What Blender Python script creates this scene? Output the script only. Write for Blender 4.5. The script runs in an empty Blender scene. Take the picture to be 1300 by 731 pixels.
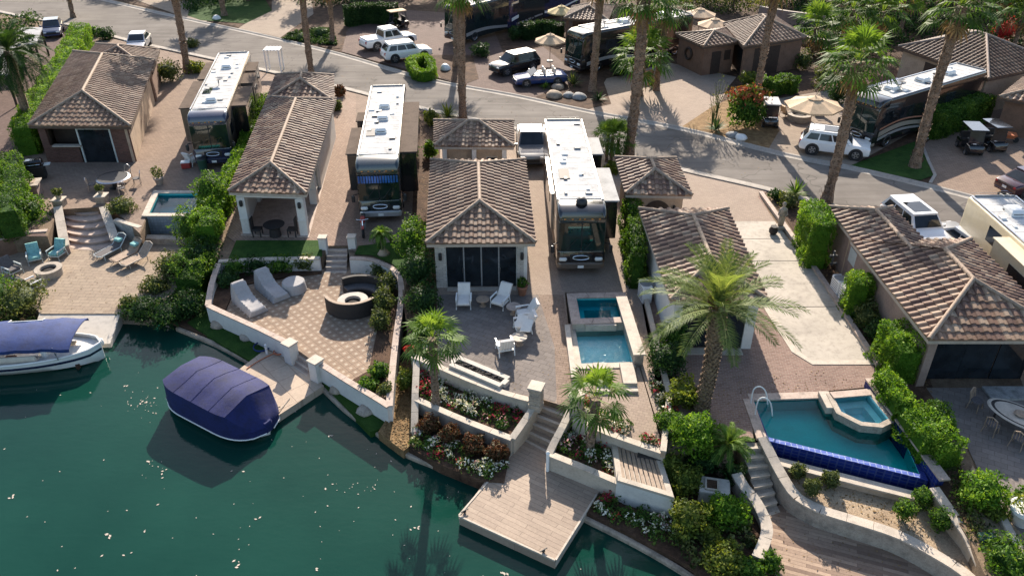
import bpy, bmesh, math, random
import numpy as np
from mathutils import Vector, Matrix
random.seed(7); rng = np.random.default_rng(7)
PI = math.pi; R = math.radians
scene = bpy.context.scene; COL = scene.collection
CAM_H = 22.0; TILT = R(31.9); FPX = 1012.0

# ---------------------------------------------------------------- coordinates
def P(px, py, z=0.0):
    """point at height z seen at photo pixel (px, py) of 1300 x 731"""
    u = (px-650)/FPX; v = -(py-365.5)/FPX
    dy = math.cos(TILT)+v*math.sin(TILT); dz = -math.sin(TILT)+v*math.cos(TILT)
    t = (z-CAM_H)/dz
    return Vector((u*t, dy*t, z))
def V(*a): return Vector(a)
def lerp(a, b, t): return a+(b-a)*t

# ---------------------------------------------------------------- materials
MATS = {}
def _new(name):
    m = bpy.data.materials.new(name); m.use_nodes = True
    nt = m.node_tree; nt.nodes.clear()
    out = nt.nodes.new('ShaderNodeOutputMaterial'); bs = nt.nodes.new('ShaderNodeBsdfPrincipled')
    nt.links.new(bs.outputs[0], out.inputs[0])
    return m, nt, bs, out
def c4(c): return (c[0], c[1], c[2], 1)
def N(nt, t, **k):
    n = nt.nodes.new(t)
    for a, b in k.items():
        if a in n.inputs: n.inputs[a].default_value = b
        else: setattr(n, a, b)
    return n
def noise(nt, scale, detail=4, vec=None, rough=.6):
    n = N(nt, 'ShaderNodeTexNoise'); n.inputs['Scale'].default_value = scale; n.inputs['Detail'].default_value = detail
    n.inputs['Roughness'].default_value = rough
    if vec is None:
        g = N(nt, 'ShaderNodeNewGeometry'); vec = g.outputs['Position']
    nt.links.new(vec, n.inputs['Vector']); return n.outputs['Fac']
def ramp(nt, fac, stops, interp='LINEAR'):
    r = N(nt, 'ShaderNodeValToRGB'); r.color_ramp.interpolation = interp
    e = r.color_ramp.elements
    e[0].position, e[0].color = stops[0][0], c4(stops[0][1])
    e[1].position, e[1].color = stops[-1][0], c4(stops[-1][1])
    for p, c in stops[1:-1]:
        x = e.new(p); x.color = c4(c)
    nt.links.new(fac, r.inputs[0]); return r.outputs[0]
def mixc(nt, fac, a, b, mode='MIX'):
    m = N(nt, 'ShaderNodeMix'); m.data_type = 'RGBA'; m.blend_type = mode
    for sock, val in ((m.inputs[0], fac), (m.inputs[6], a), (m.inputs[7], b)):
        if hasattr(val, 'links') or hasattr(val, 'is_linked'): nt.links.new(val, sock)
        elif isinstance(val, (int, float)): sock.default_value = val
        else: sock.default_value = c4(val)
    return m.outputs[2]
def bump(nt, bs, h, strength=.3, dist=.02):
    b = N(nt, 'ShaderNodeBump'); b.inputs['Strength'].default_value = strength; b.inputs['Distance'].default_value = dist
    nt.links.new(h, b.inputs['Height']); nt.links.new(b.outputs[0], bs.inputs['Normal'])

def plain(name, col, rough=.6, var=.12, scale=4., metallic=0., bmp=0., bscale=40., coat=0., spec=.5):
    """one colour with uneven wear"""
    if name in MATS: return MATS[name]
    m, nt, bs, out = _new(name)
    f = noise(nt, scale, 5)
    dark = tuple(c*(1-var*2.2) for c in col); lite = tuple(min(1, c*(1+var*1.1)) for c in col)
    g_ = N(nt, 'ShaderNodeNewGeometry'); f_ = noise(nt, scale*6.3, 6, g_.outputs['Position'], .75); k_ = min(.5, var*2.4)
    nt.links.new(mixc(nt, 1., ramp(nt, f, [(.25, dark), (.5, col), (.78, lite)]), ramp(nt, f_, [(.28, (1-k_,)*3), (.5, (1, 1, 1)), (.75, (1+k_*.3,)*3)]), 'MULTIPLY'), bs.inputs['Base Color'])
    bs.inputs['Roughness'].default_value = rough; bs.inputs['Metallic'].default_value = metallic
    bs.inputs['Coat Weight'].default_value = coat; bs.inputs['Specular IOR Level'].default_value = spec
    if bmp: bump(nt, bs, noise(nt, bscale, 4), bmp, .02)
    MATS[name] = m; return m

def paving(name, c1, c2, mortar, w, h, rot=0., msize=.012, rough=.85, offset=.5, blotch=.25, bl_scale=.6, bias=0., wall=False, dots=None, freq=2):
    if name in MATS: return MATS[name]
    m, nt, bs, out = _new(name)
    g = N(nt, 'ShaderNodeNewGeometry')
    if wall:
        s = N(nt, 'ShaderNodeSeparateXYZ'); nt.links.new(g.outputs['Position'], s.inputs[0])
        a = N(nt, 'ShaderNodeMath', operation='ADD'); nt.links.new(s.outputs[0], a.inputs[0]); nt.links.new(s.outputs[1], a.inputs[1])
        cb = N(nt, 'ShaderNodeCombineXYZ'); nt.links.new(a.outputs[0], cb.inputs[0]); nt.links.new(s.outputs[2], cb.inputs[1])
        vec = cb.outputs[0]
    else:
        mp = N(nt, 'ShaderNodeMapping'); mp.inputs['Rotation'].default_value = (0, 0, rot)
        nt.links.new(g.outputs['Position'], mp.inputs['Vector']); vec = mp.outputs[0]
    b = N(nt, 'ShaderNodeTexBrick'); b.offset = offset; b.offset_frequency = freq
    b.inputs['Scale'].default_value = 1; b.inputs['Brick Width'].default_value = w; b.inputs['Row Height'].default_value = h
    b.inputs['Mortar Size'].default_value = msize; b.inputs['Mortar Smooth'].default_value = .3; b.inputs['Bias'].default_value = bias
    b.inputs['Color1'].default_value = c4(c1); b.inputs['Color2'].default_value = c4(c2); b.inputs['Mortar'].default_value = c4(mortar)
    nt.links.new(vec, b.inputs['Vector'])
    col = b.outputs['Color']
    if dots:                                           # small pale paver set in between the large ones
        dcol, dw, ds = dots
        b2 = N(nt, 'ShaderNodeTexBrick'); b2.offset = .0
        b2.inputs['Scale'].default_value = 1; b2.inputs['Brick Width'].default_value = dw; b2.inputs['Row Height'].default_value = dw
        b2.inputs['Mortar Size'].default_value = ds; b2.inputs['Mortar Smooth'].default_value = .1
        nt.links.new(vec, b2.inputs['Vector'])
        inv = N(nt, 'ShaderNodeMath', operation='SUBTRACT'); inv.inputs[0].default_value = 1; nt.links.new(b2.outputs['Fac'], inv.inputs[1])
        col = mixc(nt, inv.outputs[0], col, dcol)
    f = noise(nt, bl_scale, 6, None, .65)
    sh = ramp(nt, f, [(.3, (1-blotch,)*3), (.7, (1+blotch*.35,)*3)])
    f2 = noise(nt, 9., 3); sh2 = ramp(nt, f2, [(.3, (.88,)*3), (.7, (1.06,)*3)])
    col = mixc(nt, 1., col, sh, 'MULTIPLY'); col = mixc(nt, 1., col, sh2, 'MULTIPLY')
    nt.links.new(col, bs.inputs['Base Color']); bs.inputs['Roughness'].default_value = rough
    bs.inputs['Specular IOR Level'].default_value = .14
    inv = N(nt, 'ShaderNodeMath', operation='SUBTRACT'); inv.inputs[0].default_value = 1; nt.links.new(b.outputs['Fac'], inv.inputs[1])
    bump(nt, bs, inv.outputs[0], .5, .012)
    MATS[name] = m; return m

def ground_mat(name, cols, scale=1.2, rough=.95, bmp=.6, bscale=14.):
    if name in MATS: return MATS[name]
    m, nt, bs, out = _new(name)
    f = noise(nt, scale, 8, None, .7); f2 = noise(nt, bscale, 6, None, .7)
    n = len(cols)
    a = ramp(nt, f, [(.3+.4*i/(n-1), c) for i, c in enumerate(cols)])
    sh = ramp(nt, f2, [(.3, (.6,)*3), (.7, (1.25,)*3)])
    nt.links.new(mixc(nt, 1., a, sh, 'MULTIPLY'), bs.inputs['Base Color'])
    bs.inputs['Roughness'].default_value = rough; bs.inputs['Specular IOR Level'].default_value = .2
    if bmp: bump(nt, bs, f2, bmp, .05)
    MATS[name] = m; return m

def asphalt():
    m, nt, bs, out = _new('asphalt')
    f = noise(nt, .25, 6, None, .65); f2 = noise(nt, 30., 3)
    g = N(nt, 'ShaderNodeNewGeometry'); mp = N(nt, 'ShaderNodeMapping')
    mp.inputs['Rotation'].default_value = (0, 0, R(35)); mp.inputs['Scale'].default_value = (.12, 1.6, 1)
    nt.links.new(g.outputs['Position'], mp.inputs[0]); f3 = noise(nt, 1., 5, mp.outputs[0])
    a = ramp(nt, f, [(.3, (.135, .12, .107)), (.5, (.175, .157, .14)), (.7, (.21, .19, .17))])
    a = mixc(nt, 1., a, ramp(nt, f3, [(.35, (.80,)*3), (.6, (1.06,)*3)]), 'MULTIPLY')
    a = mixc(nt, 1., a, ramp(nt, f2, [(.3, (.85,)*3), (.7, (1.1,)*3)]), 'MULTIPLY')
    vor = N(nt, 'ShaderNodeTexVoronoi'); vor.feature = 'DISTANCE_TO_EDGE'; vor.inputs['Scale'].default_value = .16
    wv = N(nt, 'ShaderNodeTexNoise'); wv.inputs['Scale'].default_value = .5
    nt.links.new(g.outputs['Position'], wv.inputs['Vector'])
    ad = N(nt, 'ShaderNodeVectorMath', operation='MULTIPLY_ADD'); ad.inputs[1].default_value = (5, 5, 0)
    nt.links.new(wv.outputs['Color'], ad.inputs[0]); nt.links.new(g.outputs['Position'], ad.inputs[2])
    nt.links.new(ad.outputs[0], vor.inputs['Vector'])
    a = mixc(nt, 1., a, ramp(nt, vor.outputs['Distance'], [(.0, (.62,)*3), (.012, (1, 1, 1))]), 'MULTIPLY')
    nt.links.new(a, bs.inputs['Base Color']); bs.inputs['Roughness'].default_value = .9; bs.inputs['Specular IOR Level'].default_value = .1
    bump(nt, bs, f2, .25, .01); MATS['asphalt'] = m; return m

def roof_mat(name, cols, rough=.62):
    if name in MATS: return MATS[name]
    m, nt, bs, out = _new(name)
    at = N(nt, 'ShaderNodeAttribute'); at.attribute_name = 'rnd'
    n = len(cols)
    a = ramp(nt, at.outputs['Fac'], [(i/n, c) for i, c in enumerate(cols)], 'CONSTANT')
    f = noise(nt, .7, 5); f2 = noise(nt, 12., 5, None, .7)
    a = mixc(nt, 1., a, ramp(nt, f, [(.3, (.72, .70, .68)), (.7, (1.12, 1.1, 1.08))]), 'MULTIPLY')
    a = mixc(nt, 1., a, ramp(nt, f2, [(.3, (.78,)*3), (.7, (1.12,)*3)]), 'MULTIPLY')
    nt.links.new(a, bs.inputs['Base Color']); bs.inputs['Roughness'].default_value = rough
    bs.inputs['Specular IOR Level'].default_value = .2
    MATS[name] = m; return m

def leaf_mat(name, cols, trans=.35, rough=.45, tcol=None):
    if name in MATS: return MATS[name]
    m, nt, bs, out = _new(name)
    at = N(nt, 'ShaderNodeAttribute'); at.attribute_name = 'rnd'
    n = len(cols)
    a = ramp(nt, at.outputs['Fac'], [(i/(n-1), tuple(min(.8, x*1.3) for x in c)) for i, c in enumerate(cols)])
    f = noise(nt, 1.6, 3)
    a = mixc(nt, 1., a, ramp(nt, f, [(.3, (.72, .75, .7)), (.7, (1.2, 1.18, 1.05))]), 'MULTIPLY')
    nt.links.new(a, bs.inputs['Base Color']); bs.inputs['Roughness'].default_value = max(.6, rough)
    bs.inputs['Specular IOR Level'].default_value = .14
    if trans:
        t = N(nt, 'ShaderNodeBsdfTranslucent')
        tc = mixc(nt, 1., a, tcol or (1.9, 1.75, .7), 'MULTIPLY'); nt.links.new(tc, t.inputs[0])
        mx = N(nt, 'ShaderNodeMixShader'); mx.inputs[0].default_value = trans
        nt.links.new(bs.outputs[0], mx.inputs[1]); nt.links.new(t.outputs[0], mx.inputs[2]); nt.links.new(mx.outputs[0], out.inputs[0])
    MATS[name] = m; return m

def bark_mat(name, c1, c2, scale=6., rings=0.):
    if name in MATS: return MATS[name]
    m, nt, bs, out = _new(name)
    g = N(nt, 'ShaderNodeNewGeometry'); mp = N(nt, 'ShaderNodeMapping'); mp.inputs['Scale'].default_value = (1, 1, rings or 1)
    nt.links.new(g.outputs['Position'], mp.inputs[0])
    v = N(nt, 'ShaderNodeTexVoronoi'); v.inputs['Scale'].default_value = scale; nt.links.new(mp.outputs[0], v.inputs['Vector'])
    a = ramp(nt, v.outputs['Distance'], [(.1, c2), (.55, c1), (.9, tuple(x*.4 for x in c1))])
    f = noise(nt, 3., 5); a = mixc(nt, 1., a, ramp(nt, f, [(.3, (.7,)*3), (.7, (1.2,)*3)]), 'MULTIPLY')
    nt.links.new(a, bs.inputs['Base Color']); bs.inputs['Roughness'].default_value = .9
    bump(nt, bs, v.outputs['Distance'], .8, .06); MATS[name] = m; return m

def glass_mat(name, col=(.012, .016, .02), rough=.04):
    if name in MATS: return MATS[name]
    m, nt, bs, out = _new(name)
    f = noise(nt, 1.2, 2)
    nt.links.new(ramp(nt, f, [(.3, tuple(c*.6 for c in col)), (.7, tuple(c*1.6 for c in col))]), bs.inputs['Base Color'])
    bs.inputs['Roughness'].default_value = rough; bs.inputs['Specular IOR Level'].default_value = .5
    MATS[name] = m; return m

def lake_mat():
    m, nt, bs, out = _new('lake_water')
    f = noise(nt, .12, 4)
    nt.links.new(ramp(nt, f, [(.3, (.004, .034, .025)), (.7, (.008, .050, .036))]), bs.inputs['Base Color'])
    bs.inputs['Roughness'].default_value = .06; bs.inputs['IOR'].default_value = 1.33; bs.inputs['Specular IOR Level'].default_value = .3
    g = N(nt, 'ShaderNodeNewGeometry'); mp = N(nt, 'ShaderNodeMapping'); mp.inputs['Scale'].default_value = (1, 2.2, 1); mp.inputs['Rotation'].default_value = (0, 0, .3); nt.links.new(g.outputs['Position'], mp.inputs[0])
    h = mixc(nt, .5, noise(nt, 1.6, 4, mp.outputs[0]), noise(nt, .35, 3)); bump(nt, bs, h, .16, .06); MATS['lake'] = m; return m

def pool_mat(name, tint, rip=3.5, strength=.25):
    m, nt, bs, out = _new(name)
    tr = N(nt, 'ShaderNodeBsdfTransparent'); tr.inputs[0].default_value = c4(tint)
    gl = N(nt, 'ShaderNodeBsdfGlossy'); gl.inputs['Roughness'].default_value = .06
    fr = N(nt, 'ShaderNodeFresnel'); fr.inputs[0].default_value = 1.22
    h = noise(nt, rip, 3); b = N(nt, 'ShaderNodeBump'); b.inputs['Strength'].default_value = strength; b.inputs['Distance'].default_value = .05
    nt.links.new(h, b.inputs['Height']); nt.links.new(b.outputs[0], gl.inputs['Normal']); nt.links.new(b.outputs[0], fr.inputs['Normal'])
    mx = N(nt, 'ShaderNodeMixShader'); nt.links.new(fr.outputs[0], mx.inputs[0]); nt.links.new(tr.outputs[0], mx.inputs[1]); nt.links.new(gl.outputs[0], mx.inputs[2])
    nt.links.new(mx.outputs[0], out.inputs[0]); MATS[name] = m; return m

# ---------------------------------------------------------------- mesh builder
class MB:
    def __init__(s): s.v = []; s.f = []; s.r = []; s.np = []
    def face(s, pts, r=None):
        i = len(s.v); s.v.extend([tuple(p) for p in pts]); s.f.append(tuple(range(i, i+len(pts)))); s.r.append(random.random() if r is None else r)
    def add(s, verts, faces, r=None):
        i = len(s.v); s.v.extend([tuple(p) for p in verts]); rr = random.random() if r is None else r
        for f in faces: s.f.append(tuple(i+k for k in f)); s.r.append(rr)
    def box(s, c, d, rot=0., r=None):
        x, y, z = d[0]/2, d[1]/2, d[2]/2; ca, sa = math.cos(rot), math.sin(rot)
        vs = [(c[0]+a*x*ca-b*y*sa, c[1]+a*x*sa+b*y*ca, c[2]+e*z) for e in (-1, 1) for a, b in ((-1, -1), (1, -1), (1, 1), (-1, 1))]
        s.add(vs, [(3, 2, 1, 0), (4, 5, 6, 7), (0, 1, 5, 4), (1, 2, 6, 5), (2, 3, 7, 6), (3, 0, 4, 7)], r); return s
    def bbox(s, c, d, bev=.03, rot=0., r=None):
        """box with chamfered vertical and top edges"""
        x, y, z = d[0]/2, d[1]/2, d[2]/2; b = min(bev, x*.9, y*.9, z*.9); ca, sa = math.cos(rot), math.sin(rot)
        def ring(h, k):
            o = [(-x+b+0, -y+k), (x-b, -y+k), (x-k, -y+b), (x-k, y-b), (x-b, y-k), (-x+b, y-k), (-x+k, y-b), (-x+k, -y+b)]
            return [(c[0]+p*ca-q*sa, c[1]+p*sa+q*ca, c[2]+h) for p, q in o]
        rs = [ring(-z, b*.6), ring(-z+b, 0), ring(z-b, 0), ring(z, b*.6)]
        s.rings(rs, True, r); return s
    def rings(s, rs, cap=True, r=None, closed=True):
        n = len(rs[0]); vs = [p for q in rs for p in q]; fs = []
        for j in range(len(rs)-1):
            for i in range(n if closed else n-1):
                k = (i+1) % n; fs.append((j*n+i, j*n+k, (j+1)*n+k, (j+1)*n+i))
        if cap: fs.append(tuple(reversed(range(n)))); fs.append(tuple(range((len(rs)-1)*n, len(rs)*n)))
        s.add(vs, fs, r); return s
    def prism(s, poly, z0, z1, r=None):
        poly = [(p[0], p[1]) for p in poly]
        a = sum(poly[i][0]*poly[(i+1) % len(poly)][1]-poly[(i+1) % len(poly)][0]*poly[i][1] for i in range(len(poly)))
        if a < 0: poly = poly[::-1]
        s.rings([[(x, y, z0) for x, y in poly], [(x, y, z1) for x, y in poly]], True, r); return s
    def tube(s, pts, rad, n=8, cap=True, r=None):
        pts = [Vector(p) for p in pts]; rads = rad if isinstance(rad, (list, tuple)) else [rad]*len(pts)
        rs = []; up = Vector((0, 0, 1))
        for i, p in enumerate(pts):
            t = (pts[min(i+1, len(pts)-1)]-pts[max(i-1, 0)]).normalized()
            a = t.cross(up)
            if a.length < .05: a = t.cross(Vector((0, 1, 0)))
            a.normalize(); b = t.cross(a)
            rs.append([p+(a*math.cos(q*2*PI/n)+b*math.sin(q*2*PI/n))*rads[i] for q in range(n)])
        s.rings(rs, cap, r); return s
    def lathe(s, prof, c=(0, 0, 0), n=20, cap=True, r=None, sx=1., sy=1.):
        s.rings([[(c[0]+q*math.cos(k*2*PI/n)*sx, c[1]+q*math.sin(k*2*PI/n)*sy, c[2]+z) for k in range(n)] for q, z in prof], cap, r); return s
    def arrays(s, v, f, r): s.np.append((v, f, r))
    def build(s, name, mat, parent=None, smooth=False, world=False, auto=None):
        me = bpy.data.meshes.new(name)
        V_ = np.array(s.v, dtype=np.float64).reshape(-1, 3); 
        ls = [len(f) for f in s.f]; li = [i for f in s.f for i in f]; rr = list(s.r)
        off = len(V_); Vs = [V_]; LI = [np.array(li, dtype=np.int32)]; LS = [np.array(ls, dtype=np.int32)]; RR = [np.array(rr, dtype=np.float32)]
        for v, f, r in s.np:
            Vs.append(v); LI.append((f+off).astype(np.int32).ravel()); LS.append(np.full(len(f), f.shape[1], dtype=np.int32)); RR.append(r.astype(np.float32)); off += len(v)
        V_ = np.concatenate(Vs); LI = np.concatenate(LI); LS = np.concatenate(LS); RR = np.concatenate(RR)
        if parent is not None and world:
            V_ = V_-np.array(parent.location)
        loc = None
        if parent is None:
            mn, mx = V_.min(0), V_.max(0); loc = ((mn[0]+mx[0])/2, (mn[1]+mx[1])/2, mn[2]); V_ = V_-np.array(loc)
        me.vertices.add(len(V_)); me.vertices.foreach_set('co', V_.astype(np.float32).ravel())
        me.loops.add(len(LI)); me.loops.foreach_set('vertex_index', LI)
        me.polygons.add(len(LS)); st = np.zeros(len(LS), dtype=np.int32); st[1:] = np.cumsum(LS)[:-1]
        me.polygons.foreach_set('loop_start', st)
        me.polygons.foreach_set('use_smooth', np.full(len(LS), bool(smooth)))
        me.update(calc_edges=True); me.validate()
        if len(me.polygons) == len(RR):
            at = me.attributes.new('rnd', 'FLOAT', 'FACE'); at.data.foreach_set('value', RR)
        if smooth and auto: me.set_sharp_from_angle(angle=R(auto))
        me.materials.append(mat)
        o = bpy.data.objects.new(name, me); COL.objects.link(o)
        if loc is not None: o.location = loc
        if parent is not None: o.parent = parent
        return o

def tag(o, label=None, cat=None, group=None, kind=None):
    for k, v in (('label', label), ('category', cat), ('group', group), ('kind', kind)):
        if v: o[k] = v
    return o
def thing(name, label, cat, loc=(0, 0, 0), rz=0., group=None):
    o = bpy.data.objects.new(name, None); COL.objects.link(o); o.location = loc; o.rotation_euler = (0, 0, rz); o.empty_display_size = .3
    return tag(o, label, cat, group)
def copy_tree(o, parent=None):
    kids = list(o.children)
    c = o.copy(); COL.objects.link(c)
    if parent is not None: c.parent = parent
    for k in kids: copy_tree(k, c)
    return c
def put(o, loc, rz, label, group=None):
    c = copy_tree(o); c.location = loc; c.rotation_euler = (0, 0, rz); c['label'] = label
    if group: c['group'] = group
    return c
def struct(name, mb, mat): return tag(mb.build(name, mat), kind='structure')
def sheet(name, px, z, mat, kind='structure', base=None):
    """flat area outlined in the photo, a thin slab lying at height z"""
    mb = MB(); mb.prism([P(x, y, z) for x, y in px], z-.002 if base is None else base, z)
    o = mb.build(name, mat); return tag(o, kind=kind)
def smoothpath(pts, n=4):
    """Catmull-Rom through points"""
    pts = [Vector(p) for p in pts]; out = []
    for i in range(len(pts)-1):
        p0 = pts[max(i-1, 0)]; p1 = pts[i]; p2 = pts[i+1]; p3 = pts[min(i+2, len(pts)-1)]
        for k in range(n):
            t = k/n
            out.append(.5*((2*p1)+(p2-p0)*t+(2*p0-5*p1+4*p2-p3)*t*t+(3*p1-p0-3*p2+p3)*t**3))
    out.append(pts[-1]); return out
def offset_path(pts, d):
    o = []
    for i, p in enumerate(pts):
        t = pts[min(i+1, len(pts)-1)]-pts[max(i-1, 0)]; t.z = 0; t.normalize()
        o.append(Vector((p.x-t.y*d, p.y+t.x*d, p.z)))
    return o
def sweep(mb, pts, prof, r=None):
    """prof: (offset, dz) pairs round the section; pts 3-D"""
    rs = []
    for i, p in enumerate(pts):
        t = pts[min(i+1, len(pts)-1)]-pts[max(i-1, 0)]; t.z = 0; t.normalize(); nrm = Vector((-t.y, t.x, 0))
        rs.append([p+nrm*a+Vector((0, 0, b)) for a, b in prof])
    mb.rings(rs, True, r)

# ---------------------------------------------------------------- foliage
def leaf_arrays(c, size, flat=0., asp=.5, out=None, rnd=None):
    n = len(c); nr = rng.normal(size=(n, 3))
    if out is not None: nr = nr+out*flat
    nr /= np.linalg.norm(nr, axis=1)[:, None]+1e-9
    t = rng.normal(size=(n, 3)); t -= (t*nr).sum(1)[:, None]*nr; t /= np.linalg.norm(t, axis=1)[:, None]+1e-9
    b = np.cross(nr, t); s = size*(.6+.8*rng.random(n))[:, None]
    v = np.stack([c-t*s, c-b*s*asp-t*s*.1, c+t*s, c+b*s*asp-t*s*.1], 1).reshape(-1, 3)
    f = np.arange(n*4).reshape(n, 4)
    r = rng.random(n) if rnd is None else np.clip(rnd, 0, 1)
    return v, f, r
def vnoise(p, s, seed=0.):
    return (np.sin(p[:, 0]*s*1.7+seed)+np.sin(p[:, 1]*s*1.3+seed*2.1+p[:, 2]*s)+np.sin(p[:, 2]*s*1.9+p[:, 0]*s*.7+seed*.7))/3
def blob_leaves(mb, c, rad, n, size, lump=.22, shell=.55, seed=None, core=True, tone=0.):
    """leafy ellipsoid with lumps and gaps; rad = (rx, ry, rz)"""
    seed = random.random()*50 if seed is None else seed
    d = rng.normal(size=(n, 3)); d /= np.linalg.norm(d, axis=1)[:, None]
    k = 1+lump*vnoise(d, 3.2, seed)+lump*.6*vnoise(d, 7., seed+9)
    q = (shell+(1-shell)*rng.random(n)**.6)*k
    pts = d*q[:, None]*np.array(rad)+np.array(c)
    rnd = .5+.28*vnoise(d, 4.5, seed+3)+.22*rng.normal(size=n)+tone
    mb.arrays(*leaf_arrays(pts, size, 1.2, .5, d, rnd))
    if core:
        rs = []
        for j in range(1, 8):
            a = -PI/2+PI*j/8
            rs.append([(c[0]+rad[0]*.62*math.cos(a)*math.cos(b*PI/6), c[1]+rad[1]*.62*math.cos(a)*math.sin(b*PI/6), c[2]+rad[2]*.62*math.sin(a)) for b in range(12)])
        mb.rings(rs, True, .3)
def hedge(px, ztop, zbot, w, mat, label, dens=110, size=.10, _k=2.3, name='hedge', cat='hedge', rough=.1, group=None, world=None):
    """clipped hedge along its top centre line"""
    pts = world or [P(x, y, ztop) for x, y in px]
    pts = smoothpath(pts, 3); h = ztop-zbot; mb = MB(); dens *= _k; size *= .66
    L = [0]
    for a, b in zip(pts, pts[1:]): L.append(L[-1]+(b-a).length)
    tot = L[-1]; per = 2*h+w
    n = int(dens*tot*per+dens*2*w*h)
    s = rng.random(n)*tot; k = rng.random(n)*per
    arr = np.array([tuple(p) for p in pts]); La = np.array(L)
    x = np.interp(s, La, arr[:, 0]); y = np.interp(s, La, arr[:, 1])
    dx = np.interp(s, La, np.gradient(arr[:, 0], La)); dy = np.interp(s, La, np.gradient(arr[:, 1], La)); dl = np.hypot(dx, dy)+1e-9
    nx, ny = -dy/dl, dx/dl
    side = np.where(k < h, -1., np.where(k > h+w, 1., 0.))
    off = np.where(side == 0, (k-h)-w/2, side*w/2); zz = np.where(side == 0, ztop, np.where(side < 0, zbot+k, zbot+(k-h-w)))
    # two end faces
    e = n-int(dens*2*w*h)
    m = n-e
    off[e:] = (rng.random(m)-.5)*w; zz[e:] = zbot+rng.random(m)*h; side[e:] = 0
    atend = rng.random(m) < .5; x[e:] = np.where(atend, arr[0, 0], arr[-1, 0]); y[e:] = np.where(atend, arr[0, 1], arr[-1, 1])
    nx[e:] = np.where(atend, nx[0] if False else -(arr[1, 1]-arr[0, 1]), -(arr[-1, 1]-arr[-2, 1])); ny[e:] = np.where(atend, arr[1, 0]-arr[0, 0], arr[-1, 0]-arr[-2, 0])
    dl = np.hypot(nx, ny)+1e-9; nx /= dl; ny /= dl
    pos = np.stack([x+nx*off, y+ny*off, zz], 1)
    outn = np.stack([nx*side, ny*side, (side == 0)*1.], 1)
    sd = random.random()*40
    disp = rough*1.6*vnoise(pos, 1.6, sd)+rough*vnoise(pos, 4.1, sd+5)-rough*.6+.05*rng.normal(size=n)
    pos = pos+outn*disp[:, None]
    rnd = .5+.25*vnoise(pos, 2.3, sd+2)+.22*rng.normal(size=n)
    mb.arrays(*leaf_arrays(pos, size, 1.3, .5, outn, rnd))
    q = .66; tp = max(.16, rough*1.3)+.04*h; prof = [(-w/2*q, -h), (-w/2*q, -tp-.1), (-w/2*q*.8, -tp), (w/2*q*.8, -tp), (w/2*q, -tp-.1), (w/2*q, -h)]
    core = [p.copy() for p in pts]
    sweep(mb, core, prof, .35)
    return tag(mb.build(name, mat), label, cat, group)
def shrub(px, z, r, h, mat, label, n=500, size=.09, name='shrub', cat='shrub', loc=None, lump=.36, stem=None, group=None, flat=None):
    """rounded bush standing on the ground at px"""
    c = loc or P(px[0], px[1], z); mb = MB(); n = int(n*2.2); size *= .68
    rad = (r*random.uniform(.92, 1.1), r*random.uniform(.92, 1.1), h*.55)
    z0 = c[2]+(stem or 0)
    blob_leaves(mb, (c[0], c[1], z0+h*.5), rad, n, size, lump)
    if stem is None:
        o = mb.build(name, mat); return tag(o, label, cat, group)
    root = thing(name, label, cat, tuple(c), 0, group)
    mb.build('foliage', mat, root, world=True)
    t = MB(); t.tube([(c[0], c[1], c[2]-.1), (c[0]+.03, c[1], z0+h*.4)], [.05, .035], 7); t.build('trunk', MATS['bark'], root, world=True)
    return root
# ---------------------------------------------------------------- materials used everywhere
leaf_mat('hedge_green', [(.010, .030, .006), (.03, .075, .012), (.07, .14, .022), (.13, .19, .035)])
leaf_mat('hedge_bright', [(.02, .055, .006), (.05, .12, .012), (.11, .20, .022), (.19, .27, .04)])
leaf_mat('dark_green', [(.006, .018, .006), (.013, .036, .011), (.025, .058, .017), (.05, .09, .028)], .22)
leaf_mat('olive', [(.02, .032, .012), (.045, .065, .022), (.085, .105, .037), (.14, .15, .06)], .25)
leaf_mat('yellow_green', [(.03, .05, .010), (.065, .095, .018), (.12, .15, .028), (.21, .22, .05)], .3)
leaf_mat('russet', [(.03, .032, .014), (.07, .042, .02), (.11, .045, .026), (.07, .075, .03)], .2, tcol=(1.5, .9, .6))
leaf_mat('bougainvillea', [(.03, .07, .015), (.09, .12, .02), (.26, .05, .045), (.36, .11, .05)], .25, tcol=(1.4, 1.1, .7))
leaf_mat('red_flower', [(.04, .07, .02), (.40, .03, .03), (.5, .04, .05), (.55, .10, .08)], .2, tcol=(1.3, .9, .8))
leaf_mat('flower_mix', [(.015, .04, .012), (.03, .075, .015), (.05, .10, .02), (.10, .15, .03), (.16, .19, .05), (.45, .03, .04), (.30, .025, .06), (.75, .72, .66), (.70, .55, .45)], .18, tcol=(1.3, 1.2, .8))
leaf_mat('palm_green', [(.02, .05, .010), (.045, .095, .018), (.085, .15, .028), (.14, .20, .05)], .32, .4)
leaf_mat('date_green', [(.05, .08, .03), (.085, .125, .045), (.13, .17, .065), (.19, .22, .10)], .32, .45)
leaf_mat('dead_frond', [(.12, .075, .035), (.18, .12, .06), (.25, .17, .09)], .2, .7, (1.3, 1.1, .8))
leaf_mat('agave', [(.03, .06, .03), (.06, .10, .05), (.10, .15, .07)], .15)
bark_mat('bark', (.16, .11, .07), (.055, .035, .022), 5., .6)
bark_mat('palm_bark', (.27, .185, .125), (.055, .034, .022), 5.5, 1.5)
bark_mat('date_bark', (.29, .20, .13), (.075, .045, .028), 6., 1.2)
TILE = [(.335, .235, .185), (.26, .165, .135), (.40, .305, .24), (.20, .135, .12), (.29, .19, .15), (.46, .365, .295), (.17, .115, .105), (.355, .265, .215)]
TILE = [tuple(.5*x*k+.5*m for x, k, m in zip(c, (.84, .80, .74), (.250, .168, .112))) for c in TILE]; roof_mat('roof_tile', TILE)
roof_mat('roof_tile_dark', [tuple(c*.62 for c in t) for t in TILE])
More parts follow.
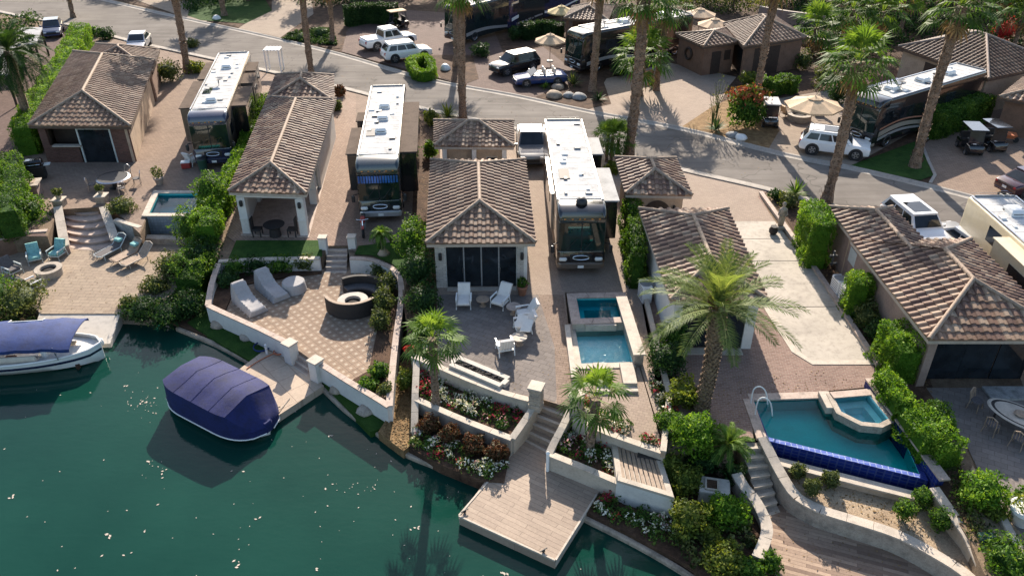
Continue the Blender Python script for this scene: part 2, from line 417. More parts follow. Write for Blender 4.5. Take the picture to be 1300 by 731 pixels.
roof_mat('roof_tile_rose', [tuple(x*k for x, k in zip(c, (.84, .83, .76))) for c in [(.34, .225, .17), (.25, .155, .12), (.42, .30, .23), (.19, .12, .10), (.30, .195, .15), (.46, .345, .27), (.23, .145, .12)]])
plain('tile_cap', (.32, .235, .17), .8, .22, 5, bmp=.3)
plain('tile_cap_dark', (.30, .225, .18), .8, .25, 5, bmp=.3)
plain('stucco_white', (.62, .59, .545), .9, .06, 1.5, bmp=.15)
plain('stucco_cream', (.47, .405, .325), .9, .10, 1.5, bmp=.2)
plain('stucco_tan', (.42, .315, .225), .9, .12, 1.5, bmp=.2)
plain('stucco_mauve', (.30, .215, .175), .9, .12, 1.5, bmp=.2)
plain('stucco_brown', (.20, .115, .075), .9, .15, 1.5, bmp=.2)
plain('fascia', (.42, .35, .28), .8, .1, 3)
plain('fascia_dark', (.10, .065, .045), .8, .15, 3)
plain('dark_wood', (.045, .028, .02), .6, .2, 6)
plain('concrete', (.50, .455, .395), .88, .10, .8, bmp=.1)
plain('concrete_pad', (.40, .355, .295), .86, .14, .45, bmp=.1)
plain('kerb', (.34, .305, .265), .9, .14, 1.2, bmp=.15)
plain('coping', (.43, .335, .275), .8, .16, 2.2, bmp=.2)
plain('coping_pale', (.47, .405, .33), .8, .12, 2.2, bmp=.2)
plain('stone_cap', (.37, .315, .255), .85, .2, 3, bmp=.3)
plain('white_paint', (.80, .79, .76), .35, .03, 2)
plain('rv_roof', (.52, .515, .50), .9, .16, 1.3, spec=.08)
plain('white_gel', (.78, .77, .74), .25, .04, 2, coat=.4)
plain('black_paint', (.012, .012, .014), .18, .1, 3, coat=.8)
plain('navy_paint', (.018, .024, .055), .2, .1, 3, coat=.8)
plain('blue_paint', (.022, .045, .15), .2, .1, 3, coat=.8)
plain('dark_blue_paint', (.012, .022, .07), .2, .1, 3, coat=.8)
plain('green_black', (.012, .022, .026), .18, .1, 3, coat=.8)
plain('silver_paint', (.50, .50, .51), .28, .05, 3, .5, coat=.6)
plain('car_white', (.80, .80, .79), .25, .03, 3, coat=.6)
plain('bronze_paint', (.15, .12, .095), .3, .1, 3, .3, coat=.6); plain('champagne', (.40, .36, .30), .3, .06, 3, .3, coat=.6)
plain('maroon_paint', (.055, .016, .020), .22, .1, 3, coat=.8)
plain('grey_paint', (.17, .165, .16), .3, .08, 3, .3, coat=.6)
plain('beige_paint', (.62, .53, .36), .35, .06, 2, coat=.3)
plain('tan_canvas', (.56, .40, .25), .85, .12, 2, bmp=.1)
plain('yellow_canvas', (.55, .42, .20), .85, .12, 2, bmp=.1)
plain('awning_brown', (.12, .09, .07), .92, .15, 1.4, spec=.08)
plain('awning_pale', (.42, .415, .40), .85, .1, 1.4, spec=.1); plain('awning_grey', (.30, .30, .31), .7, .08, 1.4)
plain('rubber', (.016, .016, .017), .8, .2, 8)
plain('alloy', (.45, .45, .46), .3, .08, 5, .9)
plain('chrome', (.72, .72, .72), .15, .03, 5, 1.)
plain('black_plastic', (.02, .02, .021), .5, .2, 8)
plain('grey_plastic', (.23, .23, .23), .6, .1, 5)
plain('lamp_glass', (.75, .75, .72), .1, .03, 5)
plain('red_lens', (.35, .012, .012), .2, .1, 5)
plain('amber_lens', (.6, .22, .03), .2, .1, 5)
plain('navy_canvas', (.006, .012, .085), .85, .2, 1.6, bmp=.6, bscale=3.)
plain('blue_canvas', (.012, .034, .14), .8, .18, 1.6, bmp=.5, bscale=4.)
plain('grey_cover', (.34, .325, .32), .85, .08, 1.6, bmp=.35, bscale=5.)
plain('cushion_white', (.70, .66, .61), .9, .05, 3, bmp=.2, bscale=20)
plain('cushion_teal', (.20, .42, .40), .9, .25, 9)
plain('wicker', (.024, .020, .019), .75, .3, 26, bmp=.5, bscale=60)
plain('sling', (.10, .09, .09), .8, .2, 12)
plain('teak', (.33, .24, .17), .75, .2, 6)
plain('pale_metal', (.52, .55, .52), .45, .08, 5)
plain('terracotta', (.30, .14, .085), .8, .15, 5)
plain('lava', (.022, .018, .016), .95, .4, 14, bmp=1., bscale=16)
plain('rock', (.36, .29, .22), .95, .25, 3, bmp=.6, bscale=6)
plain('grey_rock', (.30, .30, .29), .95, .25, 3, bmp=.6, bscale=6)
plain('vinyl_cream', (.62, .55, .47), .6, .08, 4)
plain('orange_hose', (.50, .15, .06), .6, .1, 6)
plain('red_plastic', (.34, .035, .03), .5, .1, 5)
plain('green_plastic', (.03, .09, .06), .5, .1, 5)
plain('pool_plaster', (.46, .86, .87), .8, .05, 2)
plain('pool_plaster_deep', (.06, .52, .53), .8, .06, 2)
plain('grass_base', (.02, .05, .008), .95, .3, 3)
glass_mat('dark_glass'); glass_mat('car_glass', (.014, .018, .022), .05); glass_mat('rv_glass', (.010, .02, .016), .03)
glass_mat('blue_reflection', (.03, .12, .36), .12)
asphalt(); lake_mat()
pool_mat('pool_water', (.80, .99, .98), 3.2, .7); pool_mat('spa_water', (.30, .80, .85), 2.5, .12); pool_mat('deep_pool', (.32, .90, .88), 2.2, .16)

# ---------------------------------------------------------------- palms
def fan_crown(mb, c, n=34, scale=1., el0=-35, el1=85, pet=1.1, fan=1.05, blades=13):
    Vt = []; F = []; Rr = []
    for i in range(n):
        az = i*2.39996+random.uniform(-.2, .2); t = i/(n-1); el = R(lerp(el0, el1, t**.85)+random.uniform(-8, 8))
        d = Vector((math.cos(az)*math.cos(el), math.sin(az)*math.cos(el), math.sin(el)))
        side = Vector((-math.sin(az), math.cos(az), 0)); upv = side.cross(d)*-1
        if upv.z < 0: upv = -upv
        L = pet*scale*random.uniform(.85, 1.15)
        p0 = c+d*.12; p1 = c+d*L-Vector((0, 0, .12*L*math.cos(el)))
        w = .028*scale; k = len(Vt)
        Vt += [p0-side*w, p0+side*w, p1+side*w*.7, p1-side*w*.7]; F.append((k, k+1, k+2, k+3)); Rr.append(.85)
        rr = .25+.5*t+random.uniform(-.2, .25)
        fl = fan*scale*random.uniform(.85, 1.15)
        dd = (d-Vector((0, 0, .35*math.cos(el)))).normalized()
        for b in range(blades):
            a = R(lerp(-100, 100, b/(blades-1)))
            bd = (dd*math.cos(a)+side*math.sin(a)).normalized(); bl = fl*(1-.25*abs(a)/R(100))*random.uniform(.85, 1.1)
            bn = bd.cross(upv).normalized(); bw = .06*scale
            m = p1+bd*bl*.55+upv*.05*scale; tip = p1+bd*bl-Vector((0, 0, .22*bl*random.uniform(.5, 1.5)))
            k = len(Vt)
            Vt += [p1, m-bn*bw, tip, m+bn*bw]; F.append((k, k+1, k+2, k+3)); Rr.append(min(1, max(0, rr+random.uniform(-.12, .12))))
    mb.arrays(np.array([tuple(v) for v in Vt]), np.array(F), np.array(Rr))
def trunk_path(base, h, lean=(0, 0), bend=0.):
    ph = random.random()*6
    return [Vector((base.x+lean[0]*t+bend*math.sin(PI*t)*math.cos(ph), base.y+lean[1]*t+bend*math.sin(PI*t)*math.sin(ph), base.z+h*t)) for t in [i/14 for i in range(15)]]
def fan_palm(base, h, label, r=.26, scale=1.25, lean=(0, 0), group=None, name='fan_palm', n=36, skirt=8, boots=True):
    root = thing(name, label, 'palm tree', tuple(base), 0, group)
    path = trunk_path(base, h, lean, .12 if h > 5 else .03)
    rad = [r*(1.45 if i == 0 else 1.15 if i == 1 else 1+.10*math.sin(i*2.1)+(.25 if i > 10 and boots else 0)*(i-10)/4) for i in range(15)]
    t = MB(); pp = smoothpath(path, 3)
    rr = [np.interp(i/3, range(15), rad)*(1+random.uniform(-.05, .05)) for i in range(len(pp))]
    t.tube(pp, [float(x) for x in rr], 10)
    for i in range(int(h*26)):                       # stubs of cut frond bases
        k = random.random()**.8; q = path[0].lerp(path[-1], k); j = k*14; i0 = int(min(13, j)); q = path[i0].lerp(path[i0+1], j-i0)
        a = random.random()*6.28; ra = float(np.interp(j, range(15), rad)); d = Vector((math.cos(a), math.sin(a), 0)); s = Vector((-d.y, d.x, 0))
        w = ra*.28
        b0 = q+d*ra*.9; t.face([b0-s*w, b0+s*w, b0+d*ra*.32+Vector((0, 0, ra*.75))+s*w*.4, b0+d*ra*.32+Vector((0, 0, ra*.75))-s*w*.4])
    t.build('trunk', MATS['palm_bark'], root, world=True)
    c = MB(); fan_crown(c, path[-1], n, scale); c.build('crown', MATS['palm_green'], root, world=True)
    if skirt:
        s = MB(); fan_crown(s, path[-1]-Vector((0, 0, .15)), skirt, scale*.9, -80, -50, .9, .9, 9); s.build('dead_fronds', MATS['dead_frond'], root, world=True)
    return root
def frond_crown(mb, c, n=40, L=3., leaflets=34, el0=-25, el1=80, lw=.03, ll=.42, droop=1.):
    Vt = []; F = []; Rr = []
    def q(a, b, cc, d, r):
        k = len(Vt); Vt.extend([a, b, cc, d]); F.append((k, k+1, k+2, k+3)); Rr.append(r)
    for i in range(n):
        az = i*2.39996+random.uniform(-.25, .25); t = i/(n-1); el = R(lerp(el0, el1, t)+random.uniform(-6, 6)); l = L*random.uniform(.85, 1.1)*(1-.25*t*t)
        hd = Vector((math.cos(az), math.sin(az), 0)); side = Vector((-math.sin(az), math.cos(az), 0))
        p = c.copy(); pts = [p.copy()]; e = el; st = l/12
        for k in range(12):
            p = p+(hd*math.cos(e)+Vector((0, 0, math.sin(e))))*st; pts.append(p.copy()); e -= R(5.5*droop)*(.4+k*.12)
        rr = .25+.45*t+random.uniform(-.15, .25)
        for k in range(12):
            w = .035*(1-k/14); a, b = pts[k], pts[k+1]
            q(a-side*w, a+side*w, b+side*w*.9, b-side*w*.9, .95)
        for k in range(leaflets):
            s = 1.6+k/(leaflets)*10.3; i0 = min(11, int(s)); a = pts[i0].lerp(pts[i0+1], s-i0); tg = (pts[i0+1]-pts[i0]).normalized(); up = side.cross(tg)
            if up.z < 0: up = -up
            w = ll*(.55+.6*math.sin(PI*min(1, (k+2)/leaflets)))*random.uniform(.8, 1.15)
            for sg in (-1, 1):
                d = (side*sg*.75+tg*.65+up*random.uniform(.05, .35)).normalized(); tip = a+d*w-Vector((0, 0, .12*w)); m = a+d*w*.4; nn = d.cross(up).normalized()*lw
                q(a, m-nn, tip, m+nn, min(1, max(0, rr+random.uniform(-.15, .15))))
    mb.arrays(np.array([tuple(v) for v in Vt]), np.array(F), np.array(Rr))
def rosette(mb, c, n, L, w=.05, el0=10, el1=85):
    for i in range(n):
        az = i*2.4+random.uniform(-.2, .2); el = R(random.uniform(el0, el1)); d = Vector((math.cos(az)*math.cos(el), math.sin(az)*math.cos(el), math.sin(el))); s = Vector((-math.sin(az), math.cos(az), 0))
        l = L*random.uniform(.75, 1.1); m = c+d*l*.5; tip = c+d*l-Vector((0, 0, .12*l*math.cos(el))); r = random.random()
        mb.face([c-s*w*.5, m-s*w, tip, m+s*w, c+s*w*.5], r)

def broad_tree(base, h, r, label, mat='dark_green', n=2600, size=.22, name='tree', group=None, tr=.18, squash=.8, lobes=6):
    root = thing(name, label, 'tree', tuple(base), 0, group)
    t = MB(); t.tube([base, base+V(.1, .05, h*.3), base+V(.05, -.1, h*.62)], [tr*1.3, tr, tr*.6], 8)
    cm = MB()
    for i in range(lobes):
        a = i*2.4+random.random(); rr = r*(.35+.3*random.random()) if i else 0
        c = base+V(math.cos(a)*rr, math.sin(a)*rr, h*(.62+.22*random.random()))
        k = r*random.uniform(.5, .72); blob_leaves(cm, c, (k, k, k*squash), n//lobes, size, .3, .5)
        t.tube([base+V(.08, 0, h*.35), base.lerp(c, .75)+V(0, 0, h*.12), c], [tr*.6, tr*.4, tr*.15], 6)
    t.build('trunk', MATS['bark'], root, world=True); cm.build('crown', MATS[mat], root, world=True)
    return root

# ---------------------------------------------------------------- tiled roofs and houses
def tile_face(mb, poly, tw=.42, tl=.42, amp=.085):
    """poly: A, B along the eave, then the upper corners; barrel tiles run up the slope"""
    A, B = poly[0], poly[1]; u = (B-A).normalized(); n = None
    n = (B-A).cross(poly[-1]-A)
    if n.z < 0: n = -n
    n.normalize(); v = n.cross(u)
    if (poly[-1]-A).dot(v) < 0: v = -v
    p2 = [((p-A).dot(u), (p-A).dot(v)) for p in poly]
    vmax = max(p[1] for p in p2)
    pC, pD = (poly[2], poly[3]) if len(poly) == 4 else (poly[2], poly[2])
    qC, qD = p2[2], p2[-1]
    def span(vv):
        s = vv/vmax; return (lerp(p2[0][0], qD[0], s), lerp(p2[1][0], qC[0], s))
    def pos(xx, vv, sp):
        s = vv/vmax; L_, R_ = A.lerp(pD, s), B.lerp(pC, s); k = (xx-sp[0])/(sp[1]-sp[0]) if sp[1]-sp[0] > 1e-6 else .5
        return L_.lerp(R_, k)
    W = max(p[0] for p in p2); U0 = min(p[0] for p in p2)
    ncol = max(1, round((W-U0)/tw)); tw = (W-U0)/ncol; nrow = max(1, round(vmax/tl)); tl = vmax/nrow
    ph = [0, .09, .2, .32, .44, .55, .64]
    hs = [0, .62, .92, 1, .92, .62, 0]
    U = []; Hh = []; C = []
    for c in range(ncol):
        for a, b in zip(ph, hs): U.append(U0+(c+a)*tw); Hh.append(b*amp); C.append(c)
    U.append(W); Hh.append(0); C.append(ncol-1)
    rows = []
    for j in range(nrow):
        for vv, e in ((j*tl, .045), ((j+1)*tl, .008)):
            sp = span(min(max(vv, 1e-5), vmax-1e-5)); ln = []
            for x, h in zip(U, Hh):
                xx = min(max(x, sp[0]), sp[1]); ln.append(pos(xx, min(vv, vmax), sp)+n*(h+e))
            rows.append(ln)
    # drip edge: close the front of the first row
    rows.insert(0, [p-n*(.045) if True else p for p in [A+u*min(max(x, span(1e-5)[0]), span(1e-5)[1]) for x in U]])
    base = len(mb.v); m = len(U)
    for ln in rows: mb.v.extend([tuple(p) for p in ln])
    shift = random.randint(0, 9999)
    for j in range(len(rows)-1):
        for i in range(m-1):
            a, b = rows[j][i], rows[j][i+1]; c, d = rows[j+1][i], rows[j+1][i+1]
            if (a-b).length < 1e-4 and (c-d).length < 1e-4: continue
            row = max(0, (j-1)//2) if j % 2 else j//2
            hsh = math.sin((C[i]+shift)*12.9898+row*78.233)*43758.5453; hsh -= math.floor(hsh)
            mb.f.append((base+j*m+i, base+j*m+i+1, base+(j+1)*m+i+1, base+(j+1)*m+i)); mb.r.append(hsh)
def cap_run(mb, a, b, r=.105, step=.42):
    L = (b-a).length; k = max(1, round(L/step)); d = (b-a)/k
    for i in range(k):
        p = a+d*i; q = a+d*(i+1.12); mb.tube([p+V(0, 0, .02), q+V(0, 0, .045)], [r*1.08, r*.88], 8)
def hip_roof(root, q, ze, pitch=.36, mat='roof_tile', cap='tile_cap', fascia='fascia', tw=.42, over=.0, rear_gable=False, front_gable=False, skip=()):
    """q: eave corners FL, FR, RR, RL (world, counter-clockwise from above)"""
    FL, FR, RR, RL = [V(p[0], p[1], ze) for p in q]
    wf = (FR-FL).length; d = ((RL-FL).length+(RR-FR).length)/2
    t = MB(); caps = MB()
    if wf <= d:
        mf = (FL+FR)/2; mr = (RL+RR)/2; ax = (mr-mf).normalized(); hw = wf/2; wr = (RR-RL).length/2
        zr = ze+pitch*hw
        A = mf+ax*(0 if front_gable else hw); A.z = zr; Bp = mr-ax*(0 if rear_gable else wr); Bp.z = zr
        faces = [[FL, FR, A], [FR, RR, Bp, A], [RR, RL, Bp], [RL, FL, A, Bp]]
        runs = [(FL, A), (FR, A), (A, Bp), (RL, Bp), (RR, Bp)]
        if front_gable: faces = faces[1:]; runs = runs[2:]
    else:
        ml = (FL+RL)/2; mr = (FR+RR)/2; ax = (mr-ml).normalized(); hw = d/2; zr = ze+pitch*hw
        A = ml+ax*hw; A.z = zr; Bp = mr-ax*hw; Bp.z = zr
        faces = [[FL, FR, Bp, A], [FR, RR, Bp], [RR, RL, A, Bp], [RL, FL, A]]
        runs = [(FL, A), (RL, A), (A, Bp), (FR, Bp), (RR, Bp)]
    for f in faces: tile_face(t, f, tw)
    for i_r, (a, b) in enumerate(runs):
        if i_r in skip: continue
        cap_run(caps, a+V(0, 0, .06), b+V(0, 0, .06))
    ro = t.build('roof', MATS[mat], root, world=True)
    cp = caps.build('ridge_cap', MATS[cap], ro, smooth=True, auto=50)
    # caps were built in world space: bring into the root's frame
    cp.data.transform(Matrix.Translation(-Vector(root.location)))
    fs = MB(); c = (FL+FR+RR+RL)/4
    def ins(p, k): dd = (c-p); dd.z = 0; dd.normalize(); return p+dd*k
    o = [ins(p, .03) for p in (FL, FR, RR, RL)]; i_ = [ins(p, .28) for p in (FL, FR, RR, RL)]
    for a in range(4):
        b = (a+1) % 4
        fs.rings([[o[a]+V(0, 0, -.20), i_[a]+V(0, 0, -.20), i_[a]+V(0, 0, -.02), o[a]+V(0, 0, -.02)], [o[b]+V(0, 0, -.20), i_[b]+V(0, 0, -.20), i_[b]+V(0, 0, -.02), o[b]+V(0, 0, -.02)]])
    fs.build('fascia', MATS[fascia], root, world=True)
    s2 = MB(); s2.face([p+V(0, 0, -.08) for p in i_]); s2.build('soffit', MATS[fascia], root, world=True)
    return (FL, FR, RR, RL, zr)
def inset(q, k, sides=(1, 1, 1, 1)):
    """move the four corners in by k (front, right, rear, left multipliers)"""
    FL, FR, RR, RL = [V(p[0], p[1], 0) for p in q]
    ux = ((FR-FL)+(RR-RL)).normalized(); uy = ((RL-FL)+(RR-FR)).normalized()
    f, r, b, l = [k*s for s in sides]
    return [FL+ux*l+uy*f, FR-ux*r+uy*f, RR-ux*r-uy*b, RL+ux*l-uy*b]
def wall_run(mb, a, b, z0, z1, th=.18):
    d = (b-a); d.z = 0; d.normalize(); n = V(-d.y, d.x, 0)*th
    mb.rings([[V(p.x, p.y, z) for p in (a, b, b+n, a+n)] for z in (z0, z1)])
def panel(name, root, a, b, z0, z1, mat, out=.03, th=.05):
    """thin slab standing on the line a-b, proud of it by `out` on its right-hand side"""
    d = (b-a); d.z = 0; d.normalize(); n = V(d.y, -d.x, 0); mb = MB()
    pts = [a+n*(out), b+n*(out), b+n*(out-th), a+n*(out-th)]
    mb.rings([[V(p.x, p.y, z) for p in pts] for z in (z0, z1)])
    return mb.build(name, MATS[mat], root, world=True)
def frame(name, root, a, b, z0, z1, mat, w=.09, out=.05, th=.08):
    d = (b-a); d.z = 0; d.normalize(); n = V(d.y, -d.x, 0); mb = MB()
    def bar(p, q, u0, u1):
        pts = [p+n*out, q+n*out, q+n*(out-th), p+n*(out-th)]; mb.rings([[V(k.x, k.y, z) for k in pts] for z in (u0, u1)])
    bar(a-d*w, a, z0, z1); bar(b, b+d*w, z0, z1); bar(a-d*w, b+d*w, z1, z1+w)
    return mb.build(name, MATS[mat], root, world=True)

# ---------------------------------------------------------------- vehicles
def rrect(hw, z0, z1, r, n=3, cx=0.):
    r = min(r, hw*.95, (z1-z0)*.49); o = []
    for (cx_, cz, a0) in ((hw-r, z0+r, -90), (hw-r, z1-r, 0), (-hw+r, z1-r, 90), (-hw+r, z0+r, 180)):
        for k in range(n+1):
            a = R(a0+90*k/n); o.append((cx+cx_+r*math.cos(a), cz+r*math.sin(a)))
    return o
def loft(mb, st, r=None):
    """st: list of (y, hw, z0, z1, radius)"""
    mb.rings([[(x, y, z) for x, z in rrect(hw, z0, z1, rad)] for y, hw, z0, z1, rad in st], True, r)
def wheel(root, x, y, rad=.36, w=.24, rim='alloy', dual=False):
    sg = 1 if x > 0 else -1; t = MB(); n = 20
    def ring(rr, xx): return [(xx, y+rr*math.cos(k*2*PI/n), rad+rr*math.sin(k*2*PI/n)) for k in range(n)]
    t.rings([ring(rad*.6, x-sg*w*.5), ring(rad*.94, x-sg*w*.5), ring(rad, x-sg*w*.35), ring(rad, x+sg*w*.3), ring(rad*.93, x+sg*w*.5), ring(rad*.66, x+sg*w*.5), ring(rad*.62, x+sg*w*.3)])
    wl = t.build('wheel', MATS['rubber'], root, smooth=True, auto=40)
    m = MB(); m.rings([ring(rad*.66, x+sg*w*.40), ring(rad*.60, x+sg*w*.47), ring(rad*.54, x+sg*w*.36)])
    for k in range(5):
        a = k*2*PI/5; d = (math.cos(a), math.sin(a)); e = (-d[1]*.05, d[0]*.05)
        pts = [(x+sg*w*.46, y+d[0]*rad*.1+e[0], rad+d[1]*rad*.1+e[1]), (x+sg*w*.46, y+d[0]*rad*.62+e[0], rad+d[1]*rad*.62+e[1]), (x+sg*w*.46, y+d[0]*rad*.62-e[0], rad+d[1]*rad*.62-e[1]), (x+sg*w*.46, y+d[0]*rad*.1-e[0], rad+d[1]*rad*.1-e[1])]
        m.rings([pts, [(p[0]-sg*.05, p[1], p[2]) for p in pts]])
    m.build('rim', MATS[rim], wl); return wl
def quad_panel(name, root, pts, mat, off=.012, th=.02):
    a, b, c, d = [Vector(p) for p in pts]; n = (b-a).cross(d-a).normalized(); mb = MB()
    mb.rings([[p+n*(off-th) for p in (a, b, c, d)], [p+n*off for p in (a, b, c, d)]]); return mb.build(name, MATS[mat], root)
def car(name, label, cat, front, rear, paint, kind='suv', z=.07, group=None, L=None, sunroof=False, rails=False, roofmat=None):
    f = P(*front, z); r = P(*rear, z); mid = (f+r)/2; d = (f-r).normalized(); rz = math.atan2(d.x, -d.y)
    root = thing(name, label, cat, tuple(mid), rz, group)
    S = dict(suv=(4.75, .94, 1.74), pickup=(5.7, .98, 1.9), sedan=(4.7, .9, 1.45), convertible=(4.65, .92, 1.3))[kind]
    L, hw, H = (L or S[0])/2, S[1], S[2]; b = MB(); big = kind in ('suv', 'pickup'); belt = 1.08 if big else .92; gc = .32 if big else .22
    hood = belt-.06 if big else belt-.12
    loft(b, [(-L, hw*.80, gc+.14, hood-.28, .1), (-L+.07, hw*.92, gc+.02, hood-.14, .12), (-L+.35, hw*.98, gc, hood-.03, .13), (-L+1.15, hw, gc, hood+.03, .14), (-L+1.35, hw, gc, belt, .14),
             (L-.6, hw, gc, belt, .14), (L-.25, hw*.98, gc, belt-(0 if big else .03), .14), (L-.06, hw*.93, gc+.05, belt-.12, .12), (L, hw*.82, gc+.16, belt-.3, .1)])
    b.build('body', MATS[paint], root, smooth=True, auto=35)
    # cabin
    y0, y1, y2, y3 = dict(suv=(-L+1.2, -L+1.85, L-.55, L-.12), pickup=(-L+1.45, -L+2.15, L-2.15, L-1.95), sedan=(-L+1.2, -L+2.05, L-1.35, L-.6), convertible=(-L+1.3, -L+1.95, L-2.3, L-1.6))[kind]
    bw, tw = hw*.95, hw*.79
    if kind != 'convertible':
        rt = H-.04; g = MB()
        g.rings([[(-bw, y0, belt-.03), (bw, y0, belt-.03), (bw, y3, belt-.03), (-bw, y3, belt-.03)], [(-tw, y1, rt-.05), (tw, y1, rt-.05), (tw, y2, rt-.05), (-tw, y2, rt-.05)]])
        g.build('cabin', MATS[paint], root)
        rf = MB(); rf.bbox((0, (y1+y2)/2, rt-.01), (2*tw+.02, y2-y1+.1, .1), .09); 
        rfo = rf.build('roof', MATS[roofmat or paint], root, smooth=True, auto=35)
        zb, zt = belt+.02, rt-.10
        def at(side, t, s): # t 0..1 along, s 0 bottom 1 top
            yb, yt = lerp(y0, y3, t), lerp(y1, y2, t); hwid = lerp(bw, tw, s); zz = lerp(belt-.03, rt-.05, s); return (side*hwid, lerp(yb, yt, s), zz)
        lo, hi = .14, .86
        quad_panel('windshield', root, [(-lerp(bw, tw, lo)*.9, lerp(y0, y1, lo), lerp(belt-.03, rt-.05, lo)), (lerp(bw, tw, lo)*.9, lerp(y0, y1, lo), lerp(belt-.03, rt-.05, lo)), (lerp(bw, tw, .95)*.9, lerp(y0, y1, .95), lerp(belt-.03, rt-.05, .95)), (-lerp(bw, tw, .95)*.9, lerp(y0, y1, .95), lerp(belt-.03, rt-.05, .95))], 'car_glass')
        quad_panel('rear_window', root, [(lerp(bw, tw, lo)*.88, lerp(y3, y2, lo), lerp(belt-.03, rt-.05, lo)), (-lerp(bw, tw, lo)*.88, lerp(y3, y2, lo), lerp(belt-.03, rt-.05, lo)), (-lerp(bw, tw, hi)*.88, lerp(y3, y2, hi), lerp(belt-.03, rt-.05, hi)), (lerp(bw, tw, hi)*.88, lerp(y3, y2, hi), lerp(belt-.03, rt-.05, hi))], 'car_glass')
        segs = [(.08, .36), (.39, .66), (.69, .93)] if kind == 'suv' else [(.1, .5), (.54, .92)]
        for side in (-1, 1):
            for (t0, t1) in segs:
                pts = [at(side, t0, lo), at(side, t1, lo), at(side, t1, hi), at(side, t0, hi)]
                if side < 0: pts = [pts[1], pts[0], pts[3], pts[2]]
                quad_panel('side_window', root, pts, 'car_glass')
        if sunroof: quad_panel('sunroof', root, [(-tw*.72, y1+.25, rt+.04), (tw*.72, y1+.25, rt+.04), (tw*.72, lerp(y1, y2, .6), rt+.04), (-tw*.72, lerp(y1, y2, .6), rt+.04)], 'car_glass')
        if rails:
            for side in (-1, 1): m = MB(); m.tube([(side*tw*.9, y1+.15, rt+.03), (side*tw*.9, y1+.3, rt+.1), (side*tw*.9, y2-.3, rt+.1), (side*tw*.9, y2-.15, rt+.03)], .025, 6); m.build('roof_rail', MATS['black_plastic'], root)
    else:
        m = MB(); m.box((0, (y0+y3)/2+.3, belt+.002), (hw*1.5, 1.75, .03)); m.build('cockpit', MATS['black_plastic'], root)
        for sx in (-.36, .36):
            for yy in (.05, .95): m = MB(); m.bbox((sx, yy, belt+.02), (.5, .5, .14), .06); m.bbox((sx, yy+.26, belt+.22), (.48, .16, .5), .06); m.build('seat', MATS['vinyl_cream'], root, smooth=True, auto=35)
        quad_panel('windshield', root, [(-bw*.9, y0, belt), (bw*.9, y0, belt), (tw*.95, y1-.05, H), (-tw*.95, y1-.05, H)], 'car_glass')
    if kind == 'pickup':
        m = MB(); m.bbox((0, L-1.05, belt+.03), (hw*1.78, 1.75, .09), .04); m.build('bed_cover', MATS['white_paint'], root)
    for sx in (-1, 1):
        m = MB(); m.bbox((sx*hw*.68, -L+.1, hood-.22), (.36, .2, .15), .05); m.build('headlight', MATS['lamp_glass'], root)
        m = MB(); m.bbox((sx*hw*.78, L-.1, belt-.22), (.2, .2, .28 if big else .14), .04); m.build('taillight', MATS['red_lens'], root)
        m = MB(); m.bbox((sx*(hw+.1), y0+.25, belt+.05), (.22, .16, .15), .05); m.build('mirror', MATS[paint], root)
        rw = .42 if kind == 'pickup' else .395 if big else .34
        for yy in (-L+.9, L-(1.15 if kind == 'pickup' else .95)):
            m = MB(); k = 18
            m.rings([[(sx*(hw-.30), yy+rw*1.22*math.cos(a*2*PI/k), rw+rw*1.22*math.sin(a*2*PI/k)) for a in range(k)], [(sx*(hw+.006), yy+rw*1.22*math.cos(a*2*PI/k), rw+rw*1.22*math.sin(a*2*PI/k)) for a in range(k)]])
            m.build('wheel_arch', MATS['black_plastic'], root)
            wheel(root, sx*(hw-.10), yy, rw, .24)
    m = MB(); m.bbox((0, -L+.03, gc+.28), (hw*1.0, .12, .2), .03); m.build('grille', MATS['black_plastic'], root)
    m = MB(); m.bbox((0, -L+.04, gc+.08), (hw*1.6, .16, .14), .04); m.bbox((0, L-.04, gc+.1), (hw*1.6, .16, .16), .04); m.build('bumper', MATS['black_plastic' if big else paint], root)
    m = MB(); m.box((0, L+.01, gc+.34), (.32, .03, .15)); m.build('licence_plate', MATS['white_paint'], root)
    return root

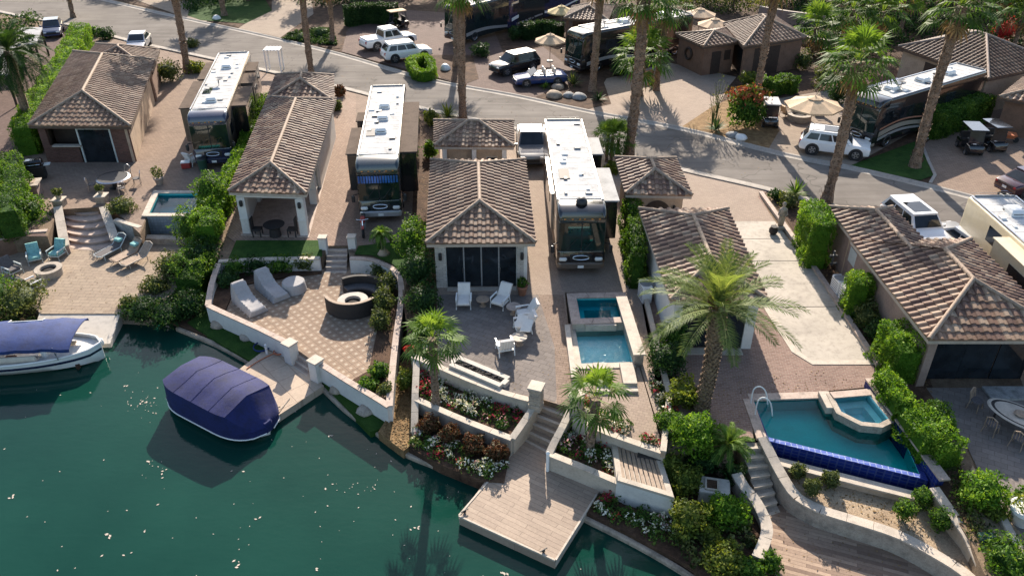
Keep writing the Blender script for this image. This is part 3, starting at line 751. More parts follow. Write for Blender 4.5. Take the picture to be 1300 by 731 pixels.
def motorhome(name, label, front, rear, L, body, front_mat, z=.08, H=3.65, slides=(), roof='rv_roof', acs=(.2, .45, .72), dish=None, stripe=None, capdome=None, glass='rv_glass', side_glass=True, pc=None, W=2.56, group=None, wiper=False, tv=False, band=None, rails=True, loc=None, rz=None):
    """front / rear: pixels of the middle of the front and rear roof edges (height H)"""
    if loc is None:
        f = P(*front, H+z); r = P(*rear, H+z); d = (f-r); d.z = 0; d.normalize(); rz = math.atan2(d.x, -d.y); loc = (f.x, f.y, z)
    root = thing(name, label, 'motorhome', loc, rz, group); hw = W/2
    b = MB(); loft(b, [(-.10, hw*.90, .55, 1.9, .12), (.02, hw*.97, .40, 3.05, .2), (.16, hw*.985, .36, H-.22, .3), (.45, hw, .36, H-.03, .2), (1.2, hw, .36, H, .13), (L-.2, hw, .36, H, .13), (L-.03, hw*.985, .4, H-.04, .16), (L, hw*.95, .5, H-.14, .16)])
    b.build('body', MATS[body], root, smooth=True, auto=40)
    # front cap above the windscreen
    b = MB(); loft(b, [(-.02, hw*.93, 3.0, 3.26, .12), (.10, hw*.98, 2.98, H-.10, .25), (.45, hw*1.004, 2.98, H+.03, .2), (1.0, hw*1.004, 3.0, H+.05, .14), (1.35, hw*.96, 3.2, H+.02, .08)])
    b.build('front_cap', MATS[front_mat], root, smooth=True, auto=40)
    # two-pane windscreen, gently bowed
    for s in (-1, 1):
        w = MB(); vs = []; nx, nz = 6, 4
        for j in range(nz+1):
            for i in range(nx+1):
                x = s*(.03+(hw*.93-.03)*i/nx); zz = 1.38+1.60*j/nz
                vs.append((x, -.185+.06*(abs(x)/hw)**3+.10*j/nz, zz))
        fs = [(j*(nx+1)+i, j*(nx+1)+i+1, (j+1)*(nx+1)+i+1, (j+1)*(nx+1)+i) for j in range(nz) for i in range(nx)]
        w.add(vs, fs); w.add([(p[0], p[1]+.03, p[2]) for p in vs], [tuple(reversed(f)) for f in fs]); w.build('windscreen', MATS[glass], root, smooth=True)
    if band:
        for k in range(15): x = -hw*.86+hw*1.72*k/14; quad_panel('reflection_slat', root, [(x-.055, -.195+.06*(abs(x)/hw)**3, 2.52), (x+.055, -.195+.06*(abs(x)/hw)**3, 2.52), (x+.055, -.18+.06*(abs(x)/hw)**3, 2.96), (x-.055, -.18+.06*(abs(x)/hw)**3, 2.96)], band)  # coloured bars painting the blue reflection along the top of the windscreen
    m = MB(); m.box((0, -.12, 2.26), (.05, .04, 1.46)); 
    m.tube([(-.75, -.17, 1.5), (-.2, -.19, 2.2)], .014, 5); m.tube([(.2, -.17, 1.5), (.7, -.16, 2.15)], .014, 5); m.build('wiper', MATS['black_plastic'], root)
    m = MB(); loft(m, [(-.17, hw*.90, .58, 1.36, .1), (-.12, hw*.985, .5, 1.42, .14), (.3, hw*1.004, .5, 1.42, .1)]); m.build('nose_panel', MATS[front_mat if front_mat != 'white_paint' else body], root, smooth=True, auto=40)
    m = MB(); m.bbox((0, -.17, 1.02), (hw*.9, .06, .36), .03); m.build('grille', MATS['black_plastic'], root)
    m = MB(); m.tube([(hw*.34*math.cos(t), -.215, 1.02+.13*math.sin(t)) for t in [2*PI*k/20 for k in range(21)]], .025, 6, False); m.build('oval_trim', MATS['chrome'], root)
    m = MB(); loft(m, [(-.26, hw*.85, .38, .66, .1), (-.18, hw*.97, .34, .72, .12), (.25, hw*1.006, .34, .72, .1)]); m.build('bumper', MATS[pc or front_mat], root, smooth=True, auto=40)
    m = MB(); m.box((0, -.275, .5), (.32, .02, .15)); m.build('licence_plate', MATS['white_paint'], root)
    for s in (-1, 1):
        m = MB(); m.bbox((s*hw*.74, -.17, .92), (.42, .2, .2), .07); m.build('headlight', MATS['lamp_glass'], root)
        m = MB(); m.tube([(s*hw*.98, .1, 1.75), (s*(hw+.2), -.25, 1.85), (s*(hw+.24), -.3, 1.75)], .03, 6); m.bbox((s*(hw+.24), -.32, 1.6), (.2, .14, .42), .05); m.build('mirror', MATS['black_plastic'], root)
        for k in range(3): m = MB(); m.bbox((s*hw*(.1+.3*k), -.03, 3.2), (.11, .08, .05), .02); m.build('marker_lamp', MATS['amber_lens'], root)
        for yy in (1.75, L-3.2, L-2.05): wheel(root, s*(hw-.14), yy, .5, .3, 'chrome')
        if side_glass:
            for (a, c) in ((.75, 1.75), (2.6, 4.2), (5.4, 7.0), (8.2, 9.4)):
                if c < L-1: quad_panel('side_window', root, [(s*hw, a, 1.9), (s*hw, c, 1.9), (s*hw, c, 2.75), (s*hw, a, 2.75)] if s > 0 else [(s*hw, c, 1.9), (s*hw, a, 1.9), (s*hw, a, 2.75), (s*hw, c, 2.75)], 'dark_glass')
    # pale roof skin, side rails, fittings
    m = MB(); m.bbox((0, (L+1.25)/2, H+.02), (W-.34, L-1.5, .05), .02); m.build('roof', MATS[roof], root)
    if rails:
        for s in (-1, 1): m = MB(); m.bbox((s*(hw-.10), (L+1.1)/2, H+.05), (.09, L-1.4, .09), .02); m.build('roof_rail', MATS['silver_paint'], root)
    m = MB(); m.bbox((0, L-.22, H+.06), (W-.4, .12, .16), .03); m.build('rear_lip', MATS['grey_plastic'], root)
    for t in acs:
        m = MB(); m.rings([[(x*.74, L*t+y*.95, H+.04) for x, y in ((-.5, -.5), (.5, -.5), (.5, .5), (-.5, .5))], [(x*.72, L*t+y*.9, H+.22) for x, y in ((-.5, -.5), (.5, -.5), (.5, .5), (-.5, .5))], [(x*.56, L*t+y*.66, H+.34) for x, y in ((-.5, -.5), (.5, -.5), (.5, .5), (-.5, .5))]])
        ac = m.build('air_conditioner', MATS['white_paint'], root); g = MB(); g.box((0, L*t-.43, H+.13), (.5, .07, .1)); g.build('vent_slot', MATS['grey_plastic'], ac)
    for k in range(13):
        x = random.choice((-1, 1))*random.uniform(.25, hw-.35); y = random.uniform(1.9, L-.9)
        m = MB(); m.bbox((x, y, H+.08), (random.uniform(.16, .4), random.uniform(.16, .4), random.uniform(.06, .16)), .03); m.build('roof_vent', MATS[random.choice(('white_paint', 'grey_plastic', 'black_plastic'))], root)
    m = MB()
    for k in range(int(L*1.3)): m.box((0, 1.6+k*.76, H+.047), (W-.42, .02, .012))
    m.build('roof_seam', MATS['grey_plastic'], root)
    m = MB(); m.box((-.62, L*.34, H+.07), (.56, 1.3, .04)); m.build('solar_panel', MATS['dark_glass'], root)
    m = MB()
    for s_ in (-.18, .18): m.tube([(hw*.5+s_, L+.08, .7), (hw*.5+s_, L+.08, H+.1), (hw*.5+s_, L-.3, H+.14)], .02, 5)
    for k in range(9): m.tube([(hw*.5-.18, L+.08, .8+k*.33), (hw*.5+.18, L+.08, .8+k*.33)], .015, 4)
    m.build('ladder', MATS['chrome'], root)
    if dish:
        m = MB(); m.tube([(0, L*dish, H), (0, L*dish, H+.25), (0, L*dish+.1, H+.42)], .05, 7); m.lathe([(.02, 0), (.2, .03), (.34, .1), (.36, .13), (.2, .06), (.02, .03)], (0, L*dish+.05, H+.42), 18); m.build('satellite_dish', MATS['grey_plastic'], root, smooth=True, auto=40)
    if capdome:
        m = MB(); m.lathe([(.30, 0), (.31, .12), (.26, .26), (.14, .36), (.02, .39)], (0, .75, H+.04), 20); m.build('antenna_dome', MATS[capdome], root, smooth=True)
    for s, y0, y1, dep, z0, z1, sm, tm in slides:
        m = MB(); m.bbox((s*(hw+dep/2-.03), (y0+y1)/2, (z0+z1)/2), (dep+.06, y1-y0, z1-z0), .04); so = m.build('slide_out', MATS[sm], root)
        m = MB(); m.bbox((s*(hw+dep/2), (y0+y1)/2, z1+.05), (dep+.16, y1-y0+.12, .07), .02); m.build('slide_topper', MATS[tm], so)
        m = MB(); m.box((s*(hw+dep+.012), (y0+y1)/2, z0+(z1-z0)*.62), (.02, (y1-y0)*.4, (z1-z0)*.3)); m.build('slide_window', MATS['dark_glass'], so)
    if stripe:
        for smat, zz, hh, amp in stripe:
            for s in (-1, 1):
                m = MB(); n = 26; top = []; bot = []
                for i in range(n+1):
                    y = .5+(L-.9)*i/n; w = zz+amp*math.sin(i/n*7.5)*(1-.3*i/n); t = hh*(1-.55*i/n); top.append(V(s*(hw+.006), y, w+t)); bot.append(V(s*(hw+.006), y, w))
                for i in range(n):
                    p = [bot[i], bot[i+1], top[i+1], top[i]]
                    if s < 0: p = p[::-1]
                    m.face(p)
                m.build('stripe', MATS[smat], root)
    return root
def golf_cart(label, loc, rz, body='black_paint', top='black_paint', seat='wicker', group=None, name='golf_cart'):
    root = thing(name, label, 'golf cart', tuple(loc), rz, group); m = MB()
    loft(m, [(-1.2, .45, .3, .62, .08), (-1.1, .55, .26, .78, .1), (-.6, .58, .26, .82, .1), (-.45, .58, .26, .42, .05), (.2, .58, .26, .42, .05), (.25, .58, .26, .72, .06), (1.1, .56, .28, .74, .08), (1.2, .5, .34, .66, .08)])
    m.build('body', MATS[body], root, smooth=True, auto=35)
    m = MB(); m.bbox((0, .45, .78), (1.05, .5, .14), .05); m.bbox((0, .74, 1.02), (1.05, .14, .44), .05); m.build('seat', MATS[seat], root)
    m = MB(); m.bbox((0, 0, 1.86), (1.2, 1.9, .09), .06); m.build('canopy', MATS[top], root)
    for sx in (-.5, .5):
        for yy, y2 in ((-.75, -.55), (.95, .8)): m = MB(); m.tube([(sx, yy, .7), (sx, y2, 1.84)], .025, 6); m.build('canopy_post', MATS['black_plastic'], root)
        for yy in (-.78, .75): wheel(root, sx*1.02, yy, .24, .2)
    m = MB(); m.tube([(-.25, -.5, .8), (-.25, -.2, 1.02)], .02, 6); m.lathe([(.16, 0), (.19, .02), (.16, .04)], (-.25, -.2, 1.02), 14); m.build('steering_wheel', MATS['black_plastic'], root)
    quad_panel('windscreen', root, [(-.5, -.72, .85), (.5, -.72, .85), (.5, -.56, 1.8), (-.5, -.56, 1.8)], 'car_glass')
    return root
# ================================================================= world, sun, camera
SUN_EL = 28.
w = bpy.data.worlds.new('World'); scene.world = w; w.use_nodes = True
nt = w.node_tree; bg = nt.nodes['Background']; sk = nt.nodes.new('ShaderNodeTexSky'); sk.sky_type = 'NISHITA'
sk.sun_disc = False; sk.sun_elevation = R(SUN_EL); sk.sun_rotation = R(-1); sk.altitude = 50; sk.air_density = 1.; sk.dust_density = 1.6
nt.links.new(sk.outputs[0], bg.inputs[0]); bg.inputs[1].default_value = .105
sl = bpy.data.lights.new('sun', 'SUN'); sl.energy = 4.6; sl.angle = R(.5); sl.color = (1, .885, .75)
so = bpy.data.objects.new('sun', sl); COL.objects.link(so); so.rotation_euler = Vector((-.015*0, -math.cos(R(SUN_EL)), -math.sin(R(SUN_EL)))).to_track_quat('-Z', 'Y').to_euler()
cd = bpy.data.cameras.new('camera'); cam = bpy.data.objects.new('camera', cd); COL.objects.link(cam); scene.camera = cam
cam.location = (0, 0, CAM_H); cam.rotation_euler = (PI/2-TILT, 0, 0); cd.lens = 36*FPX/1300; cd.sensor_width = 36; cd.clip_end = 2000; cd.clip_start = .5
scene.view_settings.view_transform = 'Standard'; scene.view_settings.look = 'None'; scene.view_settings.exposure = 1.22; scene.view_settings.gamma = 1
scene.render.engine = 'CYCLES'; scene.cycles.max_bounces = 6; scene.cycles.transparent_max_bounces = 8; scene.cycles.caustics_reflective = False; scene.cycles.caustics_refractive = False

# ================================================================= ground, water
soil = ground_mat('soil', [(.10, .07, .045), (.19, .135, .09), (.26, .195, .13)], .8)
sand = ground_mat('bare_earth', [(.26, .185, .12), (.36, .27, .18), (.44, .34, .23)], 1.1)
mulch = ground_mat('mulch', [(.035, .022, .015), (.085, .05, .032), (.15, .09, .055)], 1.6)
turf = ground_mat('turf', [(.012, .045, .006), (.028, .075, .011), (.045, .10, .016)], 1.5, .95, .8, 30)
straw = ground_mat('dry_mulch', [(.12, .07, .035), (.24, .15, .07), (.34, .23, .12)], 2.2)
EDGE = [(-900, 300), (-200, 300), (60, 300), (74, 266), (140, 262), (178, 297), (199, 243), (256, 242), (252, 302), (276, 328), (408, 326), (416, 312), (442, 312), (444, 328), (470, 328), (496, 338), (509, 353), (512, 380), (522, 452), (560, 466), (595, 481), (640, 498), (686, 506), (726, 518), (727, 462), (718, 372), (784, 372), (812, 470), (845, 573), (938, 557), (957, 556), (955, 506), (1103, 492), (1192, 616), (1196, 634), (1230, 681), (1246, 718), (1270, 770), (1500, 1100)]
g = MB(); ed = [P(x, y, 0) for x, y in EDGE]; ed[0] = V(-400, ed[0].y, 0); ed[-1] = V(26, 12, 0)
top = [V(p.x, p.y, -.03) for p in ed]+[V(400, 12, -.03), V(400, 900, -.03), V(-400, 900, -.03)]
g.face(top[::-1])
for a, b in zip(ed, ed[1:]+[V(400, 12, 0)]): g.face([V(a.x, a.y, -3.2), V(b.x, b.y, -3.2), V(b.x, b.y, -.03), V(a.x, a.y, -.03)])
g.face([V(-400, -120, -3.2), V(400, -120, -3.2), V(400, 120, -3.2), V(-400, 120, -3.2)])
struct('ground', g, soil)
WZ = -1.75
wm = MB(); wm.face([V(-140, -60, WZ), V(60, -60, WZ), V(60, 60, WZ), V(-140, 60, WZ)]); struct('lake_water', wm, MATS['lake'])

SHORE = [(-260, 470), (-60, 440), (40, 418), (100, 470), (148, 395), (165, 385), (235, 420), (278, 437), (318, 460), (410, 488), (440, 519), (480, 548), (510, 571), (560, 592), (610, 612), (655, 628), (740, 655), (800, 684), (850, 712), (890, 738), (960, 790), (1060, 850)]
bk = MB(); sh = [P(x, y, -1.75) for x, y in SHORE]
poly = sh+[V(30, 12, 0), V(40, 40, 0), V(10, 55, 0), V(-60, 55, 0)]
bk.prism(poly, -3.1, -1.52); struct('bank', bk, mulch)
# stone edge along the water
for seg in ([(225, 415), (278, 437), (322, 461)], [(408, 489), (440, 519), (480, 548), (510, 571), (560, 592), (610, 612), (652, 630)], [(742, 655), (800, 684), (850, 712), (890, 738), (960, 790)]):
    e = MB(); pts = smoothpath([P(x, y, -1.56) for x, y in seg], 5)
    sweep(e, pts, [(-.11, -.5), (.09, -.5), (.11, -.05), (.05, .01), (-.07, .01), (-.12, -.05)]); struct('shore_edge', e, MATS['rock'])

# ================================================================= street
NEAR = [(-420, -95), (-120, -18), (0, 15), (85, 31), (165, 52), (220, 64), (330, 88), (440, 113), (520, 134), (640, 160), (760, 189), (864, 215), (974, 240), (1080, 268), (1180, 296), (1300, 333), (1500, 400)]
FAR = [(-300, -140), (-60, -48), (130, 0), (233, 24), (334, 46), (432, 70), (540, 101), (652, 122), (750, 143), (864, 164), (991, 196), (1080, 214), (1190, 240), (1300, 270), (1500, 330)]
nr = smoothpath([P(x, y, 0) for x, y in NEAR], 4); fr = smoothpath([P(x, y, 0) for x, y in FAR], 4)
s = MB(); m_ = 60
def resamp(pts, n):
    L = [0]
    for a, b in zip(pts, pts[1:]): L.append(L[-1]+(b-a).length)
    A = np.array([tuple(p) for p in pts]); t = np.linspace(0, L[-1], n); return [V(*[float(np.interp(q, L, A[:, k])) for k in range(3)]) for q in t]
na, fa = resamp(nr, m_), resamp(fr, m_)
s.rings([[a, b] for a, b in zip(na, fa)], False, closed=False); struct('street', s, MATS['asphalt'])
for nm, pts, sg in (('kerb', nr, -1), ('kerb', fr, 1)):
    k = MB(); sweep(k, pts, [(sg*-.35, -.02), (sg*-.35, .012), (sg*-.02, .022), (sg*.14, .10), (sg*.30, .11), (sg*.34, .09), (sg*.34, -.02)] if sg > 0 else [(.35, -.02), (-.34, -.02), (-.34, .07), (-.1, .075), (.05, .022), (.35, .012)])
    struct(nm, k, MATS['kerb'])

# ================================================================= paved lots
PINK = paving('pink_pavers', (0.292, 0.216, 0.164), (0.241, 0.174, 0.134), (0.161, 0.122, 0.094), .34, .17, R(12), .012, blotch=.16)
TAN = paving('tan_pavers', (0.341, 0.251, 0.195), (0.275, 0.194, 0.148), (0.188, 0.137, 0.107), .30, .15, R(50), .012, blotch=.14)
DOT = paving('dotted_pavers', (0.318, 0.233, 0.167), (0.270, 0.194, 0.140), (0.172, 0.127, 0.096), .40, .40, R(48), .012, blotch=.12, offset=0., dots=((.43, .36, .28), .40, .14))
GREY = paving('grey_pavers', (0.227, 0.196, 0.174), (0.184, 0.158, 0.142), (0.133, 0.115, 0.103), .45, .30, R(28), .012, blotch=.16)
RED = paving('brick_pavers', (0.276, 0.184, 0.148), (0.208, 0.133, 0.110), (0.308, 0.251, 0.205), .24, .12, R(8), .012, blotch=.16)
BLUSH = paving('blush_pavers', (0.356, 0.281, 0.222), (0.313, 0.242, 0.194), (0.256, 0.201, 0.154), .24, .16, R(20), .010, blotch=.10)
BUFF = paving('buff_pavers', (0.356, 0.283, 0.210), (0.306, 0.239, 0.179), (0.220, 0.175, 0.134), .50, .30, R(4), .014, blotch=.14)
SLAB = paving('dock_slabs', (0.482, 0.387, 0.297), (0.447, 0.353, 0.271), (0.344, 0.267, 0.206), .95, .95, R(-40), .02, blotch=.10, offset=0.)
DECK = paving('wood_deck', (0.380, 0.295, 0.225), (0.314, 0.240, 0.183), (0.181, 0.135, 0.101), 1.9, .21, R(32), .008, blotch=.14, rough=.6)
DECK2 = paving('wood_deck_dark', (.42, .305, .22), (.20, .135, .10), (.16, .11, .08), 1.7, .16, R(20), .006, blotch=.14, rough=.6)
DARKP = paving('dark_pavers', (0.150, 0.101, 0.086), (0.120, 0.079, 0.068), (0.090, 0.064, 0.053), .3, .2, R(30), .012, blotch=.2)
FARP = paving('far_pavers', (0.310, 0.248, 0.192), (0.279, 0.220, 0.171), (0.223, 0.174, 0.136), .5, .4, R(-20), .012, blotch=.12)
sheet('left_pad', [(-120, 300), (-40, 120), (60, 40), (85, 34), (118, 42), (30, 190), (22, 268), (60, 300)], -.010, DARKP)  # dark paver colour stands in for black shadow and dark plants here
sheet('lot_paving', [(18, 268), (70, 110), (130, 46), (165, 55), (220, 67), (328, 91), (352, 118), (300, 220), (270, 241), (256, 241), (199, 242), (177, 296), (140, 262), (74, 266), (40, 290)], .0, PINK)
sheet('tan_driveway', [(328, 91), (440, 116), (474, 125), (452, 300), (447, 312), (408, 312), (300, 308), (288, 300)], .004, TAN)
sheet('bus_pad', [(452, 120), (520, 137), (545, 143), (530, 330), (445, 318), (449, 290)], .008, PINK)
sheet('lawn', [(300, 305), (408, 305), (409, 326), (290, 328)], .03, turf)
sheet('lawn', [(455, 312), (520, 305), (528, 345), (512, 352), (500, 336), (472, 324), (450, 323)], .03, turf)
sheet('planting_strip', [(530, 140), (560, 146), (556, 300), (553, 462), (522, 452), (512, 380), (520, 330)], .012, mulch)
sheet('blush_paving', [(548, 143), (640, 163), (765, 192), (800, 215), (812, 330), (848, 520), (843, 572), (813, 470), (785, 371), (717, 371), (726, 462), (726, 518), (686, 506), (640, 498), (595, 481), (556, 464), (553, 372)], .0, BLUSH)
sheet('grey_patio', [(557, 374), (692, 374), (708, 440), (718, 488), (704, 510), (686, 505), (640, 496), (595, 479), (558, 463)], .006, GREY)
sheet('blush_walk', [(683, 374), (715, 374), (733, 500), (726, 517), (707, 511), (704, 440)], .010, PINK)
sheet('upper_driveway', [(790, 196), (864, 217), (974, 243), (965, 250), (1000, 310), (1116, 462), (1112, 492), (1103, 491), (954, 505), (956, 556), (938, 556), (845, 572), (830, 470), (800, 300)], .0, RED)
sheet('blush_driveway', [(800, 200), (864, 218), (970, 242), (962, 250), (984, 281), (925, 281), (880, 275), (850, 260)], .006, BLUSH)
sheet('concrete_pad', [(915, 281), (984, 281), (1043, 358), (1112, 458), (1031, 460), (1009, 446), (973, 390), (930, 330)], .010, MATS['concrete_pad'])
# saw-cut joints of the concrete pad
for a, b in (((938, 331), (1022, 331)), ((962, 390), (1063, 389)), ((930, 303), (1001, 303))):
    j = MB(); p, q = P(*a, .013), P(*b, .013); j.tube([p, q], .012, 4); struct('pad_joint', j, MATS['dark_wood'])
for pts in ([(973, 390), (1009, 446), (1031, 460), (1113, 460)],):
    j = MB(); sweep(j, [P(x, y, .012) for x, y in pts], [(-.16, -.02), (.16, -.02), (.16, .014), (-.16, .014)]); struct('pad_border', j, MATS['coping_pale'])
sheet('side_yard', [(980, 250), (1075, 270), (1060, 345), (1180, 480), (1260, 700), (1196, 634), (1112, 470), (1048, 358)], .008, mulch)
sheet('stone_patio', [(1176, 492), (1420, 492), (1480, 640), (1310, 690), (1262, 640), (1225, 560)], .012, GREY)
sheet('sand_path', [(1235, 590), (1262, 640), (1310, 690), (1400, 760), (1300, 780), (1250, 700), (1222, 620)], .010, sand)
sheet('coach_pad', [(1180, 300), (1300, 337), (1460, 390), (1500, 500), (1300, 492), (1276, 430)], .004, FARP)
# far side of the street
sheet('far_driveway', [(60, -40), (233, 22), (262, 28), (300, -20), (240, -60)], .05, FARP)
sheet('far_lawn', [(238, 20), (255, 26), (312, 30), (345, 14), (330, -12), (250, -10)], .06, turf)
sheet('far_driveway', [(300, 38), (334, 43), (356, 48), (398, 18), (392, -25), (345, -25), (345, 14), (312, 30)], .05, FARP)
sheet('far_bed', [(356, 50), (392, 58), (432, 62), (440, 45), (410, 30), (372, 36)], .06, mulch)
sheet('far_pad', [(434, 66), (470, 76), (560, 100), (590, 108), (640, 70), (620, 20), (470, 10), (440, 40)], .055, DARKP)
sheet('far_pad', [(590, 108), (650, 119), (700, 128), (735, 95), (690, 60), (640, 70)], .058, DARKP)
sheet('far_bed', [(560, 99), (590, 107), (608, 100), (600, 70), (540, 70)], .075, mulch)
sheet('far_bed', [(680, 123), (745, 139), (776, 132), (765, 100), (715, 108)], .075, mulch)
sheet('far_driveway', [(745, 140), (806, 150), (864, 162), (905, 150), (925, 110), (935, 98), (850, 80), (770, 100)], .062, BLUSH)
sheet('far_bed', [(864, 162), (905, 171), (975, 190), (990, 165), (940, 120), (905, 135)], .078, straw)
sheet('far_driveway', [(965, 188), (991, 194), (1030, 202), (1082, 210), (1190, 150), (1080, 110), (960, 130)], .064, FARP)
sheet('lawn', [(1080, 210), (1110, 217), (1168, 229), (1186, 222), (1172, 185), (1166, 178)], .09, turf)
sheet('far_driveway', [(1172, 185), (1186, 222), (1180, 234), (1225, 246), (1300, 266), (1460, 305), (1460, 130), (1262, 130), (1180, 178)], .06, PINK)
sheet('far_yard', [(-300, -50), (-60, -52), (130, -4), (233, 20), (334, 42), (432, 66), (540, 97), (652, 118), (750, 139), (864, 160), (991, 192), (1080, 210), (1190, 236), (1300, 266), (1500, 326), (1900, 300), (1500, -90), (700, -120), (0, -120)], .02, mulch)  # dark mulch colour stands in for dense tree shade on the ground
for pts in ([(1172, 187), (1179, 205), (1187, 222), (1181, 232)], [(1166, 178), (1190, 172), (1212, 168)]):
    e = MB(); sweep(e, [P(x, y, .10) for x, y in pts], [(-.1, -.1), (.1, -.1), (.1, .03), (-.1, .03)]); struct('kerb', e, MATS['kerb'])

# lower terraces
def terrace(name, px, z, mat, base=-3.0): 
    mb = MB(); mb.prism([P(x, y, z) for x, y in px], base, z); return struct(name, mb, mat)
terrace('lower_patio', [(-60, 330), (60, 310), (85, 300), (240, 296), (262, 330), (232, 358), (192, 400), (152, 398), (52, 398), (20, 370), (-60, 380)], -1.10, BUFF)
ls = MB(); a, b, c, d = P(50, 397, -1.12), P(153, 397, -1.12), P(140, 436, -1.5), P(38, 436, -1.5)
ls.rings([[V(p.x, p.y, -3) for p in (a, b, c, d)], [a, b, c, d]]); struct('launch_slab', ls, MATS['concrete'])
terrace('dotted_patio', [(266, 384), (279, 338), (408, 330), (416, 322), (442, 322), (470, 332), (496, 342), (506, 355), (508, 385), (500, 430), (493, 514), (440, 486), (398, 458), (366, 436), (300, 404)], -.80, DOT)
terrace('dotted_planter', [(276, 330), (409, 327), (408, 346), (360, 352), (300, 362), (285, 395), (268, 384)], -.70, mulch)
terrace('dotted_planter', [(472, 330), (496, 340), (508, 355), (506, 385), (500, 430), (494, 470), (470, 505), (440, 486), (468, 470), (483, 400), (480, 345)], -.74, mulch)
terrace('dock_slab', [(337, 443), (372, 458), (396, 476), (411, 489), (352, 528), (286, 482)], -1.38, SLAB)
terrace('bank_lawn', [(238, 409), (268, 388), (366, 452), (338, 444), (318, 458), (278, 435)], -1.42, turf)
terrace('bank_lawn', [(397, 470), (497, 524), (494, 540), (470, 548), (440, 517), (411, 488)], -1.42, turf)
terrace('dry_garden', [(497, 522), (508, 460), (526, 452), (528, 560), (512, 572), (480, 548)], -1.30, straw)
terrace('flower_terrace', [(527, 458), (560, 468), (595, 484), (640, 500), (684, 508), (650, 556), (600, 537), (560, 520), (527, 505)], -.62, mulch)
terrace('flower_terrace', [(527, 520), (560, 535), (600, 552), (648, 572), (640, 612), (610, 610), (560, 590), (520, 568)], -1.25, mulch)
terrace('wood_dock', [(652, 562), (668, 552), (700, 572), (784, 604), (757, 628), (705, 711), (583, 655)], -1.30, DECK)
terrace('flower_terrace', [(729, 531), (775, 553), (783, 605), (697, 574), (712, 545)], -.72, mulch)
terrace('flower_terrace', [(757, 630), (784, 605), (790, 640), (850, 655), (880, 720), (850, 705), (800, 678), (745, 650)], -1.40, mulch)
terrace('shrub_terrace', [(843, 573), (938, 560), (946, 612), (972, 660), (960, 708), (985, 740), (960, 785), (890, 735), (855, 655), (858, 632), (842, 576)], -1.15, mulch)
terrace('bare_terrace', [(985, 588), (1170, 632), (1190, 630), (1234, 690), (1275, 780), (1232, 735), (1187, 704), (1139, 679), (1084, 661), (1043, 648), (1014, 633)], -.70, sand)
terrace('lower_deck', [(966, 650), (1012, 632), (1050, 640), (1110, 660), (1200, 700), (1300, 800), (1150, 900), (1040, 830), (990, 745), (975, 700)], -1.42, DECK2)
terrace('spa_terrace', [(727, 463), (812, 463), (845, 572), (775, 550), (729, 530)], 0.0, BLUSH)
# the sharp-edged boards under the wood dock
e = MB(); pts = [P(668, 556, -1.33), P(583, 655, -1.33), P(705, 711, -1.33), P(757, 628, -1.33)]
for a, b in zip(pts, pts[1:]):
    d = (b-a).normalized(); n = V(-d.y, d.x, 0)
    e.rings([[a-n*.05+V(0, 0, h) for h in (-.02, .055)]+[a+n*.02+V(0, 0, h) for h in (.055, -.02)], [b-n*.05+V(0, 0, h) for h in (-.02, .055)]+[b+n*.02+V(0, 0, h) for h in (.055, -.02)]])
    e.rings([[a-n*.02+V(0, 0, h) for h in (-.35, -.10)]+[a+n*.05+V(0, 0, h) for h in (-.10, -.35)], [b-n*.02+V(0, 0, h) for h in (-.35, -.10)]+[b+n*.05+V(0, 0, h) for h in (-.10, -.35)]])
struct('dock_edge', e, MATS['coping_pale'])

# ================================================================= retaining walls
def rwall(px, zt, zb, label, mat='stucco_white', cap='coping', th=.22, seg=.9, capw=.30, smooth=2, name='retaining_wall', cat='wall', group=None):
    zs = zt if isinstance(zt, (list, tuple)) else [zt]*len(px)
    pts = [P(x, y, z) for (x, y), z in zip(px, zs)]
    if smooth > 1: pts = smoothpath(pts, smooth)
    root = thing(name, label, cat, (pts[0].x, pts[0].y, zb), 0, group)
    m = MB(); sweep(m, [V(p.x, p.y, 0) for p in pts], [(-th/2, zb), (th/2, zb), (th/2, 0), (-th/2, 0)])
    # follow the cap height
    k = len(pts); vs = m.v
    for i, p in enumerate(pts):
        for q in (2, 3): x, y, z = vs[i*4+q]; vs[i*4+q] = (x, y, p.z-.07)
    m.build('wall', MATS[mat], root, world=True)
    c = MB(); L = [0]
    for a, b in zip(pts, pts[1:]): L.append(L[-1]+(b-a).length)
    A = np.array([tuple(p) for p in pts]); n = max(1, round(L[-1]/seg))
    for i in range(n):
        t = np.linspace(L[-1]*i/n+.008, L[-1]*(i+1)/n-.008, 4); sp = [V(*[float(np.interp(q, L, A[:, j])) for j in range(3)]) for q in t]
        sweep(c, sp, [(-capw/2, -.068), (capw/2, -.068), (capw/2, 0), (-capw/2, 0)])
    if cap: c.build('coping', MATS[cap], root, world=True)
    return root
def pillar(px, ztop, zb, w, label, mat='stucco_white', cap='coping_pale', rot=0., name='pillar', stacked=False, lamp=False):
    p = P(px[0], px[1], ztop); root = thing(name, label, 'pillar', (p.x, p.y, zb), rot); h = ztop-zb
    m = MB()
    if stacked:
        z = 0
        while z < h-.1:
            hh = random.uniform(.07, .13); k = w*random.uniform(.94, 1.05); m.bbox((random.uniform(-.015, .015), random.uniform(-.015, .015), z+hh/2), (k, k*random.uniform(.95, 1.05), hh-.012), .02); z += hh
        m.box((0, 0, h/2-.05), (w*.9, w*.9, h-.1))
    else: m.box((0, 0, (h-.08)/2), (w, w, h-.08))
    m.build('shaft', MATS[mat], root)
    c = MB(); c.bbox((0, 0, h-.04), (w*1.22, w*1.22, .08), .02); c.build('cap', MATS[cap], root)
    return root
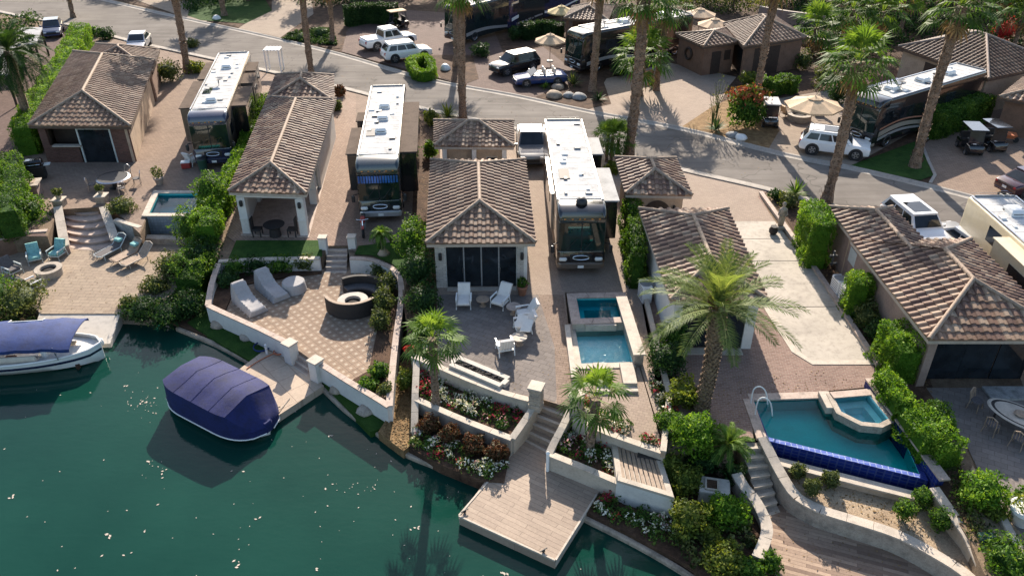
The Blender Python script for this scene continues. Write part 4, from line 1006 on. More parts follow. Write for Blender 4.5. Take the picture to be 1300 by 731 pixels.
def steps(px4, zt, zb, n, label, mat='stone_cap', nose='coping_pale', curve=0., name='steps', world=None):
    """px4: top-left, top-right (at zt), bottom-right, bottom-left (at zb)"""
    tl, tr, br, bl = [P(x, y, z) for (x, y), z in zip(px4, (zt, zt, zb, zb))]
    root = thing(name, label, 'steps', ((bl.x+br.x)/2, (bl.y+br.y)/2, zb)); m = MB(); nb = MB(); rise = (zt-zb)/n
    for i in range(n):
        z = zt-rise*(i+1)+ (0 if i < n-1 else .006); 
        def row(t):
            a = tl.lerp(bl, t); b = tr.lerp(br, t); o = []
            dn = (bl+br)/2-(tl+tr)/2; dn.z = 0; dn.normalize()
            for k in range(9): s = k/8; q = a.lerp(b, s)+dn*curve*(1-(2*s-1)**2); o.append(q)
            return o
        r0, r1 = row(i/n), row((i+1)/n)
        pl = [V(p.x, p.y, 0) for p in r0]+[V(p.x, p.y, 0) for p in r1[::-1]]
        m.prism(pl, zb-.3, z-.03)
        r2 = row((i+1)/n+.012); r3 = row((i+1)/n-.33/n)
        m.prism([V(p.x, p.y, 0) for p in r0]+[V(p.x, p.y, 0) for p in r3[::-1]], z-.028, z)
        nb.prism([V(p.x, p.y, 0) for p in r3]+[V(p.x, p.y, 0) for p in r2[::-1]], z-.026, z+.006)
    m.build('tread', MATS[mat] if isinstance(mat, str) else mat, root, world=True); nb.build('nosing', MATS[nose], root, world=True)
    return root
# second lot
rwall([(264, 387), (283, 396), (330, 417), (364, 434)], -.42, -1.55, 'white retaining wall with pink coping behind the grassy strip with boulders left of the small dock')
rwall([(402, 458), (440, 482), (480, 506), (494, 515)], -.42, -1.55, 'white retaining wall with tan coping running right from the small dock steps to a sharp corner')
rwall([(494, 515), (498, 470), (503, 425), (509, 382), (508, 354), (496, 339), (471, 329), (444, 327)], [-.42, -.38, -.30, -.15, .10, .12, .12, .12], -1.45, 'long curved white wall between the dotted patio and the narrow planted strip')
rwall([(264, 387), (268, 362), (277, 334)], [-.42, -.25, .05], -1.4, 'short stepped white wall at the left edge of the patio with covered loungers')
rwall([(277, 331), (340, 328), (406, 327)], .08, -.9, 'low white wall edging the lawn in front of the open lanai', cap='coping_pale')
pillar((367, 434), -.22, -1.6, .5, 'square white pillar left of the little steps down to the slab dock', rot=R(-35))
pillar((400, 456), -.22, -1.6, .5, 'square white pillar right of the little steps down to the slab dock', rot=R(-35))
pillar((409, 300), .75, -.9, .42, 'white pillar left of the patio steps beside the lanai lawn')
pillar((446, 299), .75, -.9, .42, 'white pillar right of the patio steps below the motorcycle')
steps([(415, 311), (441, 311), (440, 346), (413, 346)], 0, -.8, 5, 'five narrow stone steps down to the dotted paver patio', 'coping')
steps([(374, 440), (394, 453), (390, 478), (370, 464)], -.8, -1.38, 3, 'three short steps between white pillars down to the slab dock', 'coping')
# first lot
steps([(82, 250), (124, 250), (146, 312), (82, 312)], 0, -1.1, 7, 'wide curved stone steps down to the lower patio with the fire pit', 'coping', 'coping', .55)
rwall([(73, 262), (82, 312)], [.25, -.55], -1.3, 'stucco side wall left of the curved stone steps', 'stucco_mauve', 'coping_pale', .4, smooth=1, capw=.5)
rwall([(131, 262), (146, 304)], [.25, -.55], -1.3, 'stucco side wall right of the curved stone steps', 'stucco_mauve', 'coping_pale', .4, smooth=1, capw=.5)
pillar((74, 252), .5, -.2, .6, 'low stone pillar with flower pot at top left of the curved steps', 'rock')
pillar((128, 247), .5, -.2, .6, 'low stone pillar at top right of the curved steps', 'rock')
rwall([(146, 278), (168, 285), (178, 288)], .02, -1.3, 'stacked stone wall between the curved steps and the spa basin', 'grey_rock', 'coping_pale', .3, smooth=1)
rwall([(-20, 310), (20, 296), (60, 292)], .05, -1.3, 'brown stone retaining wall at the far left behind the fire pit chairs', 'stucco_brown', 'coping', .3)
# third lot
rwall([(524, 451), (560, 466), (595, 481), (640, 498), (678, 508)], .10, -.85, 'cream retaining wall between the grey patio and the upper flower bed', 'stucco_cream', 'coping_pale')
rwall([(527, 505), (560, 520), (600, 537), (650, 556)], -.50, -1.45, 'cream retaining wall between the upper and lower flower beds', 'stucco_cream', 'coping_pale')
rwall([(650, 556), (664, 536), (676, 518), (684, 506)], [-.50, -.30, -.05, .12], -1.45, 'stepped cream wall along the left of the dock stairs', 'stucco_cream', 'coping_pale', smooth=1)
rwall([(529, 456), (527, 500), (526, 548)], [.05, -.4, -1.0], -1.5, 'cream divider wall sloping to the lake beside the dry mulch strip', 'stucco_cream', 'coping_pale', smooth=1)
rwall([(725, 519), (713, 543), (703, 562), (697, 575)], [.12, -.1, -.35, -.5], -1.45, 'stepped cream wall along the right of the dock stairs', 'stucco_cream', 'coping_pale', smooth=1)
rwall([(697, 575), (740, 592), (785, 611)], -.50, -1.45, 'cream wall between the large wood dock and the bed with the lower fan palm', 'stucco_cream', 'coping_pale', smooth=1)
rwall([(729, 530), (775, 550), (845, 574)], .10, -1.0, 'cream wall above the slatted bench between palm bed and pool', 'stucco_cream', 'coping_pale')
steps([(688, 505), (724, 517), (698, 576), (664, 558)], 0, -1.30, 5, 'broad tan stairs leading down to the large wood dock', DECK, 'coping_pale')
pillar((681, 489), 1.05, -.2, .52, 'stacked pale stone pillar left of the dock stairs', 'stone_cap', stacked=True, rot=R(-20))
pillar((733, 499), 1.05, -.2, .52, 'stacked pale stone pillar right of the dock stairs', 'stone_cap', stacked=True, rot=R(-20))
# fourth lot
rwall([(968, 554), (985, 588), (1000, 614), (1014, 631), (1043, 646), (1084, 659), (1139, 677), (1187, 702), (1232, 732), (1300, 800)], [.12, -.25, -.45, -.58, -.58, -.58, -.58, -.58, -.58, -.58], -1.55, 'long curved retaining wall between the bare planter and the lower plank deck', 'stone_cap', 'coping_pale', .3, smooth=4, capw=.42)
rwall([(935, 600), (945, 617), (958, 632), (970, 655), (974, 676), (962, 707)], [-.35, -.5, -.65, -.75, -.8, -.85], -1.55, 'curved stone wall left of the steps down to the plank deck', 'stone_cap', 'coping_pale', .3, smooth=3, capw=.42)
rwall([(1186, 618), (1197, 634), (1230, 680), (1247, 718), (1275, 780)], [.18, .1, -.1, -.3, -.4], -1.55, 'straight stucco boundary wall below the corner of the blue tiled pool', 'stucco_tan', 'coping_pale', .3, smooth=1, capw=.4)
steps([(940, 557), (967, 557), (990, 649), (968, 657)], 0, -1.42, 8, 'curving stone steps beside the blue tiled pool down to the plank deck', 'stone_cap', 'coping_pale')
rwall([(966, 243), (1000, 290), (1048, 358), (1083, 412), (1116, 462)], .2, -.05, 'low kerb wall along the right edge of the concrete pad', 'stucco_cream', 'coping', .2, smooth=1, capw=.26)
rwall([(798, 300), (818, 370), (835, 440), (850, 500), (842, 572)], .3, -.05, 'low tan wall between the spa terrace and the planted side yard', 'stucco_tan', 'coping_pale', .18, smooth=1, capw=.24)
# boundary fence walls
rwall([(1250, 610), (1276, 660), (1330, 760)], .25, -.05, 'low stone edging along the sandy path by the flower pot', 'stone_cap', 'coping_pale', .2, smooth=1, capw=.25)
# ================================================================= pools
def poly_off(pts, d):
    n = len(pts); a = sum(pts[i].x*pts[(i+1) % n].y-pts[(i+1) % n].x*pts[i].y for i in range(n)); sg = 1 if a > 0 else -1; o = []
    for i in range(n):
        p, q, r = pts[i-1], pts[i], pts[(i+1) % n]
        e1 = (q-p); e1.z = 0; e1.normalize(); e2 = (r-q); e2.z = 0; e2.normalize()
        n1 = V(e1.y, -e1.x, 0)*sg; n2 = V(e2.y, -e2.x, 0)*sg; b = (n1+n2); k = d/max(.35, b.length/2*b.length/2*1.0)**1
        b.normalize(); o.append(q+b*(d/max(.4, b.dot(n1))))
    return o
def pool(root, pts, zt, depth, th, inner, outer, water, drop=.1, zb=-2.8):
    n = len(pts); pts = [V(p.x, p.y, 0) for p in pts]
    if sum(pts[i].x*pts[(i+1) % n].y-pts[(i+1) % n].x*pts[i].y for i in range(n)) < 0: pts = pts[::-1]
    po = poly_off(pts, th); Z = V(0, 0, 1)
    m = MB(); m.face([p+Z*(zt-depth) for p in pts])
    for i in range(n):
        k = (i+1) % n; m.face([pts[k]+Z*(zt-depth), pts[i]+Z*(zt-depth), pts[i]+Z*zt, pts[k]+Z*zt])
    m.build('basin', MATS[inner], root, world=True)
    m = MB()
    for i in range(n):
        k = (i+1) % n; m.face([po[i]+Z*zb, po[k]+Z*zb, po[k]+Z*zt, po[i]+Z*zt]); m.face([pts[i]+Z*zt, po[i]+Z*zt, po[k]+Z*zt, pts[k]+Z*zt])
    m.build('pool_wall', MATS[outer] if isinstance(outer, str) else outer, root, world=True)
    m = MB(); m.face([p+Z*(zt-drop) for p in poly_off(pts, -.004)]); m.build('water', MATS[water], root, world=True)
    return pts, po
BLUE = paving('blue_tile', (.012, .024, .145), (.018, .036, .20), (.05, .07, .20), .16, .16, 0, .018, .25, 0., .12, wall=True)
BLUET = paving('blue_tile_top', (.10, .14, .42), (.14, .19, .48), (.30, .36, .55), .22, .22, R(10), .018, .25, 0., .12)
GTILE = paving('grey_tile', (.24, .27, .30), (.29, .33, .36), (.20, .22, .24), .2, .2, 0, .015, .35, 0., .12, wall=True)
def coping_strip(root, pts, w, h, mat, off=0.):
    m = MB(); sweep(m, offset_path([V(*p) for p in pts], off) if off else pts, [(-w/2, -h), (w/2, -h), (w/2, 0), (-w/2, 0)]); return m.build('coping', MATS[mat], root, world=True)
def coping_ring(root, inner, w, z, h, mat):
    out = poly_off(inner, w); n = len(inner); m = MB(); Z = V(0, 0, 1)
    for i in range(n):
        k = (i+1) % n; L_ = (inner[k]-inner[i]).length; c = max(1, round(L_/.7))
        for j in range(c):
            a0, a1 = (j+.012)/c, (j+.988)/c; q = [inner[i].lerp(inner[k], a0), inner[i].lerp(inner[k], a1), out[i].lerp(out[k], a1), out[i].lerp(out[k], a0)]
            m.rings([[p+Z*(z-h) for p in q], [p+Z*z for p in q]])
    return m.build('coping', MATS[mat], root, world=True)
# blue tiled pool, right
o = thing('swimming_pool', 'large turquoise pool with blue tiled overflow edge and raised corner spa', 'pool', tuple(P(1060, 550, -1.0)))
pp = [P(957, 508), P(1044, 505), P(1064, 527), P(1093, 540), P(1118, 542), P(1140, 540), P(1168, 602), P(976, 555)]
pool(o, pp, -.02, .62, .22, 'pool_plaster_deep', BLUE, 'deep_pool', .03)
m = MB(); a, b = P(976, 555, -.012), P(1168, 602, -.012); d = (b-a).normalized(); nn = V(d.y, -d.x, 0)
m.rings([[a, a+nn*.215, a+nn*.215+V(0, 0, .012), a+V(0, 0, .012)], [b, b+nn*.215, b+nn*.215+V(0, 0, .012), b+V(0, 0, .012)]]); m.build('overflow_edge', BLUET, o, world=True)
coping_strip(o, [P(1042, 503, .03), P(952, 506, .03)], .42, .12, 'coping', -.12)
coping_strip(o, [P(955, 506, .028), P(973, 556, .028)], .42, .12, 'coping', -.18)
# tall tiled wall on the right
m = MB(); a, b = P(1101, 490, 0), P(1193, 616, 0); d = (b-a); d.z = 0; d.normalize(); nn = V(d.y, -d.x, 0)
m.rings([[V(p.x, p.y, z) for p in (a-nn*.10, b-nn*.10, b+nn*.16, a+nn*.16)] for z in (-2.6, .38)]); m.build('tiled_wall', BLUE, o, world=True)
coping_strip(o, [a.lerp(b, 0)+V(0, 0, .45), b+d*.15+V(0, 0, .45)], .42, .07, 'coping')
pts, _ = [0, 0]
sp = [P(1058, 503, .30), P(1102, 499, .30), P(1128, 531, .30), P(1116, 537, .30), P(1094, 535, .30), P(1068, 522, .30)]
o2 = thing('spa', 'raised angular spa set in the corner of the blue tiled pool', 'spa', tuple(P(1095, 520, 0)))
pool(o2, sp, .30, .75, .24, 'pool_plaster', 'stone_cap', 'pool_water', .10, -1.2)
m = MB(); q = [V(p.x, p.y, 0) for p in sp]; ce = sum(q, V(0, 0, 0))/6; m.prism([p.lerp(ce, .05) for p in q], -.44, -.10)
i2 = [p.lerp(ce, .42) for p in q]
mm = MB()
for i in range(6):
    k = (i+1) % 6; mm.face([q[i].lerp(ce, .03)+V(0, 0, -.05), q[k].lerp(ce, .03)+V(0, 0, -.05), i2[k]+V(0, 0, -.05), i2[i]+V(0, 0, -.05)]); mm.face([i2[i]+V(0, 0, -.05), i2[k]+V(0, 0, -.05), i2[k]+V(0, 0, -.44), i2[i]+V(0, 0, -.44)])
mm.build('bench', MATS['pool_plaster'], o2, world=True)
m = MB(); c = P(1049, 503, .26); m.bbox((c.x, c.y-.2, .02), (.45, 1.1, .5), .02); m.build('spillway_block', MATS['coping_pale'], o2, world=True)
coping_strip(o2, [P(1056, 501, .36), P(1104, 497, .36)], .40, .055, 'coping')
o3 = thing('pool_handrail', 'bent white metal handrail at the left end of the blue tiled pool', 'handrail', tuple(P(960, 520)))
for k in (0, .45):
    m = MB(); a = P(953, 512, 0)+V(0, -k*1.6, 0); m.tube(smoothpath([a, a+V(.0, 0, .75), a+V(.25, 0, .92), a+V(.55, 0, .6), a+V(.75, 0, -.15)], 3), .03, 8); m.build('rail', MATS['white_paint'], o3, world=True)
# ledge of the catch basin under the overflow edge
o4 = thing('catch_basin', 'narrow stone ledge basin running below the blue tiled overflow edge', 'basin', tuple(P(1080, 600, -1)))
m = MB(); a, b = P(980, 575, -.36), P(1178, 624, -.36); d = (b-a).normalized(); nn = V(d.y, -d.x, 0)
m.rings([[p+V(0, 0, h) for p, h in ((a+nn*.20, -.65), (a+nn*.52, -.65), (a+nn*.52, -.07), (a+nn*.20, -.07))], [p+V(0, 0, h) for p, h in ((b+nn*.20, -.65), (b+nn*.52, -.65), (b+nn*.52, -.07), (b+nn*.20, -.07))]]); m.build('wall', MATS['stucco_tan'], o4, world=True)
coping_strip(o4, [a+nn*.36, b+nn*.36], .44, .07, 'coping_pale')
# spa and plunge pool of the third lot
o = thing('plunge_pool', 'shallow sparkling plunge pool below the square spa at the front of the bronze motorhome', 'pool', tuple(P(765, 440)))
pp = [P(729, 415, 0), P(792, 414, 0), P(803, 459, 0), P(737, 461, 0)]
pool(o, pp, -.01, .40, .28, 'pool_plaster', 'coping_pale', 'pool_water', .10)
coping_strip(o, [P(725, 412, .04), P(734, 466, .04)], .34, .05, 'coping_pale'); coping_strip(o, [P(733, 465, .042), P(807, 463, .042)], .34, .05, 'coping_pale')
o = thing('spa', 'square deep spa with pink stone coping in front of the bronze motorhome', 'spa', tuple(P(758, 392)))
sp = [P(731, 379, .32), P(784, 378, .32), P(789, 404, .32), P(736, 406, .32)]
q, po = pool(o, sp, .32, 1.1, .38, 'pool_plaster_deep', 'coping_pale', 'spa_water', .10)
coping_ring(o, poly_off(q, -.03), .46, .385, .06, 'coping')
q = [p for p in q]; ce = sum(q, V(0, 0, 0))/4; mm = MB(); i2 = [p.lerp(ce, .36) for p in q]
for i in range(4):
    k = (i+1) % 4; mm.face([q[i].lerp(ce, .01)+V(0, 0, -.18), q[k].lerp(ce, .01)+V(0, 0, -.18), i2[k]+V(0, 0, -.18), i2[i]+V(0, 0, -.18)]); mm.face([i2[i]+V(0, 0, -.18), i2[k]+V(0, 0, -.18), i2[k]+V(0, 0, -.7), i2[i]+V(0, 0, -.7)])
mm.build('bench', MATS['pool_plaster_deep'], o, world=True)
m = MB(); a, b = P(741, 409, .3), P(783, 408, .3); m.box(((a.x+b.x)/2, a.y-.22, .17), ((b-a).length*.92, .2, .33)); m.build('spillway', MATS['coping_pale'], o, world=True)
o = thing('planter_wall', 'long raised pink stone wall with stacked end along the right of the spa', 'wall', tuple(P(800, 420)))
m = MB(); a, b = P(789, 376, .62), P(812, 450, .62); sweep(m, [a, b], [(-.2, -.7), (.2, -.7), (.2, -.07), (-.2, -.07)]); m.build('wall', MATS['stone_cap'], o, world=True)
coping_strip(o, [a, b], .55, .07, 'coping_pale')
for (x, y, lab) in ((762, 472, 'left pale stone block below the plunge pool'), (796, 472, 'right pale stone block below the plunge pool')):
    p = P(x, y, 0); m = MB(); m.bbox((p.x, p.y-.35, .12), (.62, 1.5, .24), .02); m.bbox((p.x, p.y-1.3, .06), (.62, .4, .12), .02); tag(m.build('step_block', MATS['coping_pale']), lab, 'step')
for (x0, y0, x1, y1, lab) in ((728, 412, 737, 470, 'low side wall along the walkway left of the plunge pool'),):
    m = MB(); sweep(m, [P(x0-8, y0, .25), P(x1-8, y1+10, .25)], [(-.12, -.25), (.12, -.25), (.12, 0), (-.12, 0)]); tag(m.build('garden_wall', MATS['coping_pale']), lab, 'wall')
# stone spa of the first lot
o = thing('spa', 'raised stone spa with pale tiled front above the lower patio with the loungers', 'spa', tuple(P(220, 270)))
sp = [P(201, 246, .05), P(253, 246, .05), P(247, 272, .05), P(189, 272, .05)]
q, po = pool(o, sp, .05, .9, .3, 'pool_plaster_deep', GTILE, 'spa_water', .12)
coping_ring(o, poly_off(q, -.02), .38, .12, .065, 'coping_pale')
m = MB(); a, b = P(172, 300, -.72), P(246, 302, -.72); sweep(m, [a, b], [(-.25, -.5), (.25, -.5), (.25, 0), (-.25, 0)]); m.build('ledge', MATS['stone_cap'], o, world=True)

# ================================================================= houses
def house(name, label, quadpx, ze=2.8, pitch=.36, cat='house', mat='roof_tile', cap='tile_cap', fascia='fascia', wall='stucco_cream', over=.45, rear_gable=False, walls=(1, 1, 1, 1), tw=.42, z0=-.05, world=None, skip=()):
    q = world or [P(x, y, ze) for x, y in quadpx]
    c = sum((V(p.x, p.y, 0) for p in q), V(0, 0, 0))/4
    root = thing(name, label, cat, (c.x, c.y, 0))
    hip_roof(root, q, ze, pitch, mat, cap, fascia, tw, rear_gable=rear_gable, skip=skip)
    w = inset(q, over); m = MB()
    for i in range(4):
        if walls[i]: wall_run(m, w[i], w[(i+1) % 4], z0, ze-.08)
    if any(walls): m.build('wall', MATS[wall], root, world=True)
    return root, w
def lantern(root, p, n):
    m = MB(); m.bbox((p.x+n.x*.1, p.y+n.y*.1, 2.0), (.16, .16, .32), .04); m.build('wall_lantern', MATS['black_plastic'], root, world=True)
# first lot
r1, w1 = house('casita', 'brown brick casita with hipped tile roof at the left above the round dining table', [(36, 160), (166, 161), (197, 77), (93, 66)], mat='roof_tile', cap='tile_cap', fascia='fascia_dark', wall='stucco_tan', walls=(0, 1, 1, 1))
BRICK = paving('red_brick', (.17, .085, .065), (.12, .06, .048), (.15, .11, .09), .3, .1, 0, .012, .9, wall=True)
a, b = w1[0], w1[1]
m = MB(); wall_run(m, a, a.lerp(b, .40), -.05, 1.25, .22); wall_run(m, a, a.lerp(b, .08), 1.25, 2.7, .22); wall_run(m, a.lerp(b, .80), b, -.05, 2.7, .22); wall_run(m, a.lerp(b, .08), a.lerp(b, .8), 2.45, 2.72, .2); m.build('brick_wall', BRICK, r1, world=True)
panel('counter', r1, a.lerp(b, .12), a.lerp(b, .44), 1.22, 1.30, 'coping_pale', .22, .4)
panel('sliding_door', r1, a.lerp(b, .44), a.lerp(b, .79), 0, 2.42, 'dark_glass', -.05); frame('door_frame', r1, a.lerp(b, .44), a.lerp(b, .79), 0, 2.42, 'pale_metal', .1, .03, .1)
panel('back_room', r1, a.lerp(b, .05)+V(0, 1.2, 0), a.lerp(b, .44)+V(0, 1.2, 0), .2, 2.5, 'dark_wood', .0)
r1b, w1b = house('pergola_room', 'small tile roofed room behind the brown brick casita near the street', [(96, 88), (194, 92), (203, 64), (122, 57)], pitch=.30, mat='roof_tile', fascia='fascia_dark', wall='stucco_brown', ze=2.65)
# second lot lanai, open front
r2, w2 = house('lanai', 'open white columned lanai with long tile roof beside the tan driveway', [(290, 244), (389, 247), (427, 127), (340, 124)], mat='roof_tile_rose', wall='stucco_white', walls=(0, 0, 1, 1), over=.32)
a, b, c, d = w2
m = MB(); wall_run(m, b.lerp(c, .42), c, -.05, 2.72); wall_run(m, d.lerp(a, 0), d.lerp(a, .55), -.05, 2.72); wall_run(m, c.lerp(b, .55), d.lerp(a, .55), -.05, 2.72); m.build('inner_wall', MATS['stucco_white'], r2, world=True)
m = MB(); wall_run(m, a, b, 2.36, 2.74, .3); wall_run(m, b, c, 2.36, 2.74, .3); wall_run(m, d, a, 2.36, 2.74, .3); m.build('beam', MATS['stucco_white'], r2, world=True)
for p, q_ in ((a, (.3, .25)), (b, (-.3, .25)), (b.lerp(c, .28), (-.25, .0)), (a.lerp(d, .28), (.25, 0))):
    m = MB(); m.box((p.x+q_[0]*.7, p.y+q_[1]*.7, 1.17), (.46, .46, 2.4)); m.bbox((p.x+q_[0]*.7, p.y+q_[1]*.7, 1.0), (.52, .52, .08), .02); m.build('column', MATS['stucco_white'], r2, world=True)
for p, s in ((a, .22), (b, -.22)): m = MB(); m.bbox((p.x+s, p.y-.12, 2.0), (.18, .18, .36), .05); m.build('wall_lantern', MATS['black_plastic'], r2, world=True)
m = MB(); m.prism([p+V(0, 0, 0) for p in (a+V(-.1, -.25, 0), b+V(.1, -.25, 0), c, d)], -.02, .035); m.build('floor_slab', MATS['coping'], r2, world=True)
r2b, w2b = house('casita', 'small tile roofed casita behind the long lanai beside the street', [(338, 128), (424, 130), (424, 97), (350, 96)], pitch=.34, mat='roof_tile_rose', wall='stucco_cream')
# third lot
r3, w3 = house('casita', 'white stone casita with wide dark sliding glass facing the grey patio', [(541, 310), (680, 309), (667, 204), (547, 204)], mat='roof_tile', wall='stucco_white', walls=(0, 1, 1, 1), over=.38)
a, b = w3[0], w3[1]
STACK = paving('stack_stone', (.56, .52, .47), (.46, .42, .37), (.33, .30, .27), .34, .11, 0, .012, .9, wall=True)
m = MB(); wall_run(m, a, a.lerp(b, .115), -.05, 2.72, .3); m.build('stone_pier', STACK, r3, world=True)
m = MB(); wall_run(m, a.lerp(b, .885), b, -.05, 2.72, .3); m.build('stone_pier', STACK, r3, world=True)
m = MB(); wall_run(m, a, b, 2.42, 2.722, .28); m.build('beam', MATS['stucco_cream'], r3, world=True)
e0, e1 = a.lerp(b, .12), a.lerp(b, .88)
for k in range(4):
    pn = panel('glass_door', r3, e0.lerp(e1, k/4+.004), e0.lerp(e1, (k+1)/4-.004), .04, 2.4, 'dark_glass', -.10 if k % 2 else -.07)
for k in range(1, 4):
    p = e0.lerp(e1, k/4); m = MB(); m.box((p.x, p.y+.05, 1.2), (.07, .05, 2.4)); m.build('mullion', MATS['grey_plastic'], r3, world=True)
for k in (.23, .77): m = MB(); p = e0.lerp(e1, k); m.box((p.x, p.y-.0, 1.05), (.03, .06, .3)); m.build('door_handle', MATS['chrome'], r3, world=True)
frame('door_frame', r3, e0, e1, 0, 2.40, 'pale_metal', .08, -.02, .1)
for k in (.058, .942): m = MB(); p = a.lerp(b, k); m.bbox((p.x, p.y-.1, 1.9), (.16, .16, .4), .04); m.build('wall_lantern', MATS['black_plastic'], r3, world=True)
m = MB(); m.prism([e0+V(0, -.35, 0), e1+V(0, -.35, 0), e1, e0], 0, .03); m.build('threshold', MATS['coping_pale'], r3, world=True)
r3b, w3b = house('casita', 'little casita with three white posts behind the white stone casita', [(551, 186), (653, 187), (652, 155), (551, 154)], pitch=.36, wall='stucco_tan', over=.5)
a, b = w3b[0], w3b[1]
for t in (.04, .5, .97): m = MB(); p = a.lerp(b, t); m.box((p.x, p.y-.25, 1.35), (.28, .28, 2.7)); m.build('post', MATS['stucco_white'], r3b, world=True)
panel('window', r3b, a.lerp(b, .7), a.lerp(b, .85), 1.0, 1.9, 'dark_glass'); frame('window_frame', r3b, a.lerp(b, .7), a.lerp(b, .85), 1.0, 1.9, 'stucco_cream', .06)
# fourth lot
r4, w4 = house('casita', 'low casita with arched opening in the shade of the large date palm drive', [(794, 247), (879, 249), (858, 202), (781, 201)], pitch=.38, mat='roof_tile_rose', wall='stucco_tan', over=.4)
a, b = w4[0], w4[1]; mid = a.lerp(b, .52); dd = (b-a).normalized(); m = MB()
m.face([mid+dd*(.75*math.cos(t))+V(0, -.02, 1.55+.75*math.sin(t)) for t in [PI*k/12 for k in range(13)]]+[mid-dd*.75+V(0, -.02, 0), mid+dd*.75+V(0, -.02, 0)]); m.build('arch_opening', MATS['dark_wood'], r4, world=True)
for t in (.2, .84): m = MB(); p = a.lerp(b, t); m.bbox((p.x, p.y-.1, 1.9), (.15, .15, .28), .04); m.build('wall_lantern', MATS['black_plastic'], r4, world=True)
r4b, w4b = house('garage_casita', 'pale stucco casita with dark glass front behind the feathery date palm', [(851, 382), (976, 383), (924, 266), (811, 266)], mat='roof_tile_rose', wall='stucco_white', walls=(0, 1, 1, 1), over=.3)
a, b = w4b[0], w4b[1]
m = MB(); wall_run(m, a, a.lerp(b, .10), -.05, 2.72, .3); wall_run(m, a.lerp(b, .88), b, -.05, 2.72, .3); wall_run(m, a, b, 2.4, 2.722, .28); m.build('front_wall', MATS['stucco_white'], r4b, world=True)
e0, e1 = a.lerp(b, .10), a.lerp(b, .88)
for k in range(3): panel('glass_door', r4b, e0.lerp(e1, k/3+.004), e0.lerp(e1, (k+1)/3-.004), .04, 2.38, 'dark_glass', -.1 if k % 2 else -.07)
m = MB(); m.prism([e0+V(0, -.5, 0), e1+V(0, -.5, 0), e1, e0], 0, .03); m.build('threshold', MATS['coping_pale'], r4b, world=True)
# fifth lot
FL, FR = P(1179, 432, 2.7), P(1362, 432, 2.7)
q5 = [FL, FR, V(FR.x, 35.6, 2.7), V(FL.x-.1, 35.6, 2.7)]
r5, w5 = house('casita', 'long mauve casita with large hipped tile roof at the right beside the beige motorhome', None, 2.7, .36, mat='roof_tile_rose', cap='tile_cap', wall='stucco_mauve', walls=(0, 0, 1, 1), over=.35, world=q5, tw=.40, skip=(3,))
a, b, c, d = w5
m = MB(); wall_run(m, b.lerp(c, .4), c, -.05, 2.62); m.build('side_wall', MATS['stucco_mauve'], r5, world=True)
for t in (0., 1.): m = MB(); p = a.lerp(b, t)+V(.14 if t == 0 else -.14, .15, 0); m.box((p.x, p.y, 1.3), (.34, .34, 2.64)); m.build('column', MATS['stucco_mauve'], r5, world=True)
m = MB(); wall_run(m, a, b, 2.3, 2.63, .25); wall_run(m, b, b.lerp(c, .42), 2.3, 2.63, .25); m.build('beam', MATS['stucco_mauve'], r5, world=True)
e0, e1 = a.lerp(b, .09), a.lerp(b, .91)
for k in range(3): panel('glass_door', r5, e0.lerp(e1, k/3+.004)+V(0, .4, 0), e0.lerp(e1, (k+1)/3-.004)+V(0, .4, 0), .04, 2.3, 'dark_glass', -.1 if k % 2 else -.07)
q5b = [V(FL.x+.06, 33.3, 2.68), V(FL.x+3.7, 33.3, 2.68), V(FL.x+3.5, 39.3, 2.68), V(FL.x+.03, 39.3, 2.68)]
hip_roof(r5, q5b, 2.68, .36, 'roof_tile_rose', 'tile_cap', 'fascia', .40, front_gable=True)
wq = inset(q5b, .35); m = MB()
for i in (1, 2, 3): wall_run(m, wq[i], wq[(i+1) % 4], -.05, 2.6)
m.build('rear_wall', MATS['stucco_mauve'], r5, world=True)
s0, s1 = wq[3], wq[0]
panel('side_door', r5, s0.lerp(s1, .45), s0.lerp(s1, .72), .02, 2.1, 'stucco_mauve', .03); frame('door_frame', r5, s0.lerp(s1, .45), s0.lerp(s1, .72), 0, 2.1, 'stucco_tan', .12, .05)
panel('door_light', r5, s0.lerp(s1, .5), s0.lerp(s1, .67), 1.15, 1.95, 'pale_metal', .05)
# across the street
r6, w6 = house('casita', 'brown casita with dark garage door across the street behind the tall palm trunk', [(944, 60), (1024, 48), (985, 22), (918, 31)], 2.9, .34, mat='roof_tile', fascia='fascia_dark', wall='stucco_brown', over=.3)
a, b = w6[0], w6[1]; panel('garage_door', r6, a.lerp(b, .18), a.lerp(b, .62), 0, 2.5, 'dark_wood', .03); panel('side_shutter', r6, w6[3].lerp(a, .55), w6[3].lerp(a, .95), 0, 2.4, 'green_black', .03)
r6b, w6b = house('casita', 'brown entry wing with arched door and round wreath beside the dark garage', [(893, 60), (938, 54), (922, 36), (858, 44)], 2.75, .34, mat='roof_tile', fascia='fascia_dark', wall='stucco_brown', over=.3)
a, b = w6b[0], w6b[1]; panel('door', r6b, a.lerp(b, .28), a.lerp(b, .58), 0, 2.1, 'dark_wood', .04); panel('window', r6b, a.lerp(b, .70), a.lerp(b, .9), 1.2, 2.1, 'dark_wood', .04)
l0, l1 = w6b[3], w6b[0]; dn = (l1-l0).normalized(); nn = V(dn.y, -dn.x, 0); ce = l0.lerp(l1, .45)+nn*.1+V(0, 0, 1.5)
m = MB(); ring = [ce+(dn*math.cos(t)+V(0, 0, 1)*math.sin(t))*.5 for t in [2*PI*k/16 for k in range(17)]]; m.tube(ring, .11, 7, False); m.build('wreath', MATS['dark_wood'], r6b, world=True)
r7, w7 = house('house', 'large beige house with hipped tile roof at the upper right behind the navy coach', [(1140, 60), (1255, 101), (1345, 82), (1225, 40)], 3.1, .36, mat='roof_tile_dark', cap='tile_cap_dark', fascia='fascia_dark', wall='stucco_tan', over=.4)
